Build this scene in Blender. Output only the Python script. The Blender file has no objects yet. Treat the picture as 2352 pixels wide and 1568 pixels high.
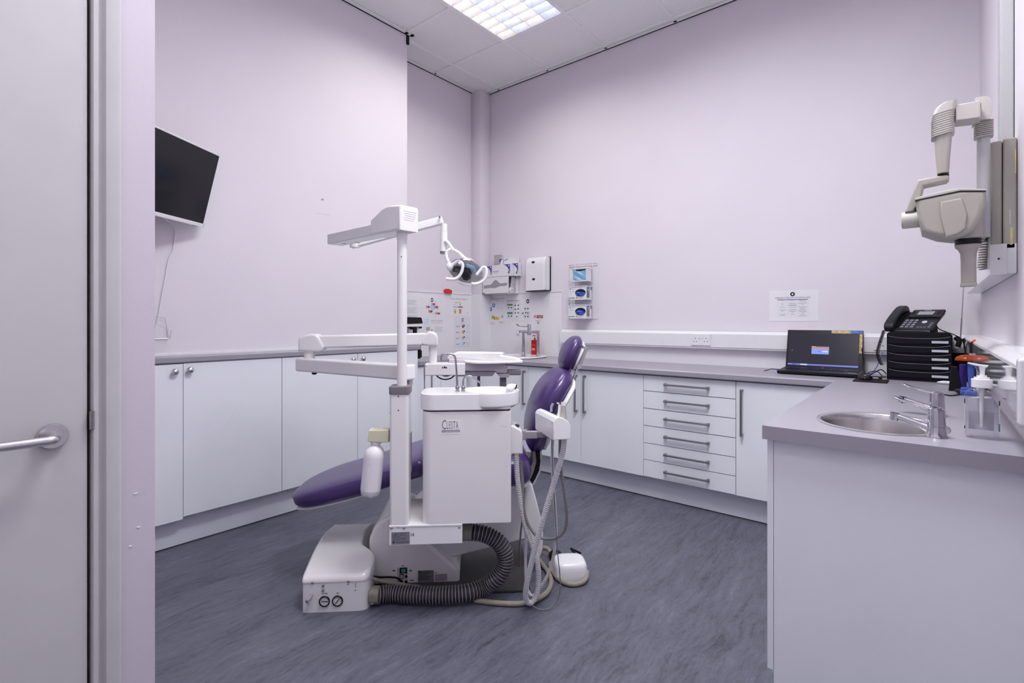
import bpy, bmesh, math, random
from mathutils import Vector, Matrix
random.seed(7)
SC = bpy.context.scene
COL = SC.collection
PI = math.pi

# ------------------------------------------------------------------ materials
def lin(c):
    return tuple((v / 12.92 if v <= 0.04045 else ((v + 0.055) / 1.055) ** 2.4) for v in c)

def rgb(r, g, b):
    return lin((r / 255, g / 255, b / 255))

def mat(name, col, rough=0.5, metal=0.0, var=0.03, scale=30.0, bump=0.0, bscale=None, coat=0.0, spec=0.5,
        trans=0.0, ior=1.45, emit=None, estr=0.0, alpha=1.0):
    m = bpy.data.materials.new(name)
    m.use_nodes = True
    nt = m.node_tree
    b = nt.nodes['Principled BSDF']
    tc = nt.nodes.new('ShaderNodeTexCoord')
    nz = nt.nodes.new('ShaderNodeTexNoise')
    nz.inputs['Scale'].default_value = scale
    nz.inputs['Detail'].default_value = 3
    nt.links.new(tc.outputs['Object'], nz.inputs['Vector'])
    if var > 0:
        rp = nt.nodes.new('ShaderNodeValToRGB')
        rp.color_ramp.elements[0].position = 0.3
        rp.color_ramp.elements[1].position = 0.7
        rp.color_ramp.elements[0].color = (*[c * (1 - var) for c in col], 1)
        rp.color_ramp.elements[1].color = (*[min(1, c * (1 + var)) for c in col], 1)
        nt.links.new(nz.outputs['Fac'], rp.inputs['Fac'])
        nt.links.new(rp.outputs['Color'], b.inputs['Base Color'])
    else:
        b.inputs['Base Color'].default_value = (*col, 1)
    b.inputs['Roughness'].default_value = rough
    b.inputs['Metallic'].default_value = metal
    b.inputs['Specular IOR Level'].default_value = spec
    b.inputs['Coat Weight'].default_value = coat
    b.inputs['Coat Roughness'].default_value = 0.08
    b.inputs['Transmission Weight'].default_value = trans
    b.inputs['IOR'].default_value = ior
    b.inputs['Alpha'].default_value = alpha
    if emit:
        b.inputs['Emission Color'].default_value = (*emit, 1)
        b.inputs['Emission Strength'].default_value = estr
    if bump > 0:
        n2 = nt.nodes.new('ShaderNodeTexNoise')
        n2.inputs['Scale'].default_value = bscale or scale
        n2.inputs['Detail'].default_value = 4
        nt.links.new(tc.outputs['Object'], n2.inputs['Vector'])
        bp = nt.nodes.new('ShaderNodeBump')
        bp.inputs['Strength'].default_value = bump
        bp.inputs['Distance'].default_value = 0.002
        nt.links.new(n2.outputs['Fac'], bp.inputs['Height'])
        nt.links.new(bp.outputs['Normal'], b.inputs['Normal'])
    return m

def floor_material():
    m = bpy.data.materials.new('vinyl_floor')
    m.use_nodes = True
    nt = m.node_tree
    b = nt.nodes['Principled BSDF']
    tc = nt.nodes.new('ShaderNodeTexCoord')
    # slight wobble so the streaks are not ruler straight
    wob = nt.nodes.new('ShaderNodeTexNoise'); wob.inputs['Scale'].default_value = 4.0
    nt.links.new(tc.outputs['Object'], wob.inputs['Vector'])
    mixv = nt.nodes.new('ShaderNodeMixRGB'); mixv.blend_type = 'ADD'; mixv.inputs['Fac'].default_value = 0.09
    nt.links.new(tc.outputs['Object'], mixv.inputs['Color1']); nt.links.new(wob.outputs['Color'], mixv.inputs['Color2'])
    def streak(sx, sy, detail, rough, rot=0.03):
        mp = nt.nodes.new('ShaderNodeMapping')
        mp.inputs['Scale'].default_value = (sx, sy, 1)
        mp.inputs['Rotation'].default_value = (0, 0, rot)
        nz = nt.nodes.new('ShaderNodeTexNoise')
        nz.inputs['Scale'].default_value = 1.0
        nz.inputs['Detail'].default_value = detail
        nz.inputs['Roughness'].default_value = rough
        nt.links.new(mixv.outputs['Color'], mp.inputs['Vector'])
        nt.links.new(mp.outputs['Vector'], nz.inputs['Vector'])
        return nz
    a = streak(36, 5.2, 9, 0.74, 0.05)
    c = streak(105, 30, 8, 0.80, -0.02)
    d = streak(6, 1.0, 4, 0.65, 0.08)
    add = nt.nodes.new('ShaderNodeMixRGB'); add.inputs['Fac'].default_value = 0.42
    nt.links.new(a.outputs['Fac'], add.inputs['Color1']); nt.links.new(c.outputs['Fac'], add.inputs['Color2'])
    add2 = nt.nodes.new('ShaderNodeMixRGB'); add2.inputs['Fac'].default_value = 0.25
    nt.links.new(add.outputs['Color'], add2.inputs['Color1']); nt.links.new(d.outputs['Fac'], add2.inputs['Color2'])
    rp = nt.nodes.new('ShaderNodeValToRGB')
    e = rp.color_ramp.elements
    e[0].position = 0.36; e[0].color = (*FLOOR_DARK, 1)
    e[1].position = 0.67; e[1].color = (*FLOOR_LIGHT, 1)
    k = rp.color_ramp.elements.new(0.47); k.color = (*FLOOR_MID, 1)
    k = rp.color_ramp.elements.new(0.55); k.color = (*[v * 1.30 for v in FLOOR_MID], 1)
    nt.links.new(add2.outputs['Color'], rp.inputs['Fac'])
    nt.links.new(rp.outputs['Color'], b.inputs['Base Color'])
    b.inputs['Roughness'].default_value = 0.42
    b.inputs['Specular IOR Level'].default_value = 0.35
    bp = nt.nodes.new('ShaderNodeBump'); bp.inputs['Strength'].default_value = 0.12; bp.inputs['Distance'].default_value = 0.001
    nt.links.new(c.outputs['Fac'], bp.inputs['Height']); nt.links.new(bp.outputs['Normal'], b.inputs['Normal'])
    return m

FLOOR_DARK = (0.030, 0.032, 0.046)
FLOOR_MID = (0.100, 0.104, 0.138)
FLOOR_LIGHT = (0.230, 0.233, 0.285)

WALL = mat('lilac_paint', (0.735, 0.689, 0.752), 0.55, var=0.012, scale=2.5, bump=0.12, bscale=160, spec=0.3)
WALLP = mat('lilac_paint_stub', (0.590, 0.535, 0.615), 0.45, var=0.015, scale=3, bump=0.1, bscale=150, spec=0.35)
CEIL = mat('ceiling_tile', (0.900, 0.888, 0.900), 0.9, var=0.02, scale=60, bump=0.1, bscale=300, spec=0.1)
TBAR = mat('ceiling_bar_white', (0.910, 0.900, 0.912), 0.5, var=0.01)
GAPSHADE = mat('gap_shade_black', (0.012, 0.011, 0.014), 0.9, var=0.0)  # black colour in place of the shade inside gaps and the ceiling void
CAB = mat('cabinet_white', (0.845, 0.862, 0.915), 0.28, var=0.012, scale=4, spec=0.5)
CABIN = mat('carcass_white', (0.55, 0.55, 0.60), 0.5, var=0.01)
PLINTH = mat('plinth_white', (0.760, 0.768, 0.840), 0.4, var=0.02, scale=6)
WORK = mat('worktop_grey', (0.330, 0.315, 0.365), 0.33, var=0.10, scale=900, spec=0.5)
PANEL = mat('hygienic_cladding', (0.800, 0.790, 0.835), 0.22, var=0.008, spec=0.5)
PVC = mat('white_pvc', (0.760, 0.750, 0.785), 0.16, var=0.01, spec=0.55)
DOORP = mat('door_paint', (0.540, 0.530, 0.550), 0.42, var=0.02, scale=8, bump=0.06, bscale=90)
FRAMEP = mat('frame_paint', (0.535, 0.520, 0.535), 0.4, var=0.03, scale=10, bump=0.08, bscale=60)
STEEL = mat('brushed_steel', (0.62, 0.60, 0.63), 0.28, 1.0, var=0.04, scale=120)
CHROME = mat('chrome', (0.60, 0.60, 0.64), 0.06, 1.0, var=0.0)
PIPE = mat('dull_chrome', (0.42, 0.41, 0.44), 0.16, 1.0, var=0.0)
SINKST = mat('sink_steel', (0.70, 0.68, 0.68), 0.22, 1.0, var=0.03, scale=200)
DKSTEEL = mat('pewter_handle', (0.34, 0.33, 0.34), 0.32, 1.0, var=0.05, scale=100)
DENT = mat('dental_white', (0.790, 0.775, 0.790), 0.22, var=0.012, scale=6, coat=0.3)
DENTG = mat('dental_lilac_grey', (0.500, 0.465, 0.515), 0.35, var=0.02, scale=8)
DENTW = mat('dental_bright_white', (0.820, 0.812, 0.840), 0.14, var=0.006, coat=0.4)
GREYPL = mat('grey_plastic', (0.185, 0.170, 0.195), 0.4, var=0.04, scale=40)
GREYMID = mat('mid_grey_plastic', (0.330, 0.310, 0.350), 0.4, var=0.03, scale=40)
CREAM = mat('cream_plastic', (0.640, 0.610, 0.440), 0.35, var=0.02)
PURPLE = mat('purple_vinyl', (0.053, 0.027, 0.128), 0.30, var=0.05, scale=14, bump=0.05, bscale=220, coat=0.2)
BLACK = mat('black_plastic', (0.009, 0.008, 0.011), 0.32, var=0.0, spec=0.3)
BLACKM = mat('black_matte', (0.008, 0.007, 0.010), 0.6, var=0.0, spec=0.2)
TOWERB = mat('tower_black', (0.007, 0.006, 0.012), 0.42, var=0.05, scale=200, spec=0.2)
PHONE = mat('phone_charcoal', (0.014, 0.014, 0.020), 0.34, var=0.06, scale=150, spec=0.3)
HOSEB = mat('hose_charcoal', (0.040, 0.037, 0.044), 0.4, var=0.05, scale=60)
HOSEG = mat('hose_ridge_grey', (0.26, 0.245, 0.27), 0.3, var=0.04, scale=60)
HOSEW = mat('hose_white', (0.78, 0.77, 0.80), 0.4, var=0.03, scale=40)
HOSES = mat('hose_grey', (0.24, 0.22, 0.225), 0.4, var=0.04, scale=40)
HOSEC = mat('hose_beige', (0.29, 0.265, 0.215), 0.45, var=0.04, scale=40)
OLIVE = mat('hose_fitting_khaki', (0.250, 0.235, 0.190), 0.5, var=0.04)
RUBBER = mat('floor_plate_rubber', (0.060, 0.058, 0.062), 0.5, var=0.06, scale=50)
SCREENB = mat('monitor_screen', (0.006, 0.006, 0.010), 0.10, var=0.0, spec=0.5)
XRAY = mat('xray_beige', (0.390, 0.365, 0.330), 0.40, var=0.012, scale=10)
XRAYL = mat('xray_pale', (0.520, 0.495, 0.465), 0.38, var=0.012, scale=10)
XGREY = mat('xray_tube_grey', (0.450, 0.440, 0.465), 0.3, var=0.012, scale=10)
STAINY = mat('glue_stain', (0.62, 0.52, 0.24), 0.6, var=0.1, scale=60)
PAPER = mat('paper_white', (0.770, 0.765, 0.805), 0.6, var=0.006, spec=0.3)
PAPERL = mat('laminated_paper', (0.740, 0.735, 0.790), 0.15, var=0.006, spec=0.5)
INK = mat('ink_black', (0.012, 0.012, 0.016), 0.6, var=0.0)
INKG = mat('ink_grey', (0.30, 0.30, 0.35), 0.6, var=0.0)
INKL = mat('ink_pale', (0.52, 0.52, 0.58), 0.6, var=0.0)
INKR = mat('ink_red', (0.42, 0.045, 0.040), 0.6, var=0.0)
INKB = mat('ink_blue', (0.06, 0.17, 0.47), 0.6, var=0.0)
INKLB = mat('ink_light_blue', (0.40, 0.60, 0.86), 0.6, var=0.0)
INKY = mat('ink_yellow', (0.70, 0.62, 0.14), 0.6, var=0.0)
INKO = mat('ink_orange', (0.70, 0.36, 0.12), 0.6, var=0.0)
INKGR = mat('ink_green', (0.10, 0.28, 0.14), 0.6, var=0.0)
INKT = mat('ink_teal', (0.06, 0.26, 0.26), 0.6, var=0.0)
INKBR = mat('ink_brown', (0.36, 0.20, 0.11), 0.6, var=0.0)
INKP = mat('ink_purple', (0.115, 0.045, 0.330), 0.5, var=0.0)
REDPL = mat('red_plastic', (0.65, 0.028, 0.012), 0.35, var=0.03)
REDLQ = mat('red_bottle', (0.50, 0.018, 0.020), 0.2, var=0.05, scale=40)
BLUEPL = mat('blue_plastic', (0.055, 0.100, 0.420), 0.35, var=0.03)
NAVYPL = mat('indigo_plastic', (0.030, 0.010, 0.170), 0.3, var=0.03)
BLUEGL = mat('blue_glove', (0.030, 0.110, 0.560), 0.45, var=0.25, scale=60)
MASKB = mat('mask_blue', (0.33, 0.60, 0.83), 0.7, var=0.10, scale=60)
KHAKI = mat('old_box', (0.42, 0.40, 0.36), 0.6, var=0.2, scale=40)
AMBER = mat('amber_shield', (0.42, 0.060, 0.006), 0.12, var=0.0, trans=0.35, ior=1.3)
def clear(name, tint, gloss=0.9, base=0.04):
    """thin clear plastic: see-through, mirror-like towards its edges"""
    m = bpy.data.materials.new(name); m.use_nodes = True
    nt = m.node_tree; nt.nodes.remove(nt.nodes['Principled BSDF'])
    o = nt.nodes['Material Output']; mx = nt.nodes.new('ShaderNodeMixShader')
    tr_ = nt.nodes.new('ShaderNodeBsdfTransparent'); tr_.inputs['Color'].default_value = (*tint, 1)
    gl = nt.nodes.new('ShaderNodeBsdfGlossy'); gl.inputs['Roughness'].default_value = 0.05; gl.inputs['Color'].default_value = (gloss, gloss, gloss, 1)
    lw = nt.nodes.new('ShaderNodeLayerWeight'); lw.inputs['Blend'].default_value = 0.5
    pw = nt.nodes.new('ShaderNodeMath'); pw.operation = 'POWER'; pw.inputs[1].default_value = 3.0
    ml = nt.nodes.new('ShaderNodeMath'); ml.operation = 'MULTIPLY_ADD'; ml.inputs[1].default_value = 0.35; ml.inputs[2].default_value = base
    nt.links.new(lw.outputs['Facing'], pw.inputs[0]); nt.links.new(pw.outputs[0], ml.inputs[0]); nt.links.new(ml.outputs[0], mx.inputs['Fac'])
    nt.links.new(tr_.outputs['BSDF'], mx.inputs[1]); nt.links.new(gl.outputs['BSDF'], mx.inputs[2])
    nt.links.new(mx.outputs['Shader'], o.inputs['Surface'])
    return m
CLEAR = clear('clear_plastic', (0.97, 0.97, 0.985))
GEL = clear('clear_gel', (0.955, 0.95, 0.97), base=0.02)
BOTTLEW = mat('milky_bottle', (0.800, 0.785, 0.815), 0.35, var=0.01)
GREENLBL = mat('green_label', (0.05, 0.22, 0.16), 0.5, var=0.0)
PLATE = mat('metal_nameplate', (0.34, 0.33, 0.37), 0.35, 0.6, var=0.03)
DIAL = mat('dial_face', (0.75, 0.75, 0.76), 0.5, var=0.0)
LCD = mat('grey_lcd', (0.30, 0.30, 0.36), 0.3, var=0.0)
LABELW = mat('label_white', (0.55, 0.60, 0.66), 0.5, var=0.0)
LIDSK = mat('lid_skin', (0.50, 0.36, 0.16), 0.4, var=0.5, scale=90)
LIDSB = mat('lid_skin_blue', (0.05, 0.13, 0.40), 0.4, var=0.4, scale=90)
SCR_BG = mat('laptop_screen', (0.006, 0.006, 0.008), 0.18, var=0.0, spec=0.2, emit=rgb(46, 44, 56), estr=1.0)
SCR_BAR = mat('laptop_taskbar', (0.01, 0.01, 0.02), 0.12, var=0.0, emit=rgb(120, 130, 225), estr=1.0)
SCR_WIN = mat('laptop_dialog', (0.01, 0.01, 0.02), 0.12, var=0.0, emit=rgb(140, 160, 240), estr=1.0)
SCR_OR = mat('laptop_dialog_orange', (0.01, 0.01, 0.02), 0.12, var=0.0, emit=rgb(215, 140, 70), estr=1.0)
SCR_WH = mat('laptop_dialog_white', (0.01, 0.01, 0.02), 0.12, var=0.0, emit=rgb(225, 232, 250), estr=1.0)
LOUV = mat('louvre_aluminium', (0.86, 0.85, 0.87), 0.30, 0.0, var=0.01, coat=0.3)
TUBEW = mat('lamp_tube_warm', (0.9, 0.9, 0.9), 0.4, var=0.0, emit=(1.0, 0.90, 0.74), estr=1.0)
TUBEC = mat('lamp_tube_cool', (0.9, 0.9, 0.9), 0.4, var=0.0, emit=(0.62, 0.76, 1.0), estr=1.0)

# ------------------------------------------------------------------ mesh builder
class MB:
    """Collects shapes (each with its own material) into ONE mesh."""
    def __init__(s, m=None):
        s.bm = bmesh.new(); s.mats = []; s.cur = m
    def idx(s, m):
        m = m or s.cur
        if m not in s.mats: s.mats.append(m)
        return s.mats.index(m)
    def add(s, t, m=None, M=None):
        i = s.idx(m)
        vm = {}
        for v in t.verts:
            vm[v] = s.bm.verts.new(M @ v.co if M else v.co)
        for f in t.faces:
            try:
                nf = s.bm.faces.new([vm[v] for v in f.verts]); nf.material_index = i
            except ValueError:
                pass
        t.free()
        return s
    def box(s, x0, x1, y0, y1, z0, z1, m=None, bev=0.0, seg=2, M=None):
        t = bmesh.new()
        bmesh.ops.create_cube(t, size=1.0)
        for v in t.verts:
            v.co = Vector(((x0 + x1) / 2 + v.co.x * (x1 - x0), (y0 + y1) / 2 + v.co.y * (y1 - y0), (z0 + z1) / 2 + v.co.z * (z1 - z0)))
        if bev > 0:
            bmesh.ops.bevel(t, geom=t.edges[:], offset=bev, segments=seg, profile=0.5, affect='EDGES', clamp_overlap=True)
        return s.add(t, m, M)
    def prism(s, pts, ax, a0, a1, m=None, bev=0.0, seg=2, M=None):
        """polygon pts extruded along axis ax ('x': (y,z), 'y': (x,z), 'z': (x,y))"""
        t = bmesh.new()
        def mk(p, a):
            if ax == 'x': return Vector((a, p[0], p[1]))
            if ax == 'y': return Vector((p[0], a, p[1]))
            return Vector((p[0], p[1], a))
        lo = [t.verts.new(mk(p, a0)) for p in pts]; hi = [t.verts.new(mk(p, a1)) for p in pts]
        n = len(pts)
        f0 = t.faces.new(lo); f1 = t.faces.new(hi[::-1])
        for i in range(n):
            t.faces.new((lo[i], hi[i], hi[(i + 1) % n], lo[(i + 1) % n]))
        bmesh.ops.recalc_face_normals(t, faces=t.faces[:])
        if bev > 0:
            es = [e for e in t.edges if (e.verts[0] in lo) == (e.verts[1] in lo)]
            bmesh.ops.bevel(t, geom=es, offset=bev, segments=seg, profile=0.5, affect='EDGES', clamp_overlap=True)
        return s.add(t, m, M)
    def loft(s, rings, m=None, cap=True, M=None, closed=True):
        t = bmesh.new()
        R = [[t.verts.new(Vector(p)) for p in r] for r in rings]
        n = len(R[0])
        for a, b in zip(R, R[1:]):
            for i in range(n if closed else n - 1):
                t.faces.new((a[i], a[(i + 1) % n], b[(i + 1) % n], b[i]))
        if cap:
            t.faces.new(R[0][::-1]); t.faces.new(R[-1])
        bmesh.ops.recalc_face_normals(t, faces=t.faces[:])
        return s.add(t, m, M)
    def lathe(s, prof, c=(0, 0, 0), ax=(0, 0, 1), seg=24, m=None, sx=1.0, sy=1.0, cap=True, M=None):
        """profile [(r, h)...] spun round axis ax through c; sx, sy squash it to an ellipse"""
        q = Vector(ax).normalized().to_track_quat('Z', 'Y').to_matrix().to_4x4()
        T = Matrix.Translation(c) @ q
        rings = []
        for r, h in prof:
            rings.append([T @ Vector((max(r, 1e-5) * sx * math.cos(2 * PI * k / seg), max(r, 1e-5) * sy * math.sin(2 * PI * k / seg), h)) for k in range(seg)])
        return s.loft(rings, m, cap, M)
    def cyl(s, p, q, r, m=None, r2=None, seg=20, bev=0.0):
        p, q = Vector(p), Vector(q); L = (q - p).length
        r2 = r if r2 is None else r2
        prof = [(r, 0), (r2, L)] if bev <= 0 else [(r - bev, 0), (r, bev), (r2, L - bev), (r2 - bev, L)]
        return s.lathe(prof, p, q - p, seg, m)
    def tube(s, pts, r, m=None, seg=10, res=8, ridges=None, smooth=True, m2=None, band=0):
        """round tube along a smooth path; ridges=(pitch, depth) makes a corrugated hose"""
        P = path(pts, res) if smooth else [Vector(p) for p in pts]
        if ridges:
            pitch, depth = ridges
            P, R = resample(P, pitch / 4), []
            R = [r - (depth if k % 4 in (0, 1) else 0) for k in range(len(P))]
        else:
            R = [r] * len(P) if not callable(r) else [r(k / (len(P) - 1)) for k in range(len(P))]
        t = bmesh.new(); rings = []
        up = None
        for k, p in enumerate(P):
            d = (P[min(k + 1, len(P) - 1)] - P[max(k - 1, 0)])
            if d.length < 1e-9: d = Vector((0, 0, 1))
            d.normalize()
            if up is None:
                up = Vector((0, 0, 1)) if abs(d.z) < 0.9 else Vector((1, 0, 0))
            sd = d.cross(up)
            if sd.length < 1e-6: sd = d.cross(Vector((0.3, 0.7, 0.2)))
            sd.normalize(); up = sd.cross(d).normalized()
            rings.append([t.verts.new(p + R[k] * (math.cos(2 * PI * i / seg) * sd + math.sin(2 * PI * i / seg) * up)) for i in range(seg)])
        fs = []
        for k, (a, b) in enumerate(zip(rings, rings[1:])):
            for i in range(seg):
                f = t.faces.new((a[i], a[(i + 1) % seg], b[(i + 1) % seg], b[i])); fs.append((f, k))
        t.faces.new(rings[0][::-1]); t.faces.new(rings[-1])
        bmesh.ops.recalc_face_normals(t, faces=t.faces[:])
        if ridges and m2:
            i1, i2 = s.idx(m), s.idx(m2)
            lo = {id(f) for f, k in fs if k % 4 == band}
            vm = {v: s.bm.verts.new(v.co) for v in t.verts}
            for f in t.faces:
                nf = s.bm.faces.new([vm[v] for v in f.verts]); nf.material_index = i1 if id(f) in lo else i2
            t.free(); return s
        return s.add(t, m)
    def ell(s, c, r, m=None, seg=20, rings=12, M=None):
        t = bmesh.new()
        bmesh.ops.create_uvsphere(t, u_segments=seg, v_segments=rings, radius=1.0)
        for v in t.verts:
            v.co = Vector((c[0] + v.co.x * r[0], c[1] + v.co.y * r[1], c[2] + v.co.z * r[2]))
        return s.add(t, m, M)
    def text(s, body, M, size, m=None, ext=0.0004, align='LEFT', width=1.0, gap=1.0):
        cu = bpy.data.curves.new('lettering', 'FONT')
        cu.body = body; cu.size = size; cu.align_x = align; cu.extrude = ext; cu.resolution_u = 2; cu.space_character = gap
        ob = bpy.data.objects.new('lettering', cu); COL.objects.link(ob)
        dg = bpy.context.evaluated_depsgraph_get()
        me = bpy.data.meshes.new_from_object(ob.evaluated_get(dg))
        t = bmesh.new(); t.from_mesh(me)
        if width != 1.0:
            for v in t.verts: v.co.x *= width
        s.add(t, m, M)
        bpy.data.objects.remove(ob); bpy.data.curves.remove(cu); bpy.data.meshes.remove(me)
        return s

def path(pts, res=8):
    P = [Vector(p) for p in pts]
    if len(P) < 3: return P
    out = []
    E = [2 * P[0] - P[1]] + P + [2 * P[-1] - P[-2]]
    for i in range(1, len(E) - 2):
        a, b, c, d = E[i - 1], E[i], E[i + 1], E[i + 2]
        for k in range(res):
            u = k / res
            out.append(0.5 * ((2 * b) + (c - a) * u + (2 * a - 5 * b + 4 * c - d) * u * u + (3 * b - a - 3 * c + d) * u ** 3))
    out.append(P[-1])
    return out

def resample(P, step):
    out = [P[0].copy()]; acc = 0.0
    for a, b in zip(P, P[1:]):
        L = (b - a).length
        while acc + L >= step:
            u = (step - acc) / L
            a = a.lerp(b, u); L = (b - a).length; acc = 0.0
            out.append(a.copy())
        acc += L
    return out

def rrect(x0, x1, y0, y1, r, n=5):
    """rounded rectangle outline; r one radius or four (x0y0, x1y0, x1y1, x0y1)"""
    rs = [r] * 4 if not isinstance(r, (list, tuple)) else r
    cs = [(x0, y0, 1, 1, PI), (x1, y0, -1, 1, 1.5 * PI), (x1, y1, -1, -1, 0), (x0, y1, 1, -1, 0.5 * PI)]
    out = []
    for (cx, cy, sx, sy, a0), rr in zip(cs, rs):
        if rr <= 0: out.append((cx, cy)); continue
        for k in range(n + 1):
            a = a0 + 0.5 * PI * k / n
            out.append((cx + sx * rr + rr * math.cos(a), cy + sy * rr + rr * math.sin(a)))
    return out

# ------------------------------------------------------------------ objects
OFF = {}
def root_of(o):
    while o.parent: o = o.parent
    return o

def finish(mb, name, off, ang=35):
    me = bpy.data.meshes.new(name)
    for v in mb.bm.verts: v.co = v.co - off
    bmesh.ops.recalc_face_normals(mb.bm, faces=mb.bm.faces[:]) if getattr(mb, 'recalc', False) else None
    mb.bm.to_mesh(me); mb.bm.free()
    for m in mb.mats: me.materials.append(m)
    for p in me.polygons: p.use_smooth = True
    me.set_sharp_from_angle(angle=math.radians(ang))
    return me

def thing(name, label, cat, at, frame=None, group=None):
    """an Empty at the thing's base; its parts are built in room (or chair-frame) metres"""
    o = bpy.data.objects.new(name, None)
    o.empty_display_size = 0.05
    COL.objects.link(o)
    M = (frame or Matrix.Identity(4)) @ Matrix.Translation(at)
    o.matrix_world = M
    o['label'] = label; o['category'] = cat
    if group: o['group'] = group
    OFF[o.name] = Vector(at)
    return o

def weigh(o):
    w = o.modifiers.new('even_shading', 'WEIGHTED_NORMAL'); w.keep_sharp = True; w.weight = 80

def part(name, mb, parent, label=None, ang=35):
    me = finish(mb, name, OFF[root_of(parent).name], ang)
    o = bpy.data.objects.new(name, me); COL.objects.link(o); o.parent = parent; weigh(o)
    if label: o['label'] = label
    return o

def single(name, mb, label, cat, at, frame=None, group=None, ang=35):
    """a thing that is one mesh"""
    me = finish(mb, name, Vector(at), ang)
    o = bpy.data.objects.new(name, me); COL.objects.link(o); weigh(o)
    o.matrix_world = (frame or Matrix.Identity(4)) @ Matrix.Translation(at)
    OFF[o.name] = Vector(at)
    o['label'] = label; o['category'] = cat
    if group: o['group'] = group
    return o

def struct(name, mb, label=None, ang=35):
    me = finish(mb, name, Vector((0, 0, 0)), ang)
    o = bpy.data.objects.new(name, me); COL.objects.link(o)
    o['kind'] = 'structure'; o['category'] = name.split('_')[0]
    o['label'] = label or name.replace('_', ' ')
    OFF[o.name] = Vector((0, 0, 0))
    return o

# ------------------------------------------------------------------ survey: camera and sight lines
CAM_H = 1.235                      # the photographer's eye above the floor
YAW = math.radians(39.65)
FPX, CXP, CYP = 1168.0, 1176.0, 737.0
FW = Vector((-math.sin(YAW), math.cos(YAW), 0)); RT = Vector((math.cos(YAW), math.sin(YAW), 0))
def ray(px, py):
    d = FW + RT * ((px - CXP) / FPX); d.z = -(py - CYP) / FPX
    return d
EYE = Vector((0, 0, CAM_H))
def onX(px, py, x): d = ray(px, py); return EYE + d * (x / d.x)
def onY(px, py, y): d = ray(px, py); return EYE + d * (y / d.y)
def onZ(px, py, z): d = ray(px, py); return EYE + d * ((z - CAM_H) / d.z)

cam = bpy.data.cameras.new('camera'); camo = bpy.data.objects.new('camera', cam); COL.objects.link(camo)
cam.sensor_width = 36; cam.lens = FPX * 36 / 2352; cam.shift_y = -(784 - CYP) / 2352
cam.clip_start = 0.02
camo.location = EYE; camo.rotation_euler = (PI / 2, 0, YAW)
SC.camera = camo
# lamp settings
TUBE_POWER, EXPOSURE = 4.6, 0.0
LAMP_1, LAMP_2, FILL_3, FILL_4 = 15.0, 6.0, 63.0, 13.2  # the last two drive fill fittings added out of view
SPREAD_1, SPREAD_2 = 152.0, 170.0
# ------------------------------------------------------------------ the room
XL, XA, YB, XR, ZC = -3.27, -3.60, 3.84, 0.20, 3.54
YBR = 2.62          # end of the chimney breast
XD, YD = -1.45, 0.396  # face of the door wall and its outer corner
TOPB, TOPA = 0.91, 1.043

struct('floor', MB(floor_material()).box(-3.8, 0.4, -1.4, 4.05, -0.06, 0.0), 'streaked blue grey vinyl floor')
g = MB(WALL).box(-3.75, XL, 0.30, YBR, 0, ZC + 0.1)      # with two small scuffs
p = onX(741, 459, XL)
g.box(XL - 0.001, XL + 0.001, p.y - 0.012, p.y + 0.006, p.z - 0.003, p.z + 0.003, INKG).box(XL - 0.001, XL + 0.0008, p.y - 0.006, p.y + 0.010, p.z + 0.005, p.z + 0.009, INKG)
p = onX(742, 492, XL)
g.box(XL - 0.001, XL + 0.0006, p.y - 0.05, p.y + 0.05, p.z, p.z + 0.0025, INKL)
struct('wall_left', g, 'lilac chimney breast wall behind the screen')
struct('wall_alcove', MB(WALL).box(-3.75, XA, YBR, YB + 0.15, 0, ZC + 0.1), 'lilac alcove wall beside the corner')
struct('wall_back', MB(WALL).box(XA, XR, YB, YB + 0.15, 0, ZC + 0.1), 'long lilac back wall above the worktop')
struct('wall_right', MB(WALL).box(XR, XR + 0.15, -1.4, YB + 0.15, 0, ZC + 0.1), 'lilac right wall carrying the x-ray unit')
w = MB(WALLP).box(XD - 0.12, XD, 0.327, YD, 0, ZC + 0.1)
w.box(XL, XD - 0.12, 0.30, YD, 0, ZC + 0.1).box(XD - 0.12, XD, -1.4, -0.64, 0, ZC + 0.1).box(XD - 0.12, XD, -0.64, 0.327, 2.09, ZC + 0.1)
for (a, b, s_) in ((311, 1133, 6), (318, 1210, 5), (299, 1254, 5)):
    p = onX(a, b, XD); w.box(XD - 0.001, XD + 0.0012, p.y - 0.0006 * s_, p.y + 0.0006 * s_, p.z - 0.0014, p.z + 0.0014, PAPER)
struct('wall_door', w, 'lilac wall stub beside the door')
struct('wall_rear', MB(WALL).box(XD, XR, -1.4, -1.28, 0, ZC + 0.1), 'lilac wall behind the camera')

# ceiling: 600 mm tiles lying in white bars, the fittings left open
GX = [XA, -3.337, -2.737, -2.130, -1.530, -0.930, -0.330, XR]
GY = [-1.28, -0.998, -0.398, 0.202, 0.802, 1.402, 1.996, 2.594, 3.190, 3.776, YB]
PANELS = [(2, 6), (2, 7), (4, 6), (4, 7), (5, 4), (5, 5), (5, 1), (5, 2)]     # (column, row) cells used by light fittings
c = MB(CEIL)
for i in range(len(GX) - 1):
    for j in range(len(GY) - 1):
        if (i - 0, j) in PANELS and GX[i] > -3: continue
        c.box(GX[i] + 0.004, GX[i + 1] - 0.004, GY[j] + 0.004, GY[j + 1] - 0.004, ZC + 0.006, ZC + 0.020)
c.box(-3.75, XR + 0.1, -1.4, YB + 0.1, ZC + 0.16, ZC + 0.2, GAPSHADE)
struct('ceiling', c, 'suspended ceiling of plain white tiles')
g = MB(TBAR)
for x in GX[1:-1]:
    g.box(x - 0.012, x + 0.012, -1.28, YB - 0.02, ZC - 0.003, ZC + 0.006)
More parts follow.
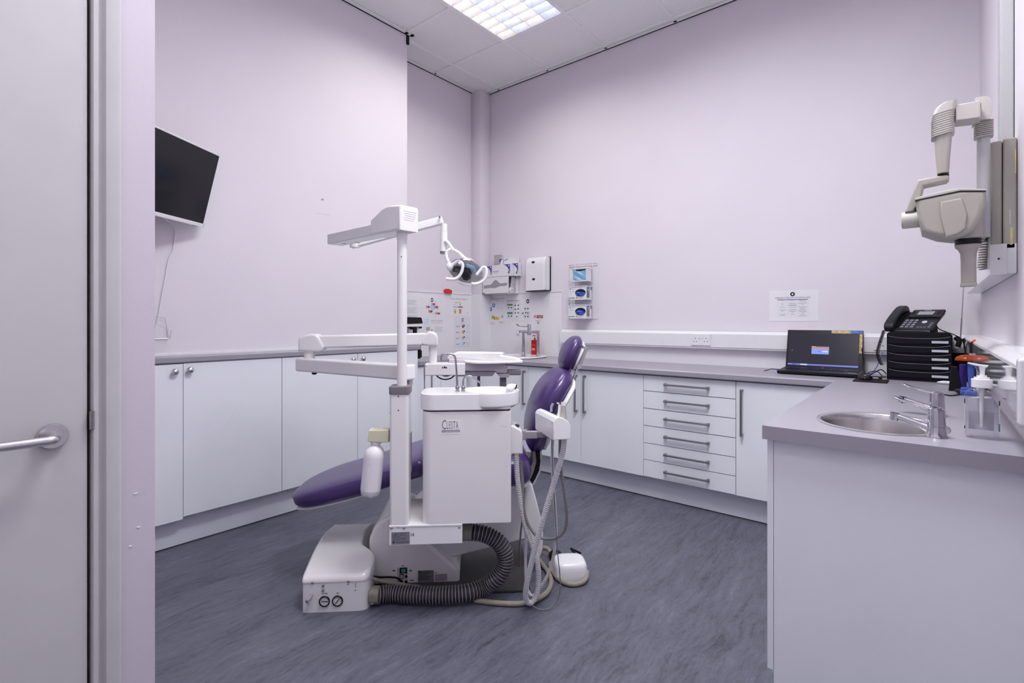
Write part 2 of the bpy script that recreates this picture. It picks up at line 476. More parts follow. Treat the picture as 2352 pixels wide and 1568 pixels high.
for j in range(1, len(GY) - 1):
    for i in range(len(GX) - 1):
        if (i, j - 1) in PANELS and (i, j) in PANELS: continue
        g.box(max(GX[i] + 0.012, XA + 0.02), GX[i + 1] - 0.012, GY[j] - 0.012, GY[j] + 0.012, ZC - 0.003, ZC + 0.006)
struct('trim_1', g, 'white ceiling grid bars')
g = MB(TBAR)
L, T = 0.028, 0.004
gap = 0.012
for (x0, x1, y0, y1) in ((XA + 0.14, XR - 0.01, YB - gap - L, YB - gap), (XA + gap, XA + gap + L, YBR, 3.70), (XL + gap, XL + gap + L, YD, YBR + gap + L),
                         (XA, XL + gap + L, YBR + gap, YBR + gap + L), (XR - gap - L, XR - gap, -1.2, YB - gap - L)):
    g.box(x0, x1, y0, y1, ZC - 0.003, ZC + 0.003)
struct('trim_2', g, 'white edge trim round the ceiling')
g = MB(GAPSHADE)  # solid black strips stand in for the shade between trim and wall
g.box(XA, XR, YB - gap, YB - 0.0005, ZC - 0.004, ZC + 0.05).box(XA, XA + gap, YBR, YB, ZC - 0.004, ZC + 0.05).box(XL, XL + gap, YD, YBR, ZC - 0.004, ZC + 0.05)
g.box(XL - 0.001, XL + gap, YBR - 0.01, YBR + gap, ZC - 0.075, ZC + 0.05)
struct('trim_3', g, 'black strips painted as the shadow gap above the walls')
struct('trim_4', MB(WALL).box(XA, -3.47, 3.70, YB, 0.91, ZC + 0.02, bev=0.006), 'boxed pipe riser in the lilac corner')
# hygienic cladding
g = MB(PANEL).box(XA, XA + 0.005, YBR + 0.01, 3.70, TOPB, 1.498).box(-3.47, -2.591, YB - 0.005, YB, TOPB, 1.500).box(XA + 0.005, -3.47, 3.692, 3.70, TOPB, 1.498).box(-3.47, -3.465, 3.695, YB, TOPB, 1.499)
g.box(XA, XA + 0.010, YBR + 0.01, 3.70, 1.498, 1.508, PVC).box(-3.47, -2.591, YB - 0.010, YB, 1.500, 1.509, PVC).box(-2.591, -2.583, YB - 0.010, YB, TOPB, 1.509, PVC)
struct('trim_5', g, 'white wall cladding behind the basin')
struct('trim_6', MB(PANEL).box(-2.583, XR, YB - 0.008, YB, TOPB, 1.034), 'white upstand above the back worktop')
struct('trim_7', MB(PVC).box(0.196, XR, 1.72, YB - 0.008, TOPB, 0.935).box(0.190, 0.196, 1.72, YB - 0.008, TOPB, 0.918), 'white sealing strip along the right wall')
struct('trim_8', MB(PVC).box(XL, XL + 0.009, YD, YBR, TOPA, TOPA + 0.011), 'white bead behind the narrow worktop')

# ---- the door
d = thing('door_1', 'pale grey flush door with a steel lever handle', 'door', (XD, 0.27, 0)); d['kind'] = 'structure'
part('door_leaf', MB(DOORP).box(XD - 0.05, XD - 0.006, -0.58, 0.2695, 0.006, 2.04, bev=0.002), d)
f = MB(FRAMEP)
fp = [(XD - 0.06, 0.2755), (XD - 0.002, 0.2755), (XD + 0.0035, 0.279), (XD + 0.0035, 0.286), (XD - 0.001, 0.291), (XD - 0.001, 0.295), (XD + 0.010, 0.300), (XD + 0.012, 0.310), (XD + 0.012, 0.324), (XD + 0.009, 0.3275), (XD - 0.06, 0.3275)]
f.prism(fp, 'z', 0.0, 2.09, bev=0.0)
f.box(XD - 0.06, XD + 0.012, -0.64, 0.3275, 2.046, 2.10, bev=0.003).box(XD - 0.06, XD + 0.012, -0.64, -0.586, 0, 2.05, bev=0.003)
f.box(XD - 0.075, XD - 0.055, -0.60, 0.30, 0, 2.06, GAPSHADE)  # last box: black sheet standing in for shade in the door gap
part('door_frame', f, d)
hx = XD - 0.006
hc = onX(121, 1002, XD)
h = MB(STEEL).lathe([(0.024, 0), (0.0265, 0.002), (0.0265, 0.006), (0.025, 0.009), (0.0125, 0.009), (0.0125, 0.0105), (0.0, 0.0105)], (hx, hc.y, hc.z), (1, 0, 0), 40)
part('handle_rose', h, d, 'round steel handle rose', 30)
h = MB(STEEL)
lv = [(hx + 0.006, hc.y, hc.z), (hx + 0.034, hc.y, hc.z), (hx + 0.046, hc.y - 0.003, hc.z), (hx + 0.052, hc.y - 0.012, hc.z), (hx + 0.052, hc.y - 0.03, hc.z), (hx + 0.052, hc.y - 0.115, hc.z)]
h.tube(lv, 0.0095, seg=20)
part('lever_handle', h, d, 'round steel lever')
k = MB(DKSTEEL).box(XD - 0.02, XD + 0.004, 0.2715, 0.2775, hc.z + 0.004, hc.z + 0.046, bev=0.0012).box(XD - 0.02, XD + 0.006, 0.276, 0.2800, hc.z + 0.004, hc.z + 0.046, bev=0.001)
part('strike_plate', k, d, 'worn steel strike plate')

# ---- skirting boards (plinths)
struct('baseboard_left', MB(PLINTH).box(-3.215, -3.197, 0.396, 2.60, 0.006, 0.17), 'white plinth under the left cabinets')
struct('baseboard_back', MB(PLINTH).box(XA, -0.36, 3.366, 3.384, 0.006, 0.17), 'white plinth under the back cabinets')
struct('baseboard_right', MB(PLINTH).box(-0.362, -0.344, 1.772, 3.366, 0.004, 0.14), 'white plinth under the right cabinets')

# ---- cabinets
def knob(p, parent):
    k = MB(STEEL).lathe([(0.006, 0), (0.006, 0.010), (0.010, 0.013), (0.0165, 0.019), (0.0175, 0.024), (0.014, 0.030), (0.006, 0.0335), (0.0, 0.034)], p, (1, 0, 0), 24)
    part('knob', k, parent, 'round brushed steel knob', 60)

def bar_handle(p, q, parent):
    """square bar handle on two short posts, standing off a door that faces -Y"""
    p, q = Vector(p), Vector(q); h = MB(DKSTEEL); s_ = 0.0065
    if abs(p.x - q.x) < 1e-4:
        h.box(p.x - s_, p.x + s_, p.y - 0.034, p.y - 0.024, p.z, q.z, bev=0.0012)
        for z in (p.z, q.z - 0.014): h.box(p.x - s_, p.x + s_, p.y - 0.030, p.y, z, z + 0.014, bev=0.001)
    else:
        h.box(p.x, q.x, p.y - 0.034, p.y - 0.022, p.z - s_, p.z + s_, STEEL, bev=0.0012)
        for x in (p.x, q.x - 0.014): h.box(x, x + 0.014, p.y - 0.0335, p.y, p.z - s_ - 0.0015, p.z + s_ + 0.0015, bev=0.001)
    part('handle', h, parent, 'square steel bar handle')

FA = -3.13
u = thing('base_cabinet', 'white double door cabinet with round knobs nearest the wall stub', 'cabinet', (FA, 0.98, 0), group='knobbed cabinets under the narrow worktop')
part('carcass', MB(CABIN).box(XL + 0.001, FA - 0.021, 0.398, 1.526, 0.172, TOPA - 0.037), u)
dd = part('door', MB(CAB).box(FA - 0.016, FA + 0.003, 0.400, 0.9825, 0.162, 1.003, bev=0.0012), u, 'slightly dropped white door'); knob((FA + 0.003, 0.940, 0.964), dd)
dd = part('door', MB(CAB).box(FA - 0.019, FA, 0.9855, 1.5265, 0.175, 1.006, bev=0.0012), u)
dd2 = dd; knob((FA, 1.012, 0.968), dd)
m_ = MB(PAPER)
for k in range(6):
    y = 1.16 + 0.022 * k; z = 0.592 + 0.021 * k + 0.0016 * k * k
    m_.prism([(y, z), (y + 0.024, z + 0.023 + 0.0035 * k), (y + 0.024, z + 0.0255 + 0.0035 * k), (y, z + 0.0025)], 'x', FA + 0.0001, FA + 0.0004)
part('scratch', m_, dd2, 'curved pale scratch on the door')
u = thing('base_cabinet', 'white double door cabinet with round knobs beside the alcove end', 'cabinet', (FA, 2.07, 0), group='knobbed cabinets under the narrow worktop')
part('carcass', MB(CABIN).box(XL + 0.001, FA - 0.021, 1.530, 2.612, 0.172, TOPA - 0.037), u)
dd = part('door', MB(CAB).box(FA - 0.019, FA, 1.5295, 2.0685, 0.176, 1.006, bev=0.0012), u); knob((FA, 2.023, 0.966), dd)
dd = part('door', MB(CAB).box(FA - 0.019, FA, 2.0715, 2.612, 0.176, 1.006, bev=0.0012), u); knob((FA, 2.104, 0.968), dd)
single('worktop', MB(WORK).prism([(XL, 1.008), (-3.126, 1.008), (-3.12, 1.014), (-3.12, 1.038), (-3.125, TOPA), (XL, TOPA)], 'y', 0.398, 2.632), 'narrow grey worktop along the left wall, raised above the others', 'worktop', (XL, 1.5, 1.008))

FB = 3.29
def door_b(x0, x1, u, hx=None, hz=(0.547, 0.828)):
    dd = part('door', MB(CAB).box(x0 + 0.0015, x1 - 0.0015, FB, FB + 0.019, 0.163, 0.862, bev=0.0012), u)
    if hx is not None: bar_handle((hx, FB, hz[0]), (hx, FB, hz[1]), dd)
u = thing('base_cabinet', 'white single door cabinet under the basin beside the corner', 'cabinet', (-2.80, FB, 0), group='bar handled cabinets under the back worktop')
part('carcass', MB(CABIN).box(XA, -2.556, FB + 0.022, 3.835, 0.172, 0.864).box(XA, -3.062, FB + 0.002, FB + 0.022, 0.163, 0.864, CAB), u)
door_b(-3.06, -2.555, u, -2.589)
u = thing('base_cabinet', 'white double door cabinet behind the chair headrest', 'cabinet', (-2.05, FB, 0), group='bar handled cabinets under the back worktop')
part('carcass', MB(CABIN).box(-2.554, -1.546, FB + 0.022, 3.835, 0.172, 0.864), u)
door_b(-2.555, -2.05, u, -2.087); door_b(-2.05, -1.545, u, -2.011)
u = thing('drawer_unit', 'white unit of six shallow drawers under the back worktop', 'drawers', (-1.24, FB, 0))
part('carcass', MB(CABIN).box(-1.544, -0.938, FB + 0.022, 3.835, 0.172, 0.864), u)
zs = [0.864, 0.7535, 0.6335, 0.5145, 0.3945, 0.2785, 0.163]
for a, b in zip(zs, zs[1:]):
    dr = part('drawer', MB(CAB).box(-1.5435, -0.9385, FB, FB + 0.019, b + 0.0022, a - 0.0022, bev=0.0012), u)
    zc = a - 0.055
    bar_handle((-1.389, FB, zc), (-1.094, FB, zc), dr)
u = thing('base_cabinet', 'white single door cabinet beside the drawers, partly behind the end panel', 'cabinet', (-0.67, FB, 0), group='bar handled cabinets under the back worktop')
part('carcass', MB(CABIN).box(-0.936, -0.41, FB + 0.022, 3.835, 0.172, 0.864), u)
door_b(-0.937, -0.41, u, -0.899, (0.534, 0.818))
u = thing('base_cabinet', 'white sink cabinet with a broad plain end panel facing the doorway', 'cabinet', (-0.1, 1.75, 0))
part('carcass', MB(CABIN).box(-0.382, 0.195, 1.772, 2.5, 0.145, 0.70), u)
part('end_panel', MB(CAB).box(-0.3855, 0.198, 1.752, 1.770, 0.0, 0.868), u, 'broad white end panel')
part('door', MB(CAB).box(-0.404, -0.3865, 1.750, 2.27, 0.141, 0.862, bev=0.0012), u)
part('door', MB(CAB).box(-0.404, -0.3865, 2.273, 2.76, 0.141, 0.862, bev=0.0012), u)
part('door', MB(CAB).box(-0.404, -0.3865, 2.763, 3.26, 0.141, 0.862, bev=0.0012), u)


wk = MB(WORK).prism([(3.262, 0.872), (3.258, 0.878), (3.258, 0.902), (3.266, 0.910), (YB - 0.001, 0.910), (YB - 0.001, 0.870), (3.268, 0.870)], 'x', XA + 0.001, XR - 0.001)
single('worktop', wk, 'long grey worktop along the back wall', 'worktop', (-1.7, 3.26, 0.87))
# the right-hand worktop has a real oval hole for the sink bowl
SKC, SKA, SKB = Vector((-0.132, 1.995, TOPB)), 0.172, 0.198
def worktop_with_hole():
    t = bmesh.new()
    x0, x1, y0, y1 = -0.411, 0.195, 1.717, 3.2575
    rr = 0.016
    out = [(x0 + rr, y0), (x1, y0), (x1, 1.85), (x1, 2.05), (x1, 2.25), (x1, 2.6), (x1, y1), (x0, y1), (x0, 2.6), (x0, 2.25), (x0, 2.05), (x0, 1.85), (x0, y0 + rr), (x0 + rr * 0.3, y0 + rr * 0.3)]
    n = 56
    hole = [(SKC.x + (SKA - 0.012) * math.cos(2 * PI * k / n), SKC.y + (SKB - 0.012) * math.sin(2 * PI * k / n)) for k in range(n)]
    for z0 in (0.910, 0.868):
        vo = [t.verts.new((x, y, z0)) for x, y in out]; vh = [t.verts.new((x, y, z0)) for x, y in hole]
        es = [t.edges.new((a, b)) for vs in (vo, vh) for a, b in zip(vs, vs[1:] + vs[:1])]
        bmesh.ops.triangle_fill(t, edges=es, use_beauty=True)
        if z0 > 0.9: top = (vo, vh)
        else:
            for va, vb in zip(top, (vo, vh)):
                for i in range(len(va)): t.faces.new((va[i], va[(i + 1) % len(va)], vb[(i + 1) % len(va)], vb[i]))
    bmesh.ops.recalc_face_normals(t, faces=t.faces[:])
    return MB(WORK).add(t)
w_ = worktop_with_hole()
w_.box(-0.411, 0.195, 1.7168, 1.7170, 0.8681, 0.9099)
single('worktop', w_, 'grey worktop on the right holding the oval steel sink', 'worktop', (-0.1, 1.72, 0.868))

# ---- lights in the ceiling
def light_panel(i, j0, j1, label, power, tint, spread):
    x0, x1, y0, y1 = GX[i] + 0.014, GX[i + 1] - 0.014, GY[j0] + 0.014, GY[j1] - 0.014
    z = ZC + 0.001
    r = thing('ceiling_light', label, 'light', ((x0 + x1) / 2, (y0 + y1) / 2, z), group='louvred ceiling lights')
    h = MB(LOUV)
    h.box(x0, x1, y0, y1, z + 0.098, z + 0.102).box(x0 - 0.002, x0, y0, y1, z, z + 0.1).box(x1, x1 + 0.002, y0, y1, z, z + 0.1).box(x0, x1, y0 - 0.002, y0, z, z + 0.1).box(x0, x1, y1, y1 + 0.002, z, z + 0.1)
    part('housing', h, r)
    lv = MB(LOUV)
    nx, ny, dp = 4, 12, 0.050
    def blade(ax, a, lo, hi):
        pr = [(a - 0.0012, z), (a + 0.0012, z), (a + 0.004, z + dp * 0.6), (a + 0.008, z + dp), (a - 0.008, z + dp), (a - 0.004, z + dp * 0.6)]
        if ax == 'y': lv.prism(pr, 'y', lo, hi)
        else: lv.prism(pr, 'x', lo, hi)
    for k in range(nx + 1):
        blade('y', x0 + 0.002 + (x1 - x0 - 0.004) * k / nx, y0, y1)
    for k in range(ny + 1):
        blade('x', y0 + 0.002 + (y1 - y0 - 0.004) * k / ny, x0, x1)
    part('louvre', lv, r, 'aluminium egg-crate louvre')
    for k in range(nx):
        x = x0 + (x1 - x0) * (k + 0.5) / nx
        t = MB(TUBEW if k % 2 == 0 else TUBEC).cyl((x, y0 + 0.02, z + 0.072), (x, y1 - 0.02, z + 0.072), 0.013, seg=12)
        part('lamp_tube', t, r, 'warm white tube' if k % 2 == 0 else 'cool blue-white tube')
    # the light the louvre lets through: a beam cut off towards the horizontal
    la = bpy.data.lights.new('louvre_light', 'AREA'); la.shape = 'RECTANGLE'; la.size = x1 - x0 - 0.02; la.size_y = y1 - y0 - 0.02
    la.energy = power; la.color = tint; la.spread = math.radians(spread)
    lo = bpy.data.objects.new('louvre_light', la); COL.objects.link(lo); lo.parent = r; lo.location = (0, 0, -0.004)

TUBEW.node_tree.nodes['Principled BSDF'].inputs['Emission Strength'].default_value = TUBE_POWER
TUBEC.node_tree.nodes['Principled BSDF'].inputs['Emission Strength'].default_value = TUBE_POWER
light_panel(2, 6, 8, 'louvred ceiling light with warm and blue tubes above the dental chair', LAMP_1, (1.0, 0.965, 0.91), SPREAD_1)
light_panel(4, 6, 8, 'louvred ceiling light above the back cabinets, out of shot', LAMP_2, (0.95, 0.98, 1.0), SPREAD_1)
light_panel(5, 4, 6, 'added louvred fill light above the right-hand sink, out of shot', FILL_3, (0.97, 0.985, 1.0), SPREAD_2)  # unseen fitting added to even out the light across the room
light_panel(5, 1, 3, 'added louvred fill light above the doorway end, out of shot', FILL_4, (0.97, 0.985, 1.0), SPREAD_2)  # unseen fitting added behind the camera to fill the near faces
# ------------------------------------------------------------------ the dental chair and its unit
CA = YAW + math.radians(4.0)
FR = Matrix.Translation(FW * 2.6) @ Matrix.Rotation(CA, 4, 'Z')     # chair frame: x along the chair, y across it, origin under its middle
FI = FR.inverted()
EYC = FI @ EYE
def rayc(px, py): return (FI.to_3x3() @ ray(px, py))
def C(px, py, y): d = rayc(px, py); return EYC + d * ((y - EYC.y) / d.y)      # sight line met at distance y across the chair
def CZ(px, py, z): d = rayc(px, py); return EYC + d * ((z - CAM_H) / d.z)     # ... met at height z
def CD(px, py, t): return EYC + rayc(px, py) * t                              # ... met t metres out

def beam(mb, p, q, w, h, m=None, bev=0.006, seg=3, up=(0, 0, 1), ext=(0, 0)):
    p, q = Vector(p), Vector(q); d = (q - p); L = d.length; d.normalize()
    u = Vector(up); sd = u.cross(d).normalized(); u = d.cross(sd).normalized()
    M = Matrix(((d.x, sd.x, u.x, p.x), (d.y, sd.y, u.y, p.y), (d.z, sd.z, u.z, p.z), (0, 0, 0, 1)))
    return mb.box(-ext[0], L + ext[1], -w / 2, w / 2, -h / 2, h / 2, m, bev, seg, M)

def cushion(mb, st, m=None, n=28, e=0.62, yc=0.0):
    """st: (x, z, half width, half thickness[, offset along the normal]); a padded leaf swept in the chair's long plane"""
    P = [Vector((s_[0], s_[1])) for s_ in st]
    rings = []
    for k, s_ in enumerate(st):
        d = P[min(k + 1, len(P) - 1)] - P[max(k - 1, 0)]
        d.normalize(); nx, nz = -d.y, d.x
        o = s_[4] if len(s_) > 4 else 0
        ring = []
        for i in range(n):
            a = 2 * PI * i / n
            ca, sa = math.cos(a), math.sin(a)
            yy = s_[2] * math.copysign(abs(ca) ** e, ca); nn = s_[3] * math.copysign(abs(sa) ** (e + 0.1), sa) + o
            ring.append((s_[0] + nx * nn, yc + yy, s_[1] + nz * nn))
        rings.append(ring)
    return mb.loft(rings, m)

def spline_st(st, k=4):
    """finer stations between the given ones"""
    L = max(len(s_) for s_ in st)
    st = [tuple(s_) + (0,) * (L - len(s_)) for s_ in st]
    out = []
    for i in range(len(st) - 1):
        a, b, c, d = st[max(i - 1, 0)], st[i], st[i + 1], st[min(i + 2, len(st) - 1)]
        for j in range(k):
            u = j / k
            out.append(tuple(0.5 * (2 * b[q] + (c[q] - a[q]) * u + (2 * a[q] - 5 * b[q] + 4 * c[q] - d[q]) * u * u + (3 * b[q] - a[q] - 3 * c[q] + d[q]) * u ** 3) for q in range(L)))
    out.append(st[-1])
    return out

def pz(pts, y): return [(lambda v: (v.x, v.z))(C(a, b, y)) for a, b in pts]
def face_text(mb, body, p, size, m, align='LEFT', width=1.0):
    """lettering on a face that looks toward -y in the chair frame"""
    return mb.text(body, Matrix.Translation(p) @ Matrix.Rotation(PI / 2, 4, 'X'), size, m, align=align, width=width)

# ---- chair
ch = thing('dental_chair', 'purple padded dental chair on a pale base and dark floor plate', 'dental chair', (-0.25, 0, 0), FR)
part('floor_plate', MB(RUBBER).prism([(-0.62, -0.289), (0.05, -0.289), (0.065, -0.275), (0.065, 0.235), (0.05, 0.25), (-0.62, 0.25)], 'z', 0.0, 0.012, bev=0.003), ch, 'dark rubber floor plate')
bp = pz([(846, 1346), (1052, 1343), (1056, 1336), (1056, 1314), (1048, 1304), (986, 1248), (955, 1210), (930, 1190), (893, 1184), (872, 1196), (857, 1214), (847, 1238), (846, 1262), (852, 1290)], -0.19)
base = part('base', MB(DENT).prism(bp, 'y', -0.19, 0.17, bev=0.022, seg=4), ch, 'pale moulded base cover')
sw = MB(GREYMID); ys = -0.191
a, b = C(912, 1303, ys), C(936, 1339, ys); sw.box(a.x, b.x, ys - 0.0006, ys + 0.006, b.z, a.z, m=DENTG, bev=0.002)
a, b = C(918, 1303, ys), C(935, 1315, ys); sw.box(a.x, b.x, ys - 0.005, ys, b.z, a.z, m=BLACK, bev=0.001)
a, b = C(922, 1305, ys), C(932, 1313, ys); sw.box(a.x, b.x, ys - 0.0065, ys - 0.004, b.z, a.z, m=INKT, bev=0.0006)
a, b = C(918, 1318, ys), C(927, 1328, ys); sw.box(a.x, b.x, ys - 0.003, ys, b.z, a.z, m=BLACK); sw.box(a.x + 0.003, b.x - 0.003, ys - 0.004, ys, b.z + 0.003, a.z - 0.003, m=DENTG)
for q in ((933, 1323), (922, 1334), (933, 1335)):
    p = C(*q, ys); sw.cyl((p.x, ys - 0.003, p.z), (p.x, ys + 0.002, p.z), 0.0065, BLACK, seg=16)
part('switch_panel', sw, base, 'small panel with a green rocker switch')
lb = MB(PLATE)
a, b = C(960, 1310, ys), C(996, 1335, ys); lb.box(a.x, b.x, ys - 0.001, ys, b.z, a.z)
for k in range(6):
    lb.box(a.x + 0.004, b.x - 0.012 - 0.006 * (k % 3), ys - 0.0014, ys - 0.0009, a.z - 0.008 - 0.007 * k, a.z - 0.006 - 0.007 * k, m=INK)
lb.box(a.x + 0.004, a.x + 0.011, ys - 0.0015, ys - 0.0009, a.z - 0.010, a.z - 0.003, m=INK)
a, b = C(999, 1318, ys), C(1027, 1333, ys); part('blank_plate', MB(GREYMID).box(a.x, b.x, ys - 0.001, ys, b.z, a.z), base)
for q in ((925.5, 1299, 6, 2.5), (905, 1310, 7, 4), (943, 1310, 7, 4), (946, 1332, 10, 3)):
    p = C(q[0], q[1], ys); s_ = 0.0019
    part('small_tag', MB(GREYPL).box(p.x - q[2] / 2 * s_, p.x + q[2] / 2 * s_, ys - 0.0008, ys, p.z - q[3] / 2 * s_, p.z + q[3] / 2 * s_), base)
part('rating_plate', lb, base, 'grey rating plate')
lb = MB(INK); p = C(998, 1316, ys); face_text(lb, 'CE', (p.x, ys - 0.0006, p.z), 0.009, INK); part('approval_mark', lb, base, 'CE mark')
la = pz([(940, 1180), (1000, 1130), (1130, 1090), (1195, 1085), (1212, 1104), (1230, 1140), (1243, 1195), (1246, 1240), (1204, 1240), (1026, 1284), (985, 1250)], -0.12)
part('lift_arm', MB(DENT).prism(la, 'y', -0.12, 0.14, bev=0.012, seg=3), ch, 'pale lift arm cover')
rp_ = pz([(1207, 1104), (1222, 1112), (1230, 1140), (1243, 1190), (1248, 1225), (1246, 1262), (1236, 1292), (1228, 1280), (1210, 1215), (1203, 1160)], -0.13)
part('rear_cover', MB(DENT).prism(rp_, 'y', -0.135, 0.12, bev=0.008, seg=3), ch)
lg = [(-1.066, 0.378, 0.03, 0.012), (-1.058, 0.381, 0.085, 0.025), (-1.03, 0.390, 0.145, 0.036), (-0.97, 0.406, 0.200, 0.044), (-0.87, 0.434, 0.236, 0.048), (-0.70, 0.478, 0.250, 0.049), (-0.52, 0.533, 0.252, 0.049), (-0.44, 0.556, 0.25, 0.047), (-0.425, 0.560, 0.238, 0.03)]
leg = part('leg_rest', cushion(MB(PURPLE), spline_st(lg), e=0.45), ch, 'long tapering purple leg rest', 60)
part('under_shell', cushion(MB(DENT), spline_st([(x, z - 0.045, w * 0.86, h * 0.35) for x, z, w, h in lg[2:]])), leg, 'white underside', 60)
stt = [(-0.428, 0.556, 0.22, 0.02), (-0.41, 0.558, 0.245, 0.045), (-0.34, 0.556, 0.258, 0.060), (-0.2, 0.540, 0.262, 0.070), (-0.06, 0.528, 0.258, 0.078), (0.02, 0.524, 0.246, 0.080), (0.062, 0.524, 0.215, 0.066), (0.082, 0.526, 0.15, 0.03)]
part('seat', cushion(MB(PURPLE), spline_st(stt), e=0.5), ch, 'purple padded seat', 60)
sh = [(x, z - 0.075, w * 0.8, 0.022) for x, z, w, h in stt[2:7]]
part('seat_pan', cushion(MB(DENT), spline_st(sh)), ch, 'pale pan under the seat', 60)
def spine(pts, y=0.0):
    out = []
    for px, py, w, h in pts:
        v = C(px, py, y); out.append((v.x, v.z, w, h))
    return out
bk = spine([(1233, 1036, 0.035, 0.012), (1231, 1026, 0.085, 0.036), (1229, 1005, 0.135, 0.052), (1232, 975, 0.175, 0.060), (1241, 942, 0.205, 0.064), (1255, 910, 0.222, 0.065), (1272, 884, 0.215, 0.062), (1290, 864, 0.180, 0.052), (1300, 855, 0.130, 0.036), (1305, 851, 0.06, 0.014)])
part('backrest', cushion(MB(PURPLE), spline_st(bk), e=0.7), ch, 'purple leaf-shaped backrest', 60)
shl = [(x, z, w * 0.96, max(0.012, h * 0.36), -(h * 0.72 + 0.010)) for x, z, w, h in bk[1:-1]]
part('back_shell', cushion(MB(DENTW), spline_st(shl), e=0.7), ch, 'white shell behind the backrest', 60)
hd = spine([(1300, 853, 0.03, 0.010), (1299, 846, 0.070, 0.026), (1300, 832, 0.102, 0.036), (1305, 814, 0.118, 0.040), (1313, 797, 0.115, 0.039), (1322, 784, 0.095, 0.032), (1328, 777, 0.062, 0.021), (1331, 774, 0.025, 0.008)])
hr = part('headrest', cushion(MB(PURPLE), spline_st(hd), e=0.75), ch, 'small purple headrest', 60)
part('headrest_shell', cushion(MB(DENTW), spline_st([(x, z, w * 0.95, max(0.006, h * 0.3), -(h * 0.78 + 0.008)) for x, z, w, h in hd[1:-1]]), e=0.75), hr, 'white back of the headrest', 60)
mc = MB(STEEL); ym = -0.10
p1, p2, p3 = C(1344, 799, ym), C(1331, 842, ym), C(1321, 862, ym)
for p, r_ in ((p1, 0.013), (p2, 0.0145)):
    mc.lathe([(0.0, 0), (r_ - 0.003, 0), (r_, 0.003), (r_, 0.19), (r_ - 0.003, 0.193), (0, 0.193)], p, (0, 1, 0), 24)
beam(mc, p1 + Vector((0.003, 0.02, -0.012)), p2 + Vector((0.003, 0.02, 0.014)), 0.03, 0.018, DENTW, 0.005)
beam(mc, p1 + Vector((0.003, 0.003, -0.008)), p2 + Vector((0.003, 0.003, 0.010)), 0.004, 0.021, GREYMID, 0.001)
for yy in (0.03, 0.15):
    mc.cyl(p2 + Vector((0, yy, 0)), p3 + Vector((-0.004, yy, -0.02)), 0.006, CHROME)
part('headrest_joint', mc, hr, 'jointed steel headrest bracket')
hg = MB(BLACKM)
yh = -0.09
hg.prism(pz([(1231, 1038), (1240, 1038), (1241, 1060), (1238, 1080), (1228, 1102), (1222, 1113), (1218, 1106), (1228, 1084), (1233, 1062)], yh), 'y', yh, yh + 0.14)
hg.prism(pz([(1240, 1036), (1244, 1036), (1244.5, 1062), (1241, 1084), (1230, 1106), (1224, 1114), (1222, 1112), (1230, 1098), (1238, 1080), (1241, 1060)], yh), 'y', yh - 0.004, yh + 0.15, m=DENTG)
hg.prism(pz([(1226, 1036), (1232, 1036), (1233, 1062), (1226, 1086), (1218, 1104), (1211, 1100), (1211, 1092), (1218, 1078), (1225, 1060)], yh), 'y', yh + 0.01, yh + 0.13, m=GREYMID)
part('hinge_bracket', hg, ch, 'dark curved hinge between seat and backrest')

# ---- cuspidor unit on the near side
YC = -0.50
cu = thing('cuspidor_unit', 'white spittoon unit marked CLESTA with bowl, column and suction hoses', 'dental unit', (-0.2, -0.4, 0), FR)
a, b = C(893.5, 1207, YC), C(1062, 1250, YC)
zpt, zpb, xpl, xpr = a.z, b.z, a.x, b.x
pl = part('mounting_plate', MB(DENTW).box(xpl, xpr, YC, -0.19, zpb + 0.004, zpt - 0.006, bev=0.003).box(xpl, xpr, YC - 0.002, -0.19, zpt - 0.008, zpt, bev=0.002), cu)
nm = MB(PLATE); yn = YC - 0.0008
a, b = C(899, 1222, YC), C(941, 1249, YC)
nm.box(a.x, b.x, yn, YC + 0.001, b.z, a.z)
w_ = b.x - a.x; h_ = a.z - b.z
face_text(nm, 'DENTAL UNIT  NO 2', (a.x + w_ * 0.5, yn, a.z - h_ * 0.16), 0.0055, INK, 'CENTER')
face_text(nm, 'MODEL  C L E S T A', (a.x + w_ * 0.08, yn, a.z - h_ * 0.30), 0.0058, INK)
face_text(nm, 'TYPE  B-100', (a.x + w_ * 0.08, yn, a.z - h_ * 0.42), 0.0056, INK)
for k in range(2):
    nm.box(a.x + w_ * 0.08, a.x + w_ * 0.8, yn - 0.0003, yn + 0.0004, a.z - h_ * (0.52 + 0.11 * k), a.z - h_ * (0.50 + 0.11 * k), m=INK)
nm.box(a.x + w_ * 0.08, a.x + w_ * 0.17, yn - 0.0003, yn + 0.0004, b.z + h_ * 0.12, b.z + h_ * 0.25, m=INK)
face_text(nm, 'TAKARA BELMONT', (a.x + w_ * 0.22, yn, b.z + h_ * 0.14), 0.0072, INK, width=0.9)
part('nameplate', nm, pl, 'grey metal nameplate')
ce = MB(INK)
p = C(942.5, 1230, YC); face_text(ce, 'CE', (p.x, yn + 0.0005, p.z), 0.013, INK)
for q, r_ in (((899, 1212), 0.007), ((914.5, 1211), 0.004), ((928, 1212), 0.007), ((1055, 1211), 0.005)):
    p = C(*q, YC); part('plate_screw', MB(GREYMID).lathe([(r_, 0), (r_ * 0.8, 0.0015), (0, 0.002)], (p.x, YC, p.z), (0, -1, 0), 16), pl)
part('plate_mark', ce, pl, 'CE mark')

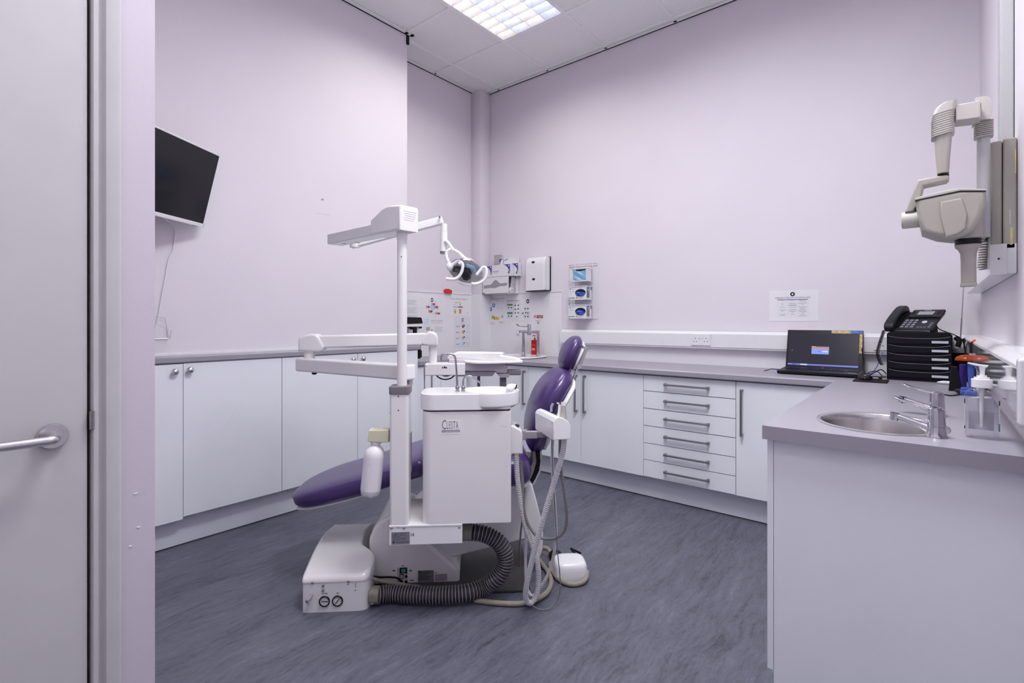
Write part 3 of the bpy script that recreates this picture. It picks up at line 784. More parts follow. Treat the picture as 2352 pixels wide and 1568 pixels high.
# column, collar, pole socket
a, b = C(894, 905, YC), C(938.5, 1200, YC)
XC0, XC1 = a.x, b.x
cy0, cy1 = YC, YC + 0.085
ZCOL = C(905, 905, YC).z
colm = MB(DENT).prism(rrect(XC0, XC1, cy0, cy1, 0.013, 5), 'z', zpt - 0.002, ZCOL)
cp = part('column', colm, cu, 'square white column')
for q in ((915, 910), (915, 942)):
    p = C(*q, YC); part('screw', MB(BLACK).cyl((p.x, YC - 0.001, p.z), (p.x, YC + 0.003, p.z), 0.0028, seg=12), cp)
p = C(893, 948, YC + 0.03); part('screw', MB(BLACK).cyl((XC0 - 0.003, YC + 0.03, p.z), (XC0, YC + 0.03, p.z), 0.005, seg=12), cp)
part('chair_reflection', MB(GREYMID).box(XC1 - 0.001, XC1 + 0.003, cy1 - 0.034, cy1 - 0.002, C(940, 1095, YC).z, C(940, 1000, YC).z, bev=0.001), cp, 'painted dark reflection of the chair on the side of the column')  # grey strip paints the chair's dark reflection onto the column
zc0, zc1 = C(905, 905, YC).z, C(905, 890, YC).z
cl = MB(GREYPL).prism(rrect(XC0 - 0.003, XC1 + 0.004, cy0 - 0.004, cy1 + 0.006, 0.016, 5), 'z', zc0 - 0.002, zc1 + 0.004, bev=0.004)
part('collar', cl, cu, 'dark grey collar')

# cabinet body
a, b = C(968.5, 946, YC), C(1174.5, 1199, YC)
XB0, XB1, ZB0, ZB1 = a.x, b.x, b.z, a.z
YBK = -0.285
body = MB(DENT).prism(rrect(XB0, XB1, YC, YBK, [0.038, 0.010, 0.02, 0.05], 7), 'z', ZB0, ZB1)
bd = part('body', body, cu, 'white cabinet under the bowl')
part('body_seam', MB(BLACK).prism(rrect(XB0 + 0.004, XB1 - 0.004, YC + 0.004, YBK - 0.004, [0.036, 0.01, 0.02, 0.05], 7), 'z', ZB1, ZB1 + 0.006), bd, 'dark seam below the bowl')
a, b = C(1174, 970, -0.40), C(1198.5, 1035, -0.40)
pd = MB(DENT).prism([(XB1 - 0.01, b.z), (b.x, b.z), (b.x, C(1198, 990, -0.40).z), (b.x - 0.006, C(1190, 982, -0.40).z), (XB1 + 0.012, a.z - 0.004), (XB1 - 0.01, a.z)], 'y', -0.455, -0.33, bev=0.007, seg=3)
pod = part('side_pod', pd, bd, 'small pod on the side of the cabinet')
p = C(1187, 977, -0.40)
part('pod_socket', MB(BLACK).ell((p.x, -0.40, p.z), (0.012, 0.03, 0.005)), pod, 'dark slot on the pod')
lo = MB(DENTW)
a, b = C(1013, 966, YC), C(1058, 996, YC); ylo = YC - 0.0008
lo.box(a.x, b.x, ylo, YC, b.z, a.z)
p = C(1015, 985, YC); q = C(1057, 985, YC)
face_text(lo, 'C', (p.x - 0.001, ylo, p.z - 0.001), 0.055, GREYPL, width=0.50)
lo.text('LESTA', Matrix.Translation((C(1025.5, 984, YC).x, ylo, p.z + 0.001)) @ Matrix.Rotation(PI / 2, 4, 'X'), 0.044, GREYPL, width=0.33, gap=1.3)
a2, b2 = C(1014.5, 987, YC), C(1056.5, 992, YC)
lo.box(a2.x, b2.x, ylo - 0.0003, ylo + 0.0002, b2.z, a2.z, m=GREYMID)
face_text(lo, 'TAKARA BELMONT', (a2.x + 0.024, ylo - 0.0001, b2.z + 0.002), 0.0055, DENTW)
lo.box(a2.x + 0.018, a2.x + 0.021, ylo - 0.0006, ylo, b2.z + 0.002, b2.z + 0.006, m=DENTW)
part('logo_plate', lo, bd, 'CLESTA badge on the cabinet front', 20)
for q in ((1154, 979), (1161, 979), (1163, 1070)):
    p = C(*q, YC); part('pin_hole', MB(GREYPL).cyl((p.x, YC - 0.0008, p.z), (p.x, YC, p.z), 0.0016, seg=8), bd)

# bowl: a rounded deck that swells into a round basin at the right
ZD0, ZD1 = ZB1 + 0.005, C(1080, 904, YC).z
XT0, XT1 = C(962, 925, YC - 0.004).x, C(1196, 925, YC + 0.05).x
RB = 0.125
bcx, bcy = XT1 - RB, -0.392
# keep the basin hollow: the deck stops where the basin begins
def deck():
    t = MB(DENTW)
    n = 14
    pts = rrect(XT0, XT0 + 0.16, YC - 0.006, YBK + 0.004, [0.065, 0, 0, 0.065], 8)
    pts = [(x, y) for x, y in pts if x < XT0 + 0.155]
    a0 = math.asin(max(-1, min(1, (YBK + 0.004 - bcy) / (RB - 0.004)))); a1 = math.asin(max(-1, (YC - 0.006 - bcy) / (RB - 0.004)))
    angs = [PI - a1 + (-(a0) + a1) * k / n for k in range(n + 1)]
    arc = [(bcx + (RB - 0.004) * math.cos(q), bcy + (RB - 0.004) * math.sin(q)) for q in angs]
    left_low = [p for p in pts if p[1] < (YC + YBK) / 2]; left_up = [p for p in pts if p[1] >= (YC + YBK) / 2]
    poly = left_low + arc + left_up
    t.prism(poly, 'z', ZD0, ZD1, bev=0.007, seg=3)
    t.prism(rrect(XT0 + 0.012, XB1, YC + 0.004, YBK - 0.004, [0.055, 0.03, 0.03, 0.055], 8), 'z', ZD0 - 0.002, ZD0 + 0.02, bev=0.004)
    return t
dk = part('bowl_deck', deck(), cu, 'glossy white deck', 40)
bw = MB(DENTW)
ZBW = C(1140, 935, bcy - RB * 0.97).z
prof = [(RB * 0.74, ZD0 - 0.001), (RB * 0.86, ZD0 + 0.003), (RB * 0.92, ZBW - 0.003), (RB * 0.975, ZBW - 0.001), (RB, ZBW + 0.004), (RB, ZD1 - 0.004), (RB - 0.0025, ZD1 + 0.0005), (RB - 0.009, ZD1 + 0.0012),
        (RB - 0.014, ZD1 - 0.003), (RB * 0.8, ZD1 - 0.028), (RB * 0.55, ZD1 - 0.040), (RB * 0.2, ZD1 - 0.046), (0.0, ZD1 - 0.047)]
bw.lathe(prof, (bcx, bcy, 0), seg=56)
bl = part('bowl', bw, dk, 'round rinsing bowl', 50)
kn = MB(BLACK); p = C(1185, 889, -0.36)
beam(kn, p + Vector((-0.004, 0, -0.012)), p + Vector((0.004, 0, 0.010)), 0.006, 0.006, BLACK, 0.001, up=(0, 1, 0))
part('bowl_lever', kn, bl, 'small black lever')
kb = MB(DENTW); p = C(1176, 888, -0.33); kb.ell(p, (0.028, 0.03, 0.014)); part('spout_hood', kb, bl)
def spout(pts, y, r, label):
    v = [C(a, b, y) for a, b in pts]
    t = MB(PIPE)
    t.tube(v, r, seg=14)
    b0 = v[0]
    t.lathe([(0.0085, 0), (0.0095, 0.002), (0.0095, 0.006), (0.0065, 0.007), (0.0065, 0.011), (0.0088, 0.012), (0.0088, 0.021), (0.006, 0.024), (0, 0.024)], (b0.x, b0.y, ZD1 - 0.001), seg=18, m=PIPE)
    part('filler_pipe', t, dk, label, 50)
spout([(1050.5, 900), (1049.5, 870), (1047, 835), (1046, 823), (1043, 816), (1037, 813), (1029, 812.5), (1021, 813), (1015, 815), (1013.5, 820), (1013, 828)], -0.43, 0.0042, 'tall chrome cup filler pipe')
spout([(1064, 900), (1064, 884), (1064.5, 873), (1068, 866), (1075, 863.5), (1083, 864.5), (1090, 869), (1105, 880)], -0.43, 0.0040, 'short chrome bowl rinse pipe')

# bottle
bt = MB(CREAM)
a, b = C(847.5, 985, -0.46), C(895, 1012, -0.46)
yb0, yb1 = -0.485, -0.43
bt.prism([(a.x - 0.001, b.z + 0.006), (a.x + 0.004, a.z), (b.x, a.z), (b.x, b.z - 0.002), (a.x + 0.03, b.z - 0.001), (a.x, b.z + 0.002)], 'y', yb0, yb1, bev=0.005, seg=3)
p = C(882, 984, -0.46); bt.cyl((p.x, -0.46, a.z), (p.x, -0.46, a.z + 0.001), 0.004, STEEL, seg=12)
ho = part('bottle_holder', bt, cu, 'cream bottle holder block')
bo = MB(BOTTLEW)
top, bot = C(863.5, 1012, -0.46), C(849.5, 1140, -0.46)
ax = (bot - top); Lb = ax.length
prof = [(0.0, 0), (0.0215, 0.0), (0.0215, 0.010), (0.0185, 0.012), (0.0180, 0.018), (0.026, 0.024), (0.036, 0.036), (0.0405, 0.050), (0.0415, 0.065)]
for k in range(3):
    z = 0.095 + 0.05 * k
    prof += [(0.0410, z), (0.0404, z + 0.002), (0.0410, z + 0.004)]
prof += [(0.0405, Lb - 0.03), (0.0375, Lb - 0.012), (0.030, Lb - 0.003), (0.018, Lb), (0.0, Lb - 0.006)]
t = bmesh.new(); bo.lathe(prof, top, ax, 40)
# five-lobed foot
axn = ax.normalized()
for v in bo.bm.verts:
    h = (v.co - top).dot(axn)
    if h > Lb - 0.02:
        rad = (v.co - top) - axn * h
        an = math.atan2(rad.y, rad.x)
        v.co -= axn * (0.006 * (1 - math.cos(5 * an)) * 0.5 * (h - Lb + 0.02) / 0.02)
part('water_bottle', bo, ho, 'milky white water bottle', 50)

# assistant's suction holder
hn, hf = CD(1291, 984, 1.98), CD(1247, 961, 2.24)
ax = (hn - hf).normalized(); L = (hn - hf).length
sd = Vector((0, 0, 1)).cross(ax).normalized(); up = ax.cross(sd)
MH = Matrix(((sd.x, up.x, ax.x, hf.x), (sd.y, up.y, ax.y, hf.y), (sd.z, up.z, ax.z, hf.z), (0, 0, 0, 1)))
ho = MB(DENTW)
dsec = [(x * 1.12, y * 1.08) for x, y in [(-0.032, -0.040), (0.032, -0.040), (0.032, 0.008), (0.024, 0.024), (0.006, 0.037), (-0.010, 0.042), (-0.024, 0.038), (-0.032, 0.026)]]
dsec = [(-x, y) for x, y in dsec] if sd.dot(Vector((1, 0, 0))) < 0 else dsec
ho.prism(dsec, 'z', 0, L, bev=0.004, seg=3, M=MH)
sh = part('suction_holder', ho, cu, 'white rounded holder for the suction handpieces', 30)
ar = MB(GREYMID)
p, q = CD(1199, 998, 2.17), CD(1290, 997, 2.10)
beam(ar, p, q, 0.02, 0.024, GREYPL, 0.002); r_ = p.lerp(q, 0.40); beam(ar, p.lerp(q, 0.08), r_, 0.026, 0.030, GREYMID, 0.003); beam(ar, p, p.lerp(q, 0.11), 0.034, 0.040, GREYMID, 0.003)
m_ = p.lerp(q, 0.72); ar.box(m_.x - 0.02, m_.x + 0.012, m_.y - 0.02, m_.y + 0.012, m_.z + 0.01, m_.z + 0.04, m=DENTW, bev=0.004)
part('holder_arm', ar, cu, 'grey bar carrying the holder')
hp = MB(OLIVE)
b0 = CD(1294, 962, 2.03); hp.cyl(b0, b0 + Vector((0.001, 0.006, 0.052)), 0.0135, XRAY, 0.010); hp.cyl(b0 + Vector((0.001, 0.006, 0.048)), b0 + Vector((0.001, 0.007, 0.066)), 0.0095, DENT)
part('suction_tip', hp, sh, 'beige suction nozzle')
hp = MB(CHROME)
b0 = CD(1284, 955, 2.06); hp.cyl(b0, b0 + Vector((0.003, 0.004, 0.046)), 0.0065, DENTW, 0.0050); hp.tube([b0 + Vector((0.003, 0.004, 0.040)), b0 + Vector((0.0, 0.004, 0.050)), b0 + Vector((-0.008, 0.004, 0.053))], 0.0038, CHROME)
part('syringe', hp, sh, 'white syringe with a chrome nose')
hp = MB(GREYMID)
b0 = CD(1266, 945, 2.12); hp.tube([b0, b0 + Vector((0.001, 0, 0.02)), b0 + Vector((0.008, 0, 0.034))], 0.0055, GREYMID)
part('ejector_tip', hp, sh, 'grey saliva ejector')

def hose(name, pts, r, m, parent, label, ridges=None, m2=None, seg=12):
    t = MB(m); t.tube([CD(*p) for p in pts], r, m, seg=seg, res=10, ridges=ridges, m2=m2)
    return part(name, t, parent, label, 60)
hose('suction_hose', [(1297, 1006, 2.03), (1291, 1045, 2.04), (1272, 1110, 2.06), (1248, 1190, 2.08), (1226, 1270, 2.11), (1211, 1335, 2.14), (1207, 1366, 2.165), (1213, 1383, 2.18), (1224, 1381, 2.19), (1234, 1360, 2.19), (1237, 1322, 2.19), (1233, 1285, 2.19), (1222, 1250, 2.19), (1205, 1200, 2.19), (1194, 1140, 2.18), (1188, 1090, 2.17), (1186, 1040, 2.16)], 0.0116, HOSES, cu, 'wide white ribbed suction hose looping to the floor', (0.0078, 0.0011), HOSEW)
hose('ejector_hose', [(1270, 1004, 2.10), (1268, 1060, 2.11), (1272, 1130, 2.13), (1277, 1200, 2.15), (1275, 1255, 2.17), (1262, 1310, 2.19), (1240, 1352, 2.21), (1222, 1368, 2.22), (1210, 1345, 2.23), (1207, 1290, 2.23), (1208, 1230, 2.22), (1203, 1180, 2.21), (1192, 1120, 2.20), (1186, 1060, 2.19)], 0.0068, HOSES, cu, 'narrow ribbed saliva ejector hose', (0.0062, 0.0008), HOSEW)
hose('syringe_hose', [(1286, 1004, 2.05), (1287, 1060, 2.06), (1296, 1130, 2.08), (1302, 1180, 2.10), (1298, 1215, 2.12), (1280, 1234, 2.14), (1255, 1237, 2.16), (1230, 1228, 2.17), (1210, 1195, 2.18), (1201, 1150, 2.18), (1199, 1100, 2.18), (1194, 1055, 2.17)], 0.0060, HOSES, cu, 'smooth grey syringe hose hanging in a loop')
hose('cable', [(1267, 1000, 2.09), (1269, 1060, 2.10), (1274, 1160, 2.12), (1280, 1260, 2.14), (1286, 1320, 2.16), (1286, 1360, 2.17), (1276, 1385, 2.18), (1258, 1398, 2.17), (1238, 1398, 2.165), (1220, 1389, 2.18)], 0.0021, HOSES, cu, 'thin grey cable hanging to the floor', seg=8)
hose('grey_hose', [(1198, 1060, 2.20), (1202, 1120, 2.21), (1201, 1180, 2.22), (1196, 1225, 2.25), (1194, 1262, 2.28), (1194, 1300, 2.33)], 0.0045, HOSES, cu, 'dark grey tube dropping behind the cabinet')
t = MB(OLIVE); p = C(1186, 1036, -0.40); t.cyl((p.x, p.y, p.z - 0.016), (p.x, p.y, p.z + 0.004), 0.0165, OLIVE); part('hose_socket', t, cu, 'khaki hose socket')

# ---- operating light on its pole
PX, PY = C(923.5, 700, YC + 0.045).x, YC + 0.045
ol = thing('operating_light', 'white dental operating light on a tall pole with folded arms', 'light', (PX, PY, ZCOL), FR)
zt = C(923, 530, PY).z
po = MB(DENT).cyl((PX, PY, ZCOL - 0.002), (PX, PY, zt + 0.02), 0.0205, seg=32)
pp = part('pole', po, ol, 'white round pole')
zr = C(923, 550, PY).z
part('pole_sleeve', MB(DENT).cyl((PX, PY, zr), (PX, PY, zt + 0.004), 0.0222, seg=32), pp)
pm = C(923, 589, PY - 0.02); part('pole_screw', MB(BLACK).cyl((PX, PY - 0.022, pm.z), (PX, PY - 0.018, pm.z), 0.0022, seg=10), pp)
A0 = Vector((PX, PY, C(923, 524, PY).z + 0.004)); A1 = CD(776, 553, 2.46); A1.z = A0.z
dr = (A1 - A0).normalized()
hb = MB(DENT)
sd = Vector((0, 0, 1)).cross(dr)
MA = Matrix(((dr.x, sd.x, 0, A0.x), (dr.y, sd.y, 0, A0.y), (0, 0, 1, A0.z), (0, 0, 0, 1)))
hbx = [(-0.052, 0), (-0.052, 0.096), (-0.046, 0.101), (0.030, 0.110), (0.050, 0.109), (0.080, 0.102), (0.165, 0.066), (0.165, 0)]
hb.prism([(x, z - 0.022) for x, z in hbx], 'y', -0.048, 0.048, bev=0.010, seg=4, M=MA)
hx_ = part('arm_housing', hb, ol, 'white wedge-topped housing at the pole top', 30)
lt = MB(INKL)
for k in range(5):
    lt.box(-0.0526, -0.0520, -0.034 + 0.003 * k, 0.030 - 0.004 * (k % 3), 0.056 - 0.009 * k, 0.0575 - 0.009 * k, M=MA)
part('warning_print', lt, hx_, 'faint printed lines')
am = MB(DENT); 
am.box(0.13, (A1 - A0).length + 0.03, -0.040, 0.040, -0.020, 0.030, bev=0.006, seg=3, M=MA)
am2 = part('lower_arm', am, ol, 'flat white arm reaching back from the pole')
sp = MB(BLACK); L1 = (A1 - A0).length
sp.box(L1 - 0.06, L1 - 0.045, -0.012, 0.004, -0.0206, -0.019, M=MA).box(L1 + 0.0295, L1 + 0.031, -0.030, -0.012, 0.000, 0.010, m=GREYMID, M=MA).box(L1 - 0.13, L1 - 0.12, -0.0404, -0.02, -0.0206, -0.019, M=MA)
part('arm_fixing', sp, am2)
B0, B1 = CD(815, 560, 2.50), CD(1012, 507, 2.56)
ba = MB(DENT); beam(ba, B0, B1, 0.036, 0.040, DENT, 0.008, 3, ext=(0.02, 0.012))
ba.cyl(B0 + Vector((0, 0, -0.018)), B0 + Vector((0, 0, 0.06)), 0.024)
up_arm = part('spring_arm', ba, ol, 'white spring arm rising to the lamp')
jn = MB(BLACK); p = CD(1010, 499, 2.535); jn.cyl(p + Vector((0, -0.012, 0)), p + Vector((0, 0.0, 0)), 0.005, GREYPL, seg=12)
part('arm_pin', jn, up_arm)
dtp, dbt = CD(1020, 514, 2.56), CD(1018.5, 583, 2.56)
dt = MB(DENT).cyl(dtp, dtp.lerp(dbt, 0.25), 0.0160, seg=24); dt.cyl(dtp.lerp(dbt, 0.26), dtp.lerp(dbt, 0.92), 0.0185, DENT, seg=24)
dt.cyl(dtp.lerp(dbt, 0.92), dbt, 0.0180, GREYPL, 0.0160, seg=24)
part('drop_tube', dt, ol, 'white drop tube with a grey end')
TL = 2.54
def lamp(pts, t=TL): return [CD(a, b, t + (p[2] if len(p) > 2 else 0)) for p in pts for a, b in ((p[0], p[1]),)]
yk = MB(DENTW)
yk.tube(lamp([(1023, 552), (1030, 559), (1037, 569), (1043, 576)]), 0.0095)
yk.tube(lamp([(1036, 572), (1029, 576), (1025, 582), (1026, 592), (1031, 603), (1037, 612)], TL - 0.03), 0.0085)
yk.tube(lamp([(1036, 572), (1046, 576), (1056, 582), (1064, 590), (1072, 596)], TL + 0.02), 0.0085)
p = CD(1033, 612, TL - 0.04); yk.ell(p, (0.018, 0.02, 0.02)); yk.tube(lamp([(1031, 612), (1040, 607), (1050, 600), (1057, 597)], TL - 0.03), 0.010)
yoke = part('yoke', yk, ol, 'white tubular yoke')
# reflector dish: oval, facing down toward the chair
LC = CD(1070, 621, TL)
vax = (Vector((-0.02, -0.80, -0.50))).normalized()
uax = (CD(1098, 636, TL) - CD(1042, 606, TL)); uax = (uax - vax * uax.dot(vax)).normalized(); wax = vax.cross(uax)
ML = Matrix(((uax.x, wax.x, vax.x, LC.x), (uax.y, wax.y, vax.y, LC.y), (uax.z, wax.z, vax.z, LC.z), (0, 0, 0, 1)))
dish = MB(DENT)
SW_ = -1.0 if wax.z > 0 else 1.0      # so the bulb cover hangs in the lower half
rg = []
for r_, h in ((0.02, -0.030), (0.045, -0.026), (0.068, -0.014), (0.080, 0.004), (0.078, 0.005), (0.066, -0.010), (0.044, -0.021), (0.02, -0.025)):
    rg.append([(r_ * 1.12 * math.cos(2 * PI * k / 32), r_ * 0.82 * math.sin(2 * PI * k / 32), h) for k in range(32)])
LREF = mat('faceted_reflector', (0.84, 0.80, 0.70), 0.35, 0.0, var=0.10, scale=60, coat=0.5)
dish.loft(rg, LREF, M=ML)
lhd = part('reflector', dish, ol, 'mirrored oval reflector', 50)
cs = MB(CLEAR); rg = []
for r_, h in ((0.088, 0.008), (0.086, 0.020), (0.074, 0.036), (0.05, 0.046), (0.02, 0.050), (0.02, 0.0485), (0.05, 0.0445), (0.073, 0.0345), (0.0845, 0.019), (0.0865, 0.008)):
    rg.append([(r_ * 1.12 * math.cos(2 * PI * k / 40), r_ * 0.86 * math.sin(2 * PI * k / 40), h) for k in range(40)])
cs.loft(rg, CLEAR, M=ML)
part('splash_shield', cs, ol, 'clear plastic front shield', 60)
bk_ = MB(BLACK)
bk_.prism([(x * 0.86 - 0.006, y * SW_ * 0.86 + 0.004 * SW_) for x, y in [(-0.072, 0.006), (-0.050, -0.010), (-0.020, -0.012), (0.000, -0.024), (0.026, -0.024), (0.046, 0.000), (0.050, 0.022), (0.034, 0.044), (0.012, 0.046), (-0.010, 0.028), (-0.036, 0.022), (-0.060, 0.024)]], 'z', -0.012, 0.022, bev=0.004, M=ML)
bk_.prism([(x, y * SW_) for x, y in [(-0.012, -0.038), (0.030, -0.040), (0.058, -0.012), (0.050, -0.002), (0.024, -0.026), (-0.006, -0.024)]], 'z', -0.010, 0.012, m=MASKB, M=ML)
part('bulb_cover', bk_, lhd, 'black bulb cover', 40)
hd1 = MB(DENTW).tube(lamp([(1054, 606), (1060, 603), (1063, 611), (1060, 625), (1053, 636), (1043, 641), (1034, 641), (1025, 640)], TL - 0.10), 0.0075)
part('lamp_handle', hd1, ol, 'white looped handle')
hd2 = MB(DENTW).tube(lamp([(1095, 631), (1102, 622), (1110, 614), (1116, 616), (1117, 628), (1113, 641), (1103, 649), (1091, 652), (1083, 651)], TL - 0.06), 0.0075)
part('lamp_handle', hd2, ol, 'white looped handle')

# ---- delivery table
dv = thing('delivery_table', 'white dental delivery table with folded arms and a flat instrument tray', 'dental unit', (PX + 0.05, PY + 0.06, ZCOL), FR)
l0, l1 = CD(936, 853, 2.17), CD(700, 838, 2.55)
l1.z = l0.z = (l0.z + l1.z) / 2
am = MB(DENT); beam(am, l0, l1, 0.065, 0.066, DENT, 0.010, 4, ext=(0.02, 0.035))
la_ = part('lower_arm', am, dv, 'lower white arm')
t = MB(BLACK); p = CD(722, 857, 2.50); t.ell(p, (0.013, 0.013, 0.007)); part('arm_stop', t, la_)
t = MB(DENT).cyl((l0.x + 0.005, l0.y + 0.01, zc1 - 0.002), (l0.x + 0.005, l0.y + 0.01, l0.z - 0.03), 0.016, GREYMID); part('arm_pivot', t, dv, 'grey pivot post')
e0 = CD(711, 812, 2.56)
t = MB(DENT).cyl((e0.x, e0.y, l1.z + 0.028), (e0.x, e0.y, l1.z + 0.085), 0.026, DENT, 0.028, seg=28); part('elbow', t, dv)
u0, u1 = CD(715, 785, 2.56), CD(990, 778, 2.64)
t = MB(DENT); beam(t, u0, u1, 0.062, 0.064, DENT, 0.010, 4, ext=(-0.03, -0.02)); ua = part('upper_arm', t, dv, 'upper white arm')
def knuckle(pts, y0, w, name, lab):
    q = [(v.x, v.z) for v in (CD(a, b, y0) for a, b in pts)]
    yy = CD(pts[0][0], pts[0][1], y0).y
    t = MB(DENT).prism(q, 'y', yy - w / 2, yy + w / 2, bev=0.012, seg=4)
    part(name, t, dv, lab)
knuckle([(691, 806), (691, 778), (702, 770), (718, 766), (730, 767), (738, 775), (748, 795), (745, 803), (736, 806)], 2.56, 0.088, 'elbow_cover', 'rounded elbow cover')
knuckle([(969, 791), (969, 782), (977, 768), (986, 761), (995, 761), (1004, 767), (1007, 775), (1007, 793), (985, 794)], 2.64, 0.084, 'shoulder_cover', 'rounded cover above the tray post')
pt, pb = CD(994.5, 792, 2.64), CD(994.5, 834, 2.64)
t = MB(DENT).cyl(pb, pt, 0.0215, seg=28); part('tray_post', t, dv)
y0 = CD(1000, 845, 2.64).y
a, b = CD(978, 833, 2.64), CD(1060, 860, 2.64)
t = MB(DENT).box(a.x, b.x + 0.02, y0 - 0.055, y0 + 0.055, b.z, a.z, bev=0.005, seg=3)
cb = part('control_box', t, dv, 'white control box beside the tray')
t = MB(BLACK)
for q, r_ in (((1017, 843.5), 0.0035), ((1021.5, 843), 0.0048), ((1025.5, 844), 0.0035)):
    p = CD(*q, 2.59); t.cyl((p.x, y0 - 0.057, p.z), (p.x, y0 - 0.05, p.z), r_, seg=14)
part('jack_hole', t, cb)
t = MB(DENTW); p = CD(980, 838, 2.60); t.ell((p.x, y0 - 0.05, p.z), (0.007, 0.008, 0.010)); part('box_knob', t, cb)
t = MB(HOSES); t.tube([CD(978, 838, 2.6), CD(975, 846, 2.6), CD(975, 870, 2.6), CD(975, 905, 2.6)], 0.003); part('cord', t, cb)
t = MB(STEEL); p = CD(991.5, 860, 2.62); t.cyl((p.x, p.y, p.z - 0.19), (p.x, p.y, p.z + 0.005), 0.005); part('hanger_rod', t, cb, 'thin steel rod')
t = MB(BLACK); t.tube([CD(999, 859, 2.62), CD(1010, 868, 2.62), (CD(1023, 871, 2.62)), CD(1036, 868, 2.62), CD(1047, 859, 2.62)], 0.0034); t.tube([CD(1010, 859, 2.66), CD(1024, 863, 2.66), CD(1040, 859, 2.66)], 0.004); part('tube_loop', t, cb, 'black tube hanging below')
# tray: tilted board with a waisted front edge
TP = [CD(1028, 817, 2.74), CD(1046, 822, 2.70), CD(1068, 829, 2.64), CD(1084, 833.5, 2.61), CD(1100, 834.5, 2.60), CD(1130, 833, 2.61), CD(1165, 830, 2.63), CD(1199, 827.5, 2.65), CD(1202, 826, 2.67), CD(1190, 820.5, 2.78), CD(1153, 816, 2.88), CD(1160, 810.5, 2.96), CD(1157, 808.5, 2.99), CD(1110, 808, 3.0), CD(1058, 808.5, 3.0), CD(1050, 809.5, 2.99), CD(1029, 814, 2.84)]
cen = sum(TP, Vector()) / len(TP)
# best plane z = a x + b y + c through the outline
sx = [[0.0] * 3 for _ in range(3)]; sb = [0.0] * 3
for p in TP:
    r_ = (p.x, p.y, 1.0)
    for i in range(3):
        sb[i] += r_[i] * p.z
        for j in range(3): sx[i][j] += r_[i] * r_[j]
ab = Matrix(sx).inverted() @ Vector(sb)
rim = [Vector((p.x, p.y, ab.x * p.x + ab.y * p.y + ab.z)) for p in TP]
def off(ring, d, dz):
    c = sum(ring, Vector()) / len(ring)
    return [p + (c - p).normalized() * d + Vector((0, 0, dz)) for p in ring]
t = MB(DENTW)
t.loft([off(rim, 0.006, -0.012), off(rim, 0.0, -0.008), off(rim, 0.0, -0.001), off(rim, 0.004, 0.002), off(rim, 0.014, 0.002), off(rim, 0.020, -0.002)], DENTW)
tr = part('tray', t, dv, 'flat white instrument tray', 30)
yb_ = y0 - 0.01
q = [(1029, 826), (1031, 847), (1035, 852), (1130, 855), (1150, 858), (1170, 860), (1170, 842), (1155, 838), (1100, 836)]
ub = MB(DENTG).prism([(v.x, v.z) for v in (C(a, b, yb_) for a, b in [(1031, 824), (1031, 847), (1036, 853), (1135, 853), (1142, 857), (1165, 858), (1166, 846), (1158, 838), (1150, 830)])], 'y', yb_, yb_ + 0.20, bev=0.008, seg=3)
un = part('tray_body', ub, dv, 'lilac grey body under the tray')
a, b = C(1046, 854, yb_), C(1136, 864, yb_)
t = MB(GREYMID).prism([(a.x, a.z), (a.x, b.z), (C(1131, 864, yb_).x, b.z), (C(1139, 855, yb_).x, a.z)], 'y', yb_ + 0.01, yb_ + 0.10); part('under_rail', t, un, 'grey rail')
t = MB(GREYMID).prism([(v.x, v.z) for v in (C(a, b, yb_) for a, b in [(1141, 858), (1150, 867), (1169, 867), (1170, 858)])], 'y', yb_ + 0.0, yb_ + 0.05); part('holder_bracket', t, un)
a, b = C(1166, 848, yb_ + 0.02), C(1196, 860.5, yb_ + 0.02)
t = MB(GREYPL).box(a.x, b.x, yb_ + 0.0, yb_ + 0.045, b.z, a.z, bev=0.006, seg=3); part('tray_handle', t, un, 'dark grey grip')
for (x0, x1, y_) in ((1096, 1103, 0.08), (1148, 1163, 0.03)):
    a, b = C(x0, 862, yb_ + y_), C(x1, 905, yb_ + y_)
    t = MB(GREYPL).box(a.x, b.x, yb_ + y_, yb_ + y_ + 0.02, b.z, a.z, bev=0.002); part('handpiece_tube', t, un, 'dark hanging tube')
t = MB(DENTW); a = C(1164, 838, yb_); t.ell((a.x - 0.006, yb_ + 0.02, a.z - 0.008), (0.016, 0.02, 0.006)); part('finger_rest', t, un)

# ---- floor box with the gauges
YF = -0.388
jb = thing('floor_junction_box', 'white floor box with two pressure gauges and a sloping lid', 'utility box', (-0.78, YF + 0.2, 0), FR)
x0, x1 = -0.920, -0.638
zs_ = 0.127
secs = [(YF, x0, x1), (YF + 0.05, x0 - 0.003, x1), (YF + 0.14, x0 - 0.006, x1 - 0.004), (YF + 0.22, x0 - 0.008, x1 - 0.07), (YF + 0.30, x0 - 0.008, x1 - 0.085), (YF + 0.38, x0 - 0.004, x1 - 0.09), (YF + 0.46, x0 + 0.012, x1 - 0.07)]
def boxplan(inset=0.0):
    L = [(a, y) for y, a, b in secs]; R = [(b, y) for y, a, b in secs]
    P = [Vector((p[0], p[1], 0)) for p in R]; Q = [Vector((p[0], p[1], 0)) for p in L]
    Rr = path(P, 4); Ll = path(Q, 4)
    # rounded front corners
    fr = [(Ll[0].x, YF + 0.012), (Ll[0].x + 0.003, YF + 0.004), (Ll[0].x + 0.010, YF)] + [(x1 - 0.040, YF), (x1 - 0.018, YF + 0.006), (x1 - 0.005, YF + 0.020), (x1, YF + 0.040)]
    pts = fr + [(p.x, p.y) for p in Rr if p.y > YF + 0.045] + [(p.x, p.y) for p in reversed(Ll) if p.y > YF + 0.02]
    c = Vector((sum(p[0] for p in pts) / len(pts), sum(p[1] for p in pts) / len(pts)))
    out = []
    for p in pts:
        v = c - Vector(p); out.append(tuple(Vector(p) + v.normalized() * inset))
    return out
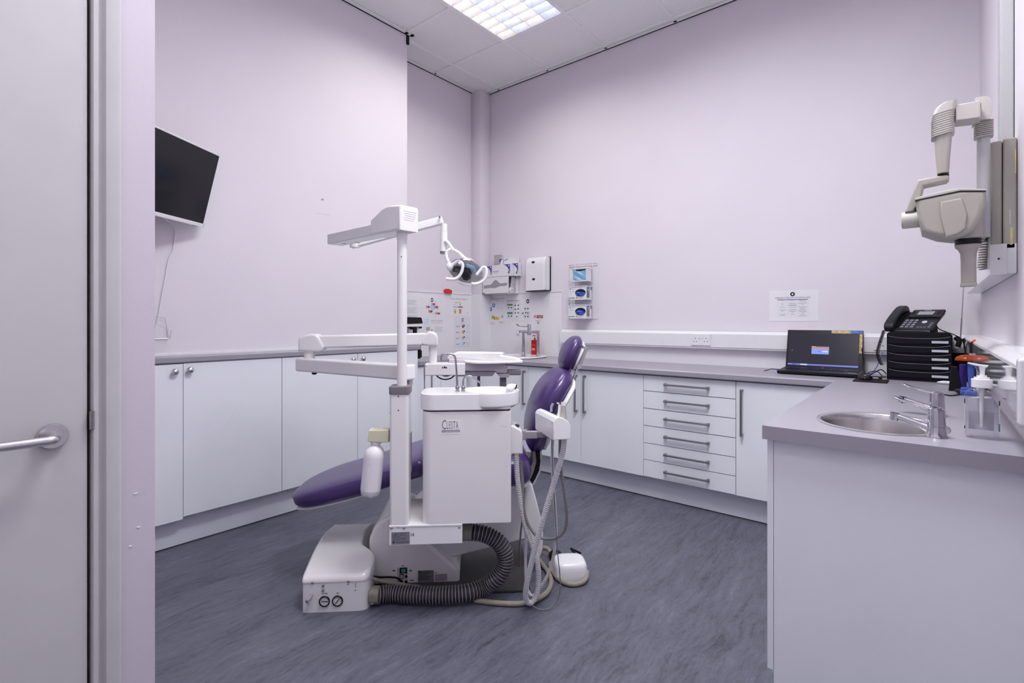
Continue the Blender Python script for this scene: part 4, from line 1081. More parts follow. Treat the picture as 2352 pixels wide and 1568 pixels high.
bx = part('housing', MB(DENT).prism(boxplan(0.003), 'z', 0.0, zs_), jb, 'white lower housing')
def lidz(y): 
    u = (y - YF) / 0.46
    return 0.150 + 0.052 * math.sin(min(1, u * 1.45) * PI / 2) - 0.012 * max(0, u - 0.62)
t = MB(DENT); p0 = boxplan(0.0)
r0 = [(x, y, zs_) for x, y in p0]; r1 = [(x, y, max(zs_ + 0.004, lidz(y) - 0.016)) for x, y in p0]
r2 = [(x, y, lidz(y) - 0.005) for x, y in boxplan(0.006)]; r3 = [(x, y, lidz(y)) for x, y in boxplan(0.020)]
rings = [r0, r1, r2, r3]
t.loft(rings, DENT, cap=False)
# roof of the lid in strips across the box
tb = bmesh.new(); vs = [tb.verts.new(v) for v in r3]
f = tb.faces.new(vs); f.normal_update()
if f.normal.z < 0: f.normal_flip()
t.add(tb, DENT)
part('lid', t, jb, 'white moulded lid', 50)
def fz(px, py): return C(px, py, YF)
for q in ((717.5, 1338), (800, 1335), (742, 1345), (742, 1356)):
    p = fz(*q); t = MB(DKSTEEL).lathe([(0.0055, 0), (0.005, 0.003), (0.0025, 0.005), (0, 0.005)], (p.x, YF + 0.002, p.z), (0, -1, 0), 16); part('screw', t, bx, 'steel screw')
for q in ((800, 1342), (816.5, 1341.5), (816.5, 1347), (816, 1356)):
    p = fz(*q); t = MB(BLACK).cyl((p.x, YF + 0.0025, p.z), (p.x, YF + 0.004, p.z), 0.0024, seg=10); part('screw_hole', t, bx)
for q, ang, lab in (((745, 1381), 178, 'WATER'), ((775, 1380), 52, 'AIR')):
    p = fz(*q); r_ = 0.0215
    t = MB(BLACK).lathe([(r_ + 0.0015, 0), (r_ + 0.0015, 0.004), (r_, 0.006), (r_ - 0.003, 0.006), (r_ - 0.0035, 0.002), (0, 0.002)], (p.x, YF + 0.003, p.z), (0, -1, 0), 36)
    gg = part('gauge', t, bx, lab.lower() + ' pressure gauge')
    t = MB(DIAL).cyl((p.x, YF + 0.0005, p.z), (p.x, YF + 0.001, p.z), r_ - 0.0035, DIAL, seg=32)
    yq = YF + 0.0003
    for k in range(9):
        an = math.radians(225 - 270 * k / 8); rr = 0.0135
        t.box(p.x + rr * math.cos(an) - 0.001, p.x + rr * math.cos(an) + 0.001, yq - 0.0002, yq + 0.0005, p.z + rr * math.sin(an) - 0.001, p.z + rr * math.sin(an) + 0.001, m=INK)
    part('dial', t, gg, 'white dial')
    an = math.radians(ang); t = MB(INK)
    dx, dz = math.cos(an), math.sin(an)
    beam(t, (p.x + dx * 0.006, yq - 0.001, p.z + dz * 0.006), (p.x + dx * 0.013, yq - 0.001, p.z + dz * 0.013), 0.0015, 0.0018, INK, 0)
    beam(t, (p.x - dx * 0.013, yq - 0.001, p.z - dz * 0.013), (p.x + dx * 0.007, yq - 0.001, p.z + dz * 0.007), 0.0015, 0.0030, INK, 0)
    part('needle', t, gg)
    t = MB(INK); face_text(t, lab, (p.x, YF + 0.0025, p.z + 0.030), 0.0075, INK, 'CENTER'); part('lettering', t, bx, lab)
p = fz(713, 1372); t = MB(STEEL)
t.cyl((p.x + 0.004, YF + 0.004, p.z + 0.010), (p.x - 0.002, YF - 0.030, p.z + 0.003), 0.0065, GREYMID); t.cyl((p.x - 0.002, YF - 0.030, p.z + 0.003), (p.x - 0.003, YF - 0.036, p.z + 0.002), 0.0072, STEEL); t.box(p.x + 0.001, p.x + 0.004, YF - 0.036, YF - 0.030, p.z - 0.010, p.z, m=GREYMID, bev=0.0006)
part('valve_knob', t, bx, 'small grey valve knob')

# corrugated drain hose from the box round to the plate
hp_ = thing('corrugated_hose', 'thick dark grey corrugated hose curving over the floor plate', 'hose', (-0.1, -0.3, 0), FR)
zf = 0.040
s0 = C(872, 1361, -0.345); s0.z = 0.044
def fl(px, py, z=zf): v = CZ(px, py, z); return v
pts = [s0 + Vector((-0.01, 0, 0)), fl(900, 1363), fl(960, 1366, 0.042), fl(1020, 1366, 0.045), fl(1070, 1361, 0.05), fl(1110, 1349, 0.056), C(1140, 1328, -0.36), C(1158, 1300, -0.365), C(1160, 1272, -0.37), C(1146, 1246, -0.375), C(1122, 1230, -0.375), C(1100, 1224, -0.375), C(1084, 1222, -0.37)]
t = MB(HOSEB); t.tube(pts, 0.0365, HOSEG, seg=28, res=14, ridges=(0.0135, 0.0055), m2=HOSEB, band=2)
part('hose', t, hp_, 'ribbed hose', 60)
e1, e0_ = C(1084, 1221.5, -0.37), C(1062, 1221, -0.37)
t = MB(OLIVE).cyl(e0_, e1, 0.036, OLIVE, seg=28, bev=0.003); t.cyl(e0_, e0_.lerp(e1, 0.4), 0.033, OLIVE, seg=28); part('end_fitting', t, hp_, 'khaki end fitting')
s1 = C(849, 1361, -0.345); s1.z = 0.044
t = MB(OLIVE).cyl((x1 - 0.005, s1.y, s1.z), s0, 0.037, OLIVE, seg=28, bev=0.003)
for k in range(4): t.box(x1 + 0.004, x1 + 0.016, s1.y - 0.0375, s1.y - 0.030, s1.z - 0.022 + 0.012 * k, s1.z - 0.015 + 0.012 * k, m=OLIVE)
part('end_fitting', t, hp_, 'khaki end fitting')
lead = thing('cable_bundle', 'black lead and beige tube leaving the floor box above the corrugated hose', 'cable', (-0.55, -0.28, 0), FR)
t = MB(BLACK).tube([C(853, 1322, -0.30), C(870, 1325, -0.27), C(895, 1325, -0.235), C(912, 1327, -0.21), C(920, 1333, -0.20)], 0.0045); part('black_lead', t, lead)
t = MB(HOSEC).tube([C(853, 1328, -0.31), C(875, 1334, -0.29), C(905, 1339, -0.27), C(935, 1344, -0.25), C(965, 1348, -0.235)], 0.009, HOSEC, ridges=(0.006, 0.0006)); part('beige_tube', t, lead)

# ---- foot control
fc = thing('foot_control', 'white domed foot pedal on the floor beside the hoses', 'foot pedal', (0.31, -0.05, 0), FR)
pf = [CZ(a, b, 0.0) for a, b in ((1276, 1330), (1348, 1338))]
cx = CZ(1310, 1318, 0.0)
fcx, fcy = 0.270, -0.150
def dome(r0, r1, z0, z1, m, n=40, e=0.55):
    rings = []
    for h, k in ((0, 1), (0.5, 1.0), (0.75, 0.965), (0.9, 0.90), (0.97, 0.80), (1.0, 0.60), (1.0, 0.2)):
        ring = []
        for i in range(n):
            a = 2 * PI * i / n; c_, s_ = math.cos(a), math.sin(a)
            ring.append((fcx + r0 * k * math.copysign(abs(c_) ** e, c_), fcy + r1 * k * math.copysign(abs(s_) ** e, s_), z0 + (z1 - z0) * h))
        rings.append(ring)
    return MB(m).loft(rings, m)
part('pedal_cover', dome(0.081, 0.072, 0.006, 0.085, DENTW), fc, 'white domed cover', 50)
t = MB(BLACK).box(fcx - 0.080, fcx + 0.075, fcy + 0.02, fcy + 0.105, 0.0, 0.062, bev=0.01, seg=3); t.box(fcx - 0.088, fcx + 0.078, fcy - 0.03, fcy + 0.03, 0, 0.012, bev=0.003)
t.ell((fcx - 0.058, fcy + 0.075, 0.064), (0.035, 0.035, 0.028)); part('pedal_base', t, fc, 'black rear base')
t = MB(BLACK); b0 = Vector((fcx + 0.045, fcy + 0.085, 0.062)); t.cyl(b0, b0 + Vector((-0.022, 0.012, 0.028)), 0.006, BLACK); t.cyl(b0 + Vector((-0.02, 0.012, 0.024)), b0 + Vector((0.03, 0.012, 0.0)), 0.005, BLACK); part('lever', t, fc, 'short black lever')
fh = thing('air_hose', 'beige hose winding over the floor to the white foot pedal', 'hose', (0.1, -0.2, 0), FR)
zz = 0.0125
p = [fl(1090, 1378, zz), fl(1140, 1384, zz), fl(1190, 1386, zz), fl(1228, 1378, zz), fl(1256, 1360, zz), fl(1266, 1335, zz), fl(1258, 1312, zz), fl(1246, 1296, zz), fl(1238, 1284, zz), fl(1234, 1272, zz), fl(1240, 1262, zz + 0.02), fl(1250, 1258, zz + 0.03), fl(1260, 1262, zz + 0.025), fl(1266, 1276, zz + 0.012), fl(1264, 1296, zz + 0.02), fl(1270, 1312, zz + 0.01), fl(1284, 1330, zz), fl(1304, 1340, zz), fl(1324, 1341, zz), fl(1340, 1335, zz + 0.003), fl(1347, 1324, zz + 0.010), Vector((fcx + 0.080, fcy - 0.030, 0.034))]
t = MB(HOSEC).tube(p, 0.0115, HOSEC, seg=14, res=10, ridges=(0.006, 0.0005)); part('hose', t, fh, None, 60)
# ------------------------------------------------------------------ sheets and things on the walls
class Sheet:
    """a thin printed sheet on a wall: u to the right, v down, in metres from its top left corner"""
    def __init__(s, O, U, N, w, h, paper, th=0.0012):
        s.O, s.U, s.N, s.w, s.h = Vector(O), Vector(U), Vector(N), w, h
        s.M = Matrix(((s.U.x, 0, s.N.x, s.O.x), (s.U.y, 0, s.N.y, s.O.y), (0, 1, s.N.z, s.O.z), (0, 0, 0, 1)))
        s.mb = MB(paper); s.th = th
        s.mb.box(0, w, -h, 0, 0, th, M=s.M)
    def rect(s, u0, v0, u1, v1, m, k=1):
        s.mb.box(u0 * s.w, u1 * s.w, -v1 * s.h, -v0 * s.h, s.th, s.th + 0.0003 * k, m, M=s.M); return s
    def frame(s, u0, v0, u1, v1, m, t=0.0014):
        W, Hh = s.w, s.h
        for a, b, c, d in ((u0 * W, u1 * W, v0 * Hh, v0 * Hh + t), (u0 * W, u1 * W, v1 * Hh - t, v1 * Hh), (u0 * W, u0 * W + t, v0 * Hh, v1 * Hh), (u1 * W - t, u1 * W, v0 * Hh, v1 * Hh)):
            s.mb.box(a, b, -d, -c, s.th, s.th + 0.0003, m, M=s.M)
        return s
    def text(s, u, v, size, body, m=INK, align='CENTER', width=1.0):
        s.mb.text(body, s.M @ Matrix.Translation((u * s.w, -v * s.h, s.th + 0.0002)), size, m, 0.0002, align, width); return s
    def ring(s, u, v, ro, ri, m, sx=1.0, n=24, k=1):
        t = bmesh.new()
        z = s.th + 0.0003 * k
        a = [t.verts.new((u * s.w + ro * sx * math.cos(2 * PI * i / n), -v * s.h + ro * math.sin(2 * PI * i / n), z)) for i in range(n)]
        if ri > 0:
            b = [t.verts.new((u * s.w + ri * sx * math.cos(2 * PI * i / n), -v * s.h + ri * math.sin(2 * PI * i / n), z)) for i in range(n)]
            for i in range(n): t.faces.new((a[i], a[(i + 1) % n], b[(i + 1) % n], b[i]))
        else: t.faces.new(a)
        s.mb.add(t, m, s.M); return s
    def poly(s, pts, m, k=1):
        t = bmesh.new(); t.faces.new([t.verts.new((u * s.w, -v * s.h, s.th + 0.0003 * k)) for u, v in pts]); s.mb.add(t, m, s.M); return s
    def lines(s, u0, v0, u1, n, dv, m=INKG, t=0.10):
        for k in range(n):
            e = u1 - (u1 - u0) * (0.0, 0.12, 0.05, 0.3)[k % 4]
            s.rect(u0, v0 + k * dv, e, v0 + k * dv + dv * t * 4, m)
        return s

def wall_b(px0, py0, px1, py1, paper=PAPER, y=YB - 0.0052):
    a, b = onY(px0, py0, y), onY(px1, py1, y)
    return Sheet(a, (1, 0, 0), (0, -1, 0), b.x - a.x, a.z - b.z, paper)
def wall_a(px0, py0, px1, py1, paper=PAPER, x=XA + 0.0052):
    a, b = onX(px0, py0, x), onX(px1, py1, x)
    return Sheet(a, (0, 1, 0), (1, 0, 0), b.y - a.y, a.z - b.z, paper)
def hang(s, name, label, cat, group=None):
    return single(name, s.mb, label, cat, s.O + s.U * (s.w / 2) - Vector((0, 0, s.h)), group=group)
PG = 'notices on the white cladding'

s = wall_a(930, 681, 965, 752)
s.lines(0.15, 0.10, 0.78, 5, 0.035, INKL).lines(0.15, 0.34, 0.85, 6, 0.035, INKL).lines(0.15, 0.60, 0.85, 3, 0.035, INKL).lines(0.15, 0.82, 0.75, 1, 0.035, INKG)
hang(s, 'notice', 'plain text notice half hidden behind the tall pole', 'notice', PG)
s = wall_a(966.5, 679, 1023, 730)
s.ring(0.44, 0.17, 0.020, 0.011, INK, 0.75)
s.ring(0.48, 0.50, 0.062, 0.058, INKL).ring(0.48, 0.50, 0.030, 0.0, INKLB, k=1)
for u, v, w_, h_, m_ in ((0.48, 0.36, 0.11, 0.08, INKR), (0.26, 0.50, 0.10, 0.09, INKR), (0.60, 0.50, 0.11, 0.10, INKR), (0.36, 0.70, 0.12, 0.10, INKR), (0.66, 0.79, 0.15, 0.08, INKR)):
    s.rect(u - w_ / 2, v - h_ / 2, u + w_ / 2, v + h_ / 2, m_, 2); s.poly([(u + w_ / 2, v - h_ * 0.7), (u + w_ / 2 + 0.05, v), (u + w_ / 2, v + h_ * 0.7)], m_, 2); s.rect(u - w_ * 0.3, v - h_ * 0.2, u - w_ * 0.05, v + h_ * 0.25, PAPER, 3)
s.ring(0.56, 0.85, 0.020, 0.018, INKL)
hang(s, 'poster', 'poster with a ring of dark red pictures round a circle', 'poster', PG)
s = wall_a(1028, 679, 1081, 726)
s.text(0.46, 0.17, 0.024, 'Correct Sharps Disposal', INKG)
s.rect(0.30, 0.29, 0.58, 0.34, INKY)
s.ring(0.32, 0.41, 0.004, 0, INKB).ring(0.52, 0.41, 0.006, 0, INK)
s.rect(0.22, 0.50, 0.42, 0.58, INKLB).rect(0.44, 0.50, 0.64, 0.58, INKBR)
for u, m_ in ((0.31, INKY), (0.53, INKO)):
    s.rect(u - 0.05, 0.68, u + 0.05, 0.88, m_).rect(u - 0.05, 0.66, u + 0.05, 0.70, INKY if u < 0.4 else INKR, 2).rect(u - 0.02, 0.75, u + 0.025, 0.82, INKBR, 2)
s.rect(0.80, 0.83, 0.92, 0.85, INKL)
hang(s, 'poster', 'sharps disposal poster with yellow bins, in the corner beside the red call point', 'poster', PG)
s = wall_a(973, 731, 1021, 800)
for k in range(6): s.rect(0.04 + 0.11 * (k % 2), 0.02 + 0.06 * (k // 2), 0.11 + 0.11 * (k % 2), 0.05 + 0.06 * (k // 2), INKLB)
s.text(0.62, 0.10, 0.022, 'Hard Clinical Bin', INKG).rect(0.36, 0.14, 0.9, 0.155, INKL)
s.rect(0.11, 0.28, 0.29, 0.39, KHAKI).ring(0.38, 0.38, 0.006, 0, INK)
s.lines(0.52, 0.28, 0.92, 4, 0.04, INKL).rect(0.75, 0.42, 0.92, 0.43, INKG)
hang(s, 'poster', 'hard clinical bin poster above the tray post', 'poster', PG)
s = wall_a(1043, 727, 1081, 797, PAPERL)
s.ring(0.5, 0.10, 0.018, 0.010, INK, 0.8).text(0.5, 0.21, 0.013, 'Hand Care', INKG)
for k, (body, m_) in enumerate((('WASH IT', INKBR), ('RINSE IT', INKO), ('CARE IT', KHAKI), ('WIPE IT', INKLB))):
    v = 0.31 + 0.19 * k
    s.text(0.22, v + 0.02, 0.015, body, INK)
    s.ring(0.53, v, 0.017, 0, m_).ring(0.60, v - 0.03, 0.008, 0, INK if k < 3 else INKB, k=2).ring(0.50, v + 0.02, 0.008, 0, INK if k == 0 else m_, k=2)
    s.lines(0.72, v - 0.03, 0.95, 2, 0.03, INKL)
hang(s, 'poster', 'narrow laminated poster of four small hand care pictures', 'poster', PG)
s = wall_b(1121, 681, 1160, 747)
for k in range(6): s.rect(0.04 + 0.07 * (k % 2), 0.02 + 0.06 * (k // 2), 0.09 + 0.07 * (k % 2), 0.05 + 0.06 * (k // 2), INKL)
s.text(0.58, 0.11, 0.026, 'Plaster Gypsum Box', INKG, width=0.82).rect(0.36, 0.135, 0.66, 0.15, INKO).rect(0.50, 0.165, 0.9, 0.175, INKL)
s.rect(0.27, 0.25, 0.42, 0.37, INKB).rect(0.31, 0.27, 0.38, 0.34, INKLB, 2).rect(0.09, 0.38, 0.23, 0.50, INKB).rect(0.12, 0.41, 0.20, 0.44, INKLB, 2)
s.rect(0.54, 0.38, 0.64, 0.39, INKG).rect(0.56, 0.42, 0.64, 0.43, INKL).frame(0.74, 0.38, 0.84, 0.47, INKL)
s.rect(0.22, 0.66, 0.42, 0.80, INKY).rect(0.42, 0.70, 0.66, 0.82, INKY).rect(0.25, 0.69, 0.33, 0.74, INKB, 2).rect(0.46, 0.73, 0.62, 0.79, INKO, 2).rect(0.36, 0.72, 0.40, 0.80, INK, 2)
s.poly([(0.84, 0.64), (0.91, 0.73), (0.77, 0.73)], INK).poly([(0.84, 0.665), (0.885, 0.722), (0.795, 0.722)], INKY, 2)
s.lines(0.12, 0.90, 0.45, 3, 0.03, INKL).lines(0.66, 0.88, 0.92, 2, 0.03, INKG)
hang(s, 'poster', 'tall gypsum box poster with blue and yellow pictures left of the tap', 'poster', PG)
s = wall_b(1163, 687, 1217, 736)
s.text(0.03, 0.10, 0.017, 'Hand Hygiene Routine', INK, 'LEFT').rect(0.03, 0.13, 0.48, 0.145, INKL)
s.ring(0.92, 0.13, 0.021, 0.010, INK, 0.85)
for (u0, v0, u1, v1, m_) in ((0.04, 0.22, 0.28, 0.50, INKGR), (0.04, 0.60, 0.28, 0.90, INKT), (0.32, 0.20, 0.60, 0.90, INKG), (0.74, 0.24, 0.88, 0.52, INKL), (0.66, 0.60, 0.98, 0.74, INKT), (0.74, 0.74, 0.98, 0.90, INKG)):
    s.frame(u0, v0, u1, v1, m_)
s.rect(0.04, 0.22, 0.28, 0.31, INKGR).rect(0.04, 0.60, 0.28, 0.70, INKT)
for u, v in ((0.11, 0.40), (0.22, 0.40), (0.11, 0.80), (0.22, 0.80), (0.39, 0.30), (0.52, 0.30), (0.39, 0.48), (0.52, 0.47), (0.39, 0.65), (0.52, 0.65), (0.46, 0.82), (0.81, 0.46), (0.92, 0.46), (0.71, 0.67), (0.83, 0.65), (0.92, 0.66), (0.81, 0.82), (0.92, 0.82)):
    s.ring(u, v, 0.0065, 0, INK, 1.3, 10); s.ring(u + 0.02, v - 0.03, 0.003, 0, INK, 1, 8)
s.rect(0.28, 0.545, 0.74, 0.552, INKL)
hang(s, 'poster', 'hand hygiene chart of small boxed drawings above the tap', 'poster', PG)
s = wall_b(1223, 722, 1250, 747)
s.ring(0.22, 0.20, 0.014, 0.011, INKR).rect(0.19, 0.13, 0.25, 0.27, INK)
s.rect(0.36, 0.06, 0.90, 0.34, INKR).text(0.63, 0.19, 0.011, 'NOT DRINKING', PAPER).text(0.63, 0.29, 0.011, 'WATER', PAPER)
s.text(0.48, 0.62, 0.012, 'Thank You', INK).ring(0.50, 0.78, 0.010, 0.0045, INK, 0.9)
hang(s, 'notice', 'small notice with a red panel just right of the tap', 'notice', PG)

s = wall_b(1767.5, 668, 1880, 737, PAPER, YB - 0.0002)
s.ring(0.485, 0.13, 0.0145, 0.0, INK, 1.0).ring(0.485, 0.13, 0.006, 0.0, PAPER, 0.9, k=2)
s.text(0.485, 0.265, 0.0125, 'EMERGENCY DRUGS IN THE DENTAL SUITE', INK, width=0.86)
s.rect(0.17, 0.295, 0.80, 0.315, INKP)
for u in (0.17, 0.385, 0.585, 0.80): s.rect(u - 0.001, 0.30, u + 0.001, 0.87, INKL)
for v in (0.40, 0.44, 0.51, 0.60, 0.65, 0.75, 0.87): s.rect(0.17, v, 0.80, v + 0.004, INKL)
for u, v, w_ in ((0.275, 0.33, 0.05), (0.485, 0.325, 0.07), (0.69, 0.325, 0.15), (0.69, 0.36, 0.14), (0.275, 0.43, 0.03), (0.485, 0.425, 0.12), (0.69, 0.42, 0.17), (0.275, 0.475, 0.05), (0.485, 0.47, 0.16), (0.485, 0.495, 0.16), (0.69, 0.465, 0.04), (0.275, 0.545, 0.11), (0.485, 0.55, 0.15), (0.69, 0.545, 0.17), (0.69, 0.575, 0.10), (0.275, 0.63, 0.13), (0.485, 0.63, 0.16), (0.69, 0.625, 0.13), (0.275, 0.68, 0.06), (0.485, 0.68, 0.15), (0.485, 0.71, 0.05), (0.69, 0.67, 0.17), (0.69, 0.70, 0.15), (0.69, 0.735, 0.04), (0.275, 0.79, 0.15), (0.275, 0.82, 0.09), (0.485, 0.785, 0.08), (0.69, 0.79, 0.11), (0.69, 0.83, 0.17)):
    s.rect(u - w_ / 2, v, u + w_ / 2, v + 0.011, INKG)
hang(s, 'notice', 'white emergency drugs notice with a small table above the laptop', 'notice')

# red call point
p = onX(1026, 669, XA)
t = MB(REDPL).box(XA, XA + 0.03, p.y - 0.043, p.y + 0.043, p.z - 0.020, p.z + 0.014, bev=0.003).box(XA, XA + 0.024, p.y - 0.022, p.y + 0.022, p.z + 0.012, p.z + 0.023, bev=0.002)
single('call_point', t, 'red plastic call point on the lilac wall above the sharps poster', 'call point', (XA, p.y, p.z - 0.02))

# towel dispenser
dx0, dx1, dz0, dz1, dy0 = onY(1206.5, 600, 3.735).x, onY(1250, 600, 3.735).x, 1.512, 1.826, 3.735
td = thing('towel_dispenser', 'white and black paper towel dispenser with a small oval window on the back wall', 'dispenser', ((dx0 + dx1) / 2, YB, dz0))
pr = [(YB - 0.012, dz0 + 0.004), (dy0 + 0.004, dz0 + 0.004), (dy0, dz0 + 0.012), (dy0, dz1 - 0.075), (dy0 + 0.008, dz1 - 0.038), (dy0 + 0.022, dz1 - 0.012), (dy0 + 0.034, dz1 - 0.002), (YB - 0.012, dz1)]
t = MB(PVC).prism(pr, 'x', dx0, dx1, bev=0.010, seg=4)
bdy = part('cover', t, td, 'white curved cover')
t = MB(BLACK).box(dx0 + 0.004, dx1 + 0.002, YB - 0.014, YB - 0.001, dz0 - 0.002, dz1 + 0.004, bev=0.003).box(dx0 + 0.004, dx1 - 0.004, dy0 + 0.006, YB - 0.01, dz0 - 0.004, dz0 + 0.006)
part('back_plate', t, td, 'black back plate and underside')
t = MB(BLACK); xc = onY(1225.5, 641, dy0).x
t.lathe([(0.017, 0), (0.0165, 0.001), (0, 0.001)], (xc, dy0, onY(1225.5, 641, dy0).z), (0, -1, 0), 28, sx=1.0, sy=0.62)
part('window', t, bdy, 'dark oval level window')
q = onY(1224.5, 602, dy0 + 0.001)
t = MB(BLACK).text('Tork', Matrix.Translation((q.x - 0.014, dy0 - 0.0003, q.z - 0.005)) @ Matrix.Rotation(PI / 2, 4, 'X'), 0.017, BLACK, 0.0006, width=0.9)
t.box(q.x - 0.0165, q.x + 0.0165, dy0 - 0.0002, dy0 + 0.001, q.z - 0.007, q.z + 0.009, m=BLACK) 
part('logo', t, bdy, 'dark maker mark', 20)

# wipe dispenser shelf
ex0, ex1, ez0, ez1, ey0 = -3.462, -3.122, 1.500, 1.668, 3.715
wd = thing('wipe_dispenser', 'white wall dispenser with a wavy grey slot, packets stacked on top', 'dispenser', ((ex0 + ex1) / 2, YB, ez0))
t = MB(PVC).box(ex0, ex1, ey0, ey0 + 0.004, ez0, ez1, bev=0.001).box(ex0, ex0 + 0.004, ey0, YB - 0.01, ez0, ez1).box(ex0, ex1 + 0.03, ey0, YB - 0.01, ez0, ez0 + 0.004).box(ex0, ex1 + 0.03, YB - 0.014, YB - 0.008, ez0, ez1 + 0.03).box(ex0, ex1, ey0, YB - 0.012, ez1 - 0.004, ez1)
t.prism([(ey0 + 0.006, ez0 + 0.004), (YB - 0.01, ez0 + 0.004), (YB - 0.01, ez1), (ey0 + 0.05, ez1), (ey0 + 0.03, ez0 + 0.06), (ey0 + 0.006, ez0 + 0.05)], 'x', ex1 - 0.004, ex1, m=DENTG)
hs = part('case', t, wd, 'white case')
W_ = ex1 - ex0
def ew(u): return ex0 + W_ * u
sl = [(ew(0.05), 1.588), (ew(0.30), 1.591), (ew(0.37), 1.600), (ew(0.43), 1.622), (ew(0.50), 1.636), (ew(0.57), 1.630), (ew(0.64), 1.606), (ew(0.72), 1.598), (ew(0.95), 1.602), (ew(0.95), 1.574), (ew(0.66), 1.570), (ew(0.50), 1.556), (ew(0.34), 1.560), (ew(0.05), 1.556)]
t = MB(GREYMID).prism(sl, 'y', ey0 - 0.0006, ey0 + 0.001)
t.ell((ew(0.40), ey0 - 0.0008, 1.568), (0.003, 0.001, 0.003), BLACK)
part('slot', t, hs, 'grey wavy slot')
t = MB(BLACK).box(ew(0.0) + 0.002, ew(0.09), ey0 - 0.0008, ey0, 1.502, 1.514); t.text('Tork', Matrix.Translation((ew(0.008), ey0 - 0.001, 1.504)) @ Matrix.Rotation(PI / 2, 4, 'X'), 0.012, PVC, 0.0003); part('logo', t, hs, 'dark maker mark', 20)
t = MB(PVC).lathe([(0.026, 0), (0.026, 0.012), (0.022, 0.014), (0, 0.014)], (ex1 + 0.001, ey0 + 0.035, ez0 + 0.032), (1, 0, 0), 28); t.ell((ex1 + 0.016, ey0 + 0.035, ez0 + 0.034), (0.003, 0.009, 0.009), DENTG); t.box(ex1, ex1 + 0.006, ey0 + 0.02, ey0 + 0.03, ez0 + 0.0, ez0 + 0.03); part('side_wheel', t, wd, 'round side wheel')
t = MB(BLACK).cyl((ex1 + 0.0005, ey0 + 0.085, 1.590), (ex1 + 0.003, ey0 + 0.085, 1.590), 0.004, seg=10); part('side_screw', t, wd)

def packet(x0, x1, y0, y1, z0, h, label, num, title, curve=0.32):
    r = thing('packet', label, 'box', ((x0 + x1) / 2, (y0 + y1) / 2, z0), group='packets stacked on the wipe dispenser')
    t = MB(PAPER).box(x0, x1, y0, y1, z0, z0 + h, bev=0.001)
    W, y = x1 - x0, y0 - 0.0004
    pts = [(x1 - 0.001, z0 + h - 0.001)] + [(x1 - 0.001 - 0.075 * math.sin(a), z0 + h - 0.001 - 0.075 * (1 - math.cos(a)) * 0.2 - 0.0) for a in (PI / 2,)]
    pts = [(x1 - 0.001, z0 + h - 0.001), (x1 - min(W * 0.9, 0.085), z0 + h - 0.001), (x1 - 0.055, z0 + h - 0.012), (x1 - 0.030, z0 + h - 0.032), (x1 - 0.012, z0 + h - 0.060), (x1 - 0.001, z0 + h - 0.095)]
    t.prism(pts, 'y', y, y0 + 0.0006, m=INKP)
    R = Matrix.Rotation(PI / 2, 4, 'X')
    t.box(x1 - 0.024, x1 - 0.008, y - 0.0004, y0, z0 + h - 0.018, z0 + h - 0.010, m=PAPER)
    if title: t.text(title, Matrix.Translation((x0 + 0.010, y, z0 + h * 0.40)) @ R, 0.019, INK, 0.0003, width=0.9); t.box(x0 + 0.010, x0 + 0.010 + min(0.06, W * 0.5), y, y0, z0 + h * 0.30, z0 + h * 0.325, m=INKG)
    t.text(num, Matrix.Translation((x1 - 0.030, y, z0 + 0.012)) @ R, 0.060, INK, 0.0003, width=0.75)
    part('carton', t, r, None, 20)
    return r
zt_ = ez1 + 0.0005
packet(onY(1108, 620, 3.722).x, onY(1129.5, 620, 3.722).x, 3.722, 3.79, zt_, 0.108, 'purple cornered packet marked 1, left on the wipe dispenser', '1', '')
packet(onY(1130.5, 620, 3.722).x, onY(1171.5, 620, 3.722).x, 3.722, 3.775, zt_, 0.112, 'wide purple cornered packet marked 4, in front on the wipe dispenser', '4', 'Supra Seal')
x_ = onY(1190, 620, 3.782).x
packet(x_ - 0.19, x_, 3.782, 3.832, zt_, 0.122, 'purple cornered packet marked 4, half hidden behind the wide one', '4', '')
x0_, x1_ = onY(1147, 600, 3.795).x, onY(1188, 600, 3.795).x
r = thing('packet', 'packet with black handwriting lying on top of the others', 'box', ((x0_ + x1_) / 2, 3.81, zt_ + 0.1225), group='packets stacked on the wipe dispenser')
t = MB(PAPER).box(x0_, x1_, 3.795, 3.830, zt_ + 0.1225, zt_ + 0.185, bev=0.001)
t.prism([(x0_ + 0.001, zt_ + 0.1235), (x0_ + 0.001, zt_ + 0.18), (x0_ + 0.045, zt_ + 0.18), (x0_ + 0.022, zt_ + 0.165), (x0_ + 0.010, zt_ + 0.14)], 'y', 3.7945, 3.796, m=INKP)
t.box(x0_ + 0.052, x0_ + 0.056, 3.7940, 3.7955, zt_ + 0.1235, zt_ + 0.183, m=INK)
hw = [(0.062, 0.158), (0.068, 0.163), (0.074, 0.162), (0.078, 0.170), (0.074, 0.158), (0.084, 0.164), (0.088, 0.172), (0.090, 0.160), (0.098, 0.170), (0.104, 0.178), (0.107, 0.166), (0.112, 0.160)]
t.tube([(x0_ + a, 3.7945, zt_ + b) for a, b in hw], 0.0013, INK, seg=6)
part('carton', t, r, None, 20)
a_, b_ = onY(1137.5, 587, 3.80), onY(1149, 600, 3.80)
t = MB(KHAKI).box(a_.x, b_.x - 0.004, 3.785, 3.83, zt_ + 0.1225, a_.z, bev=0.001); t.box(a_.x - 0.001, b_.x - 0.003, 3.7845, 3.83, a_.z - 0.008, a_.z + 0.001, m=GREYMID); t.box(a_.x - 0.0005, b_.x - 0.0035, 3.7846, 3.79, zt_ + 0.124, zt_ + 0.140, m=GREYMID)
single('packet', t, 'old khaki carton standing behind the handwritten packet', 'box', ((a_.x + b_.x) / 2, 3.81, zt_ + 0.1225), group='packets stacked on the wipe dispenser')

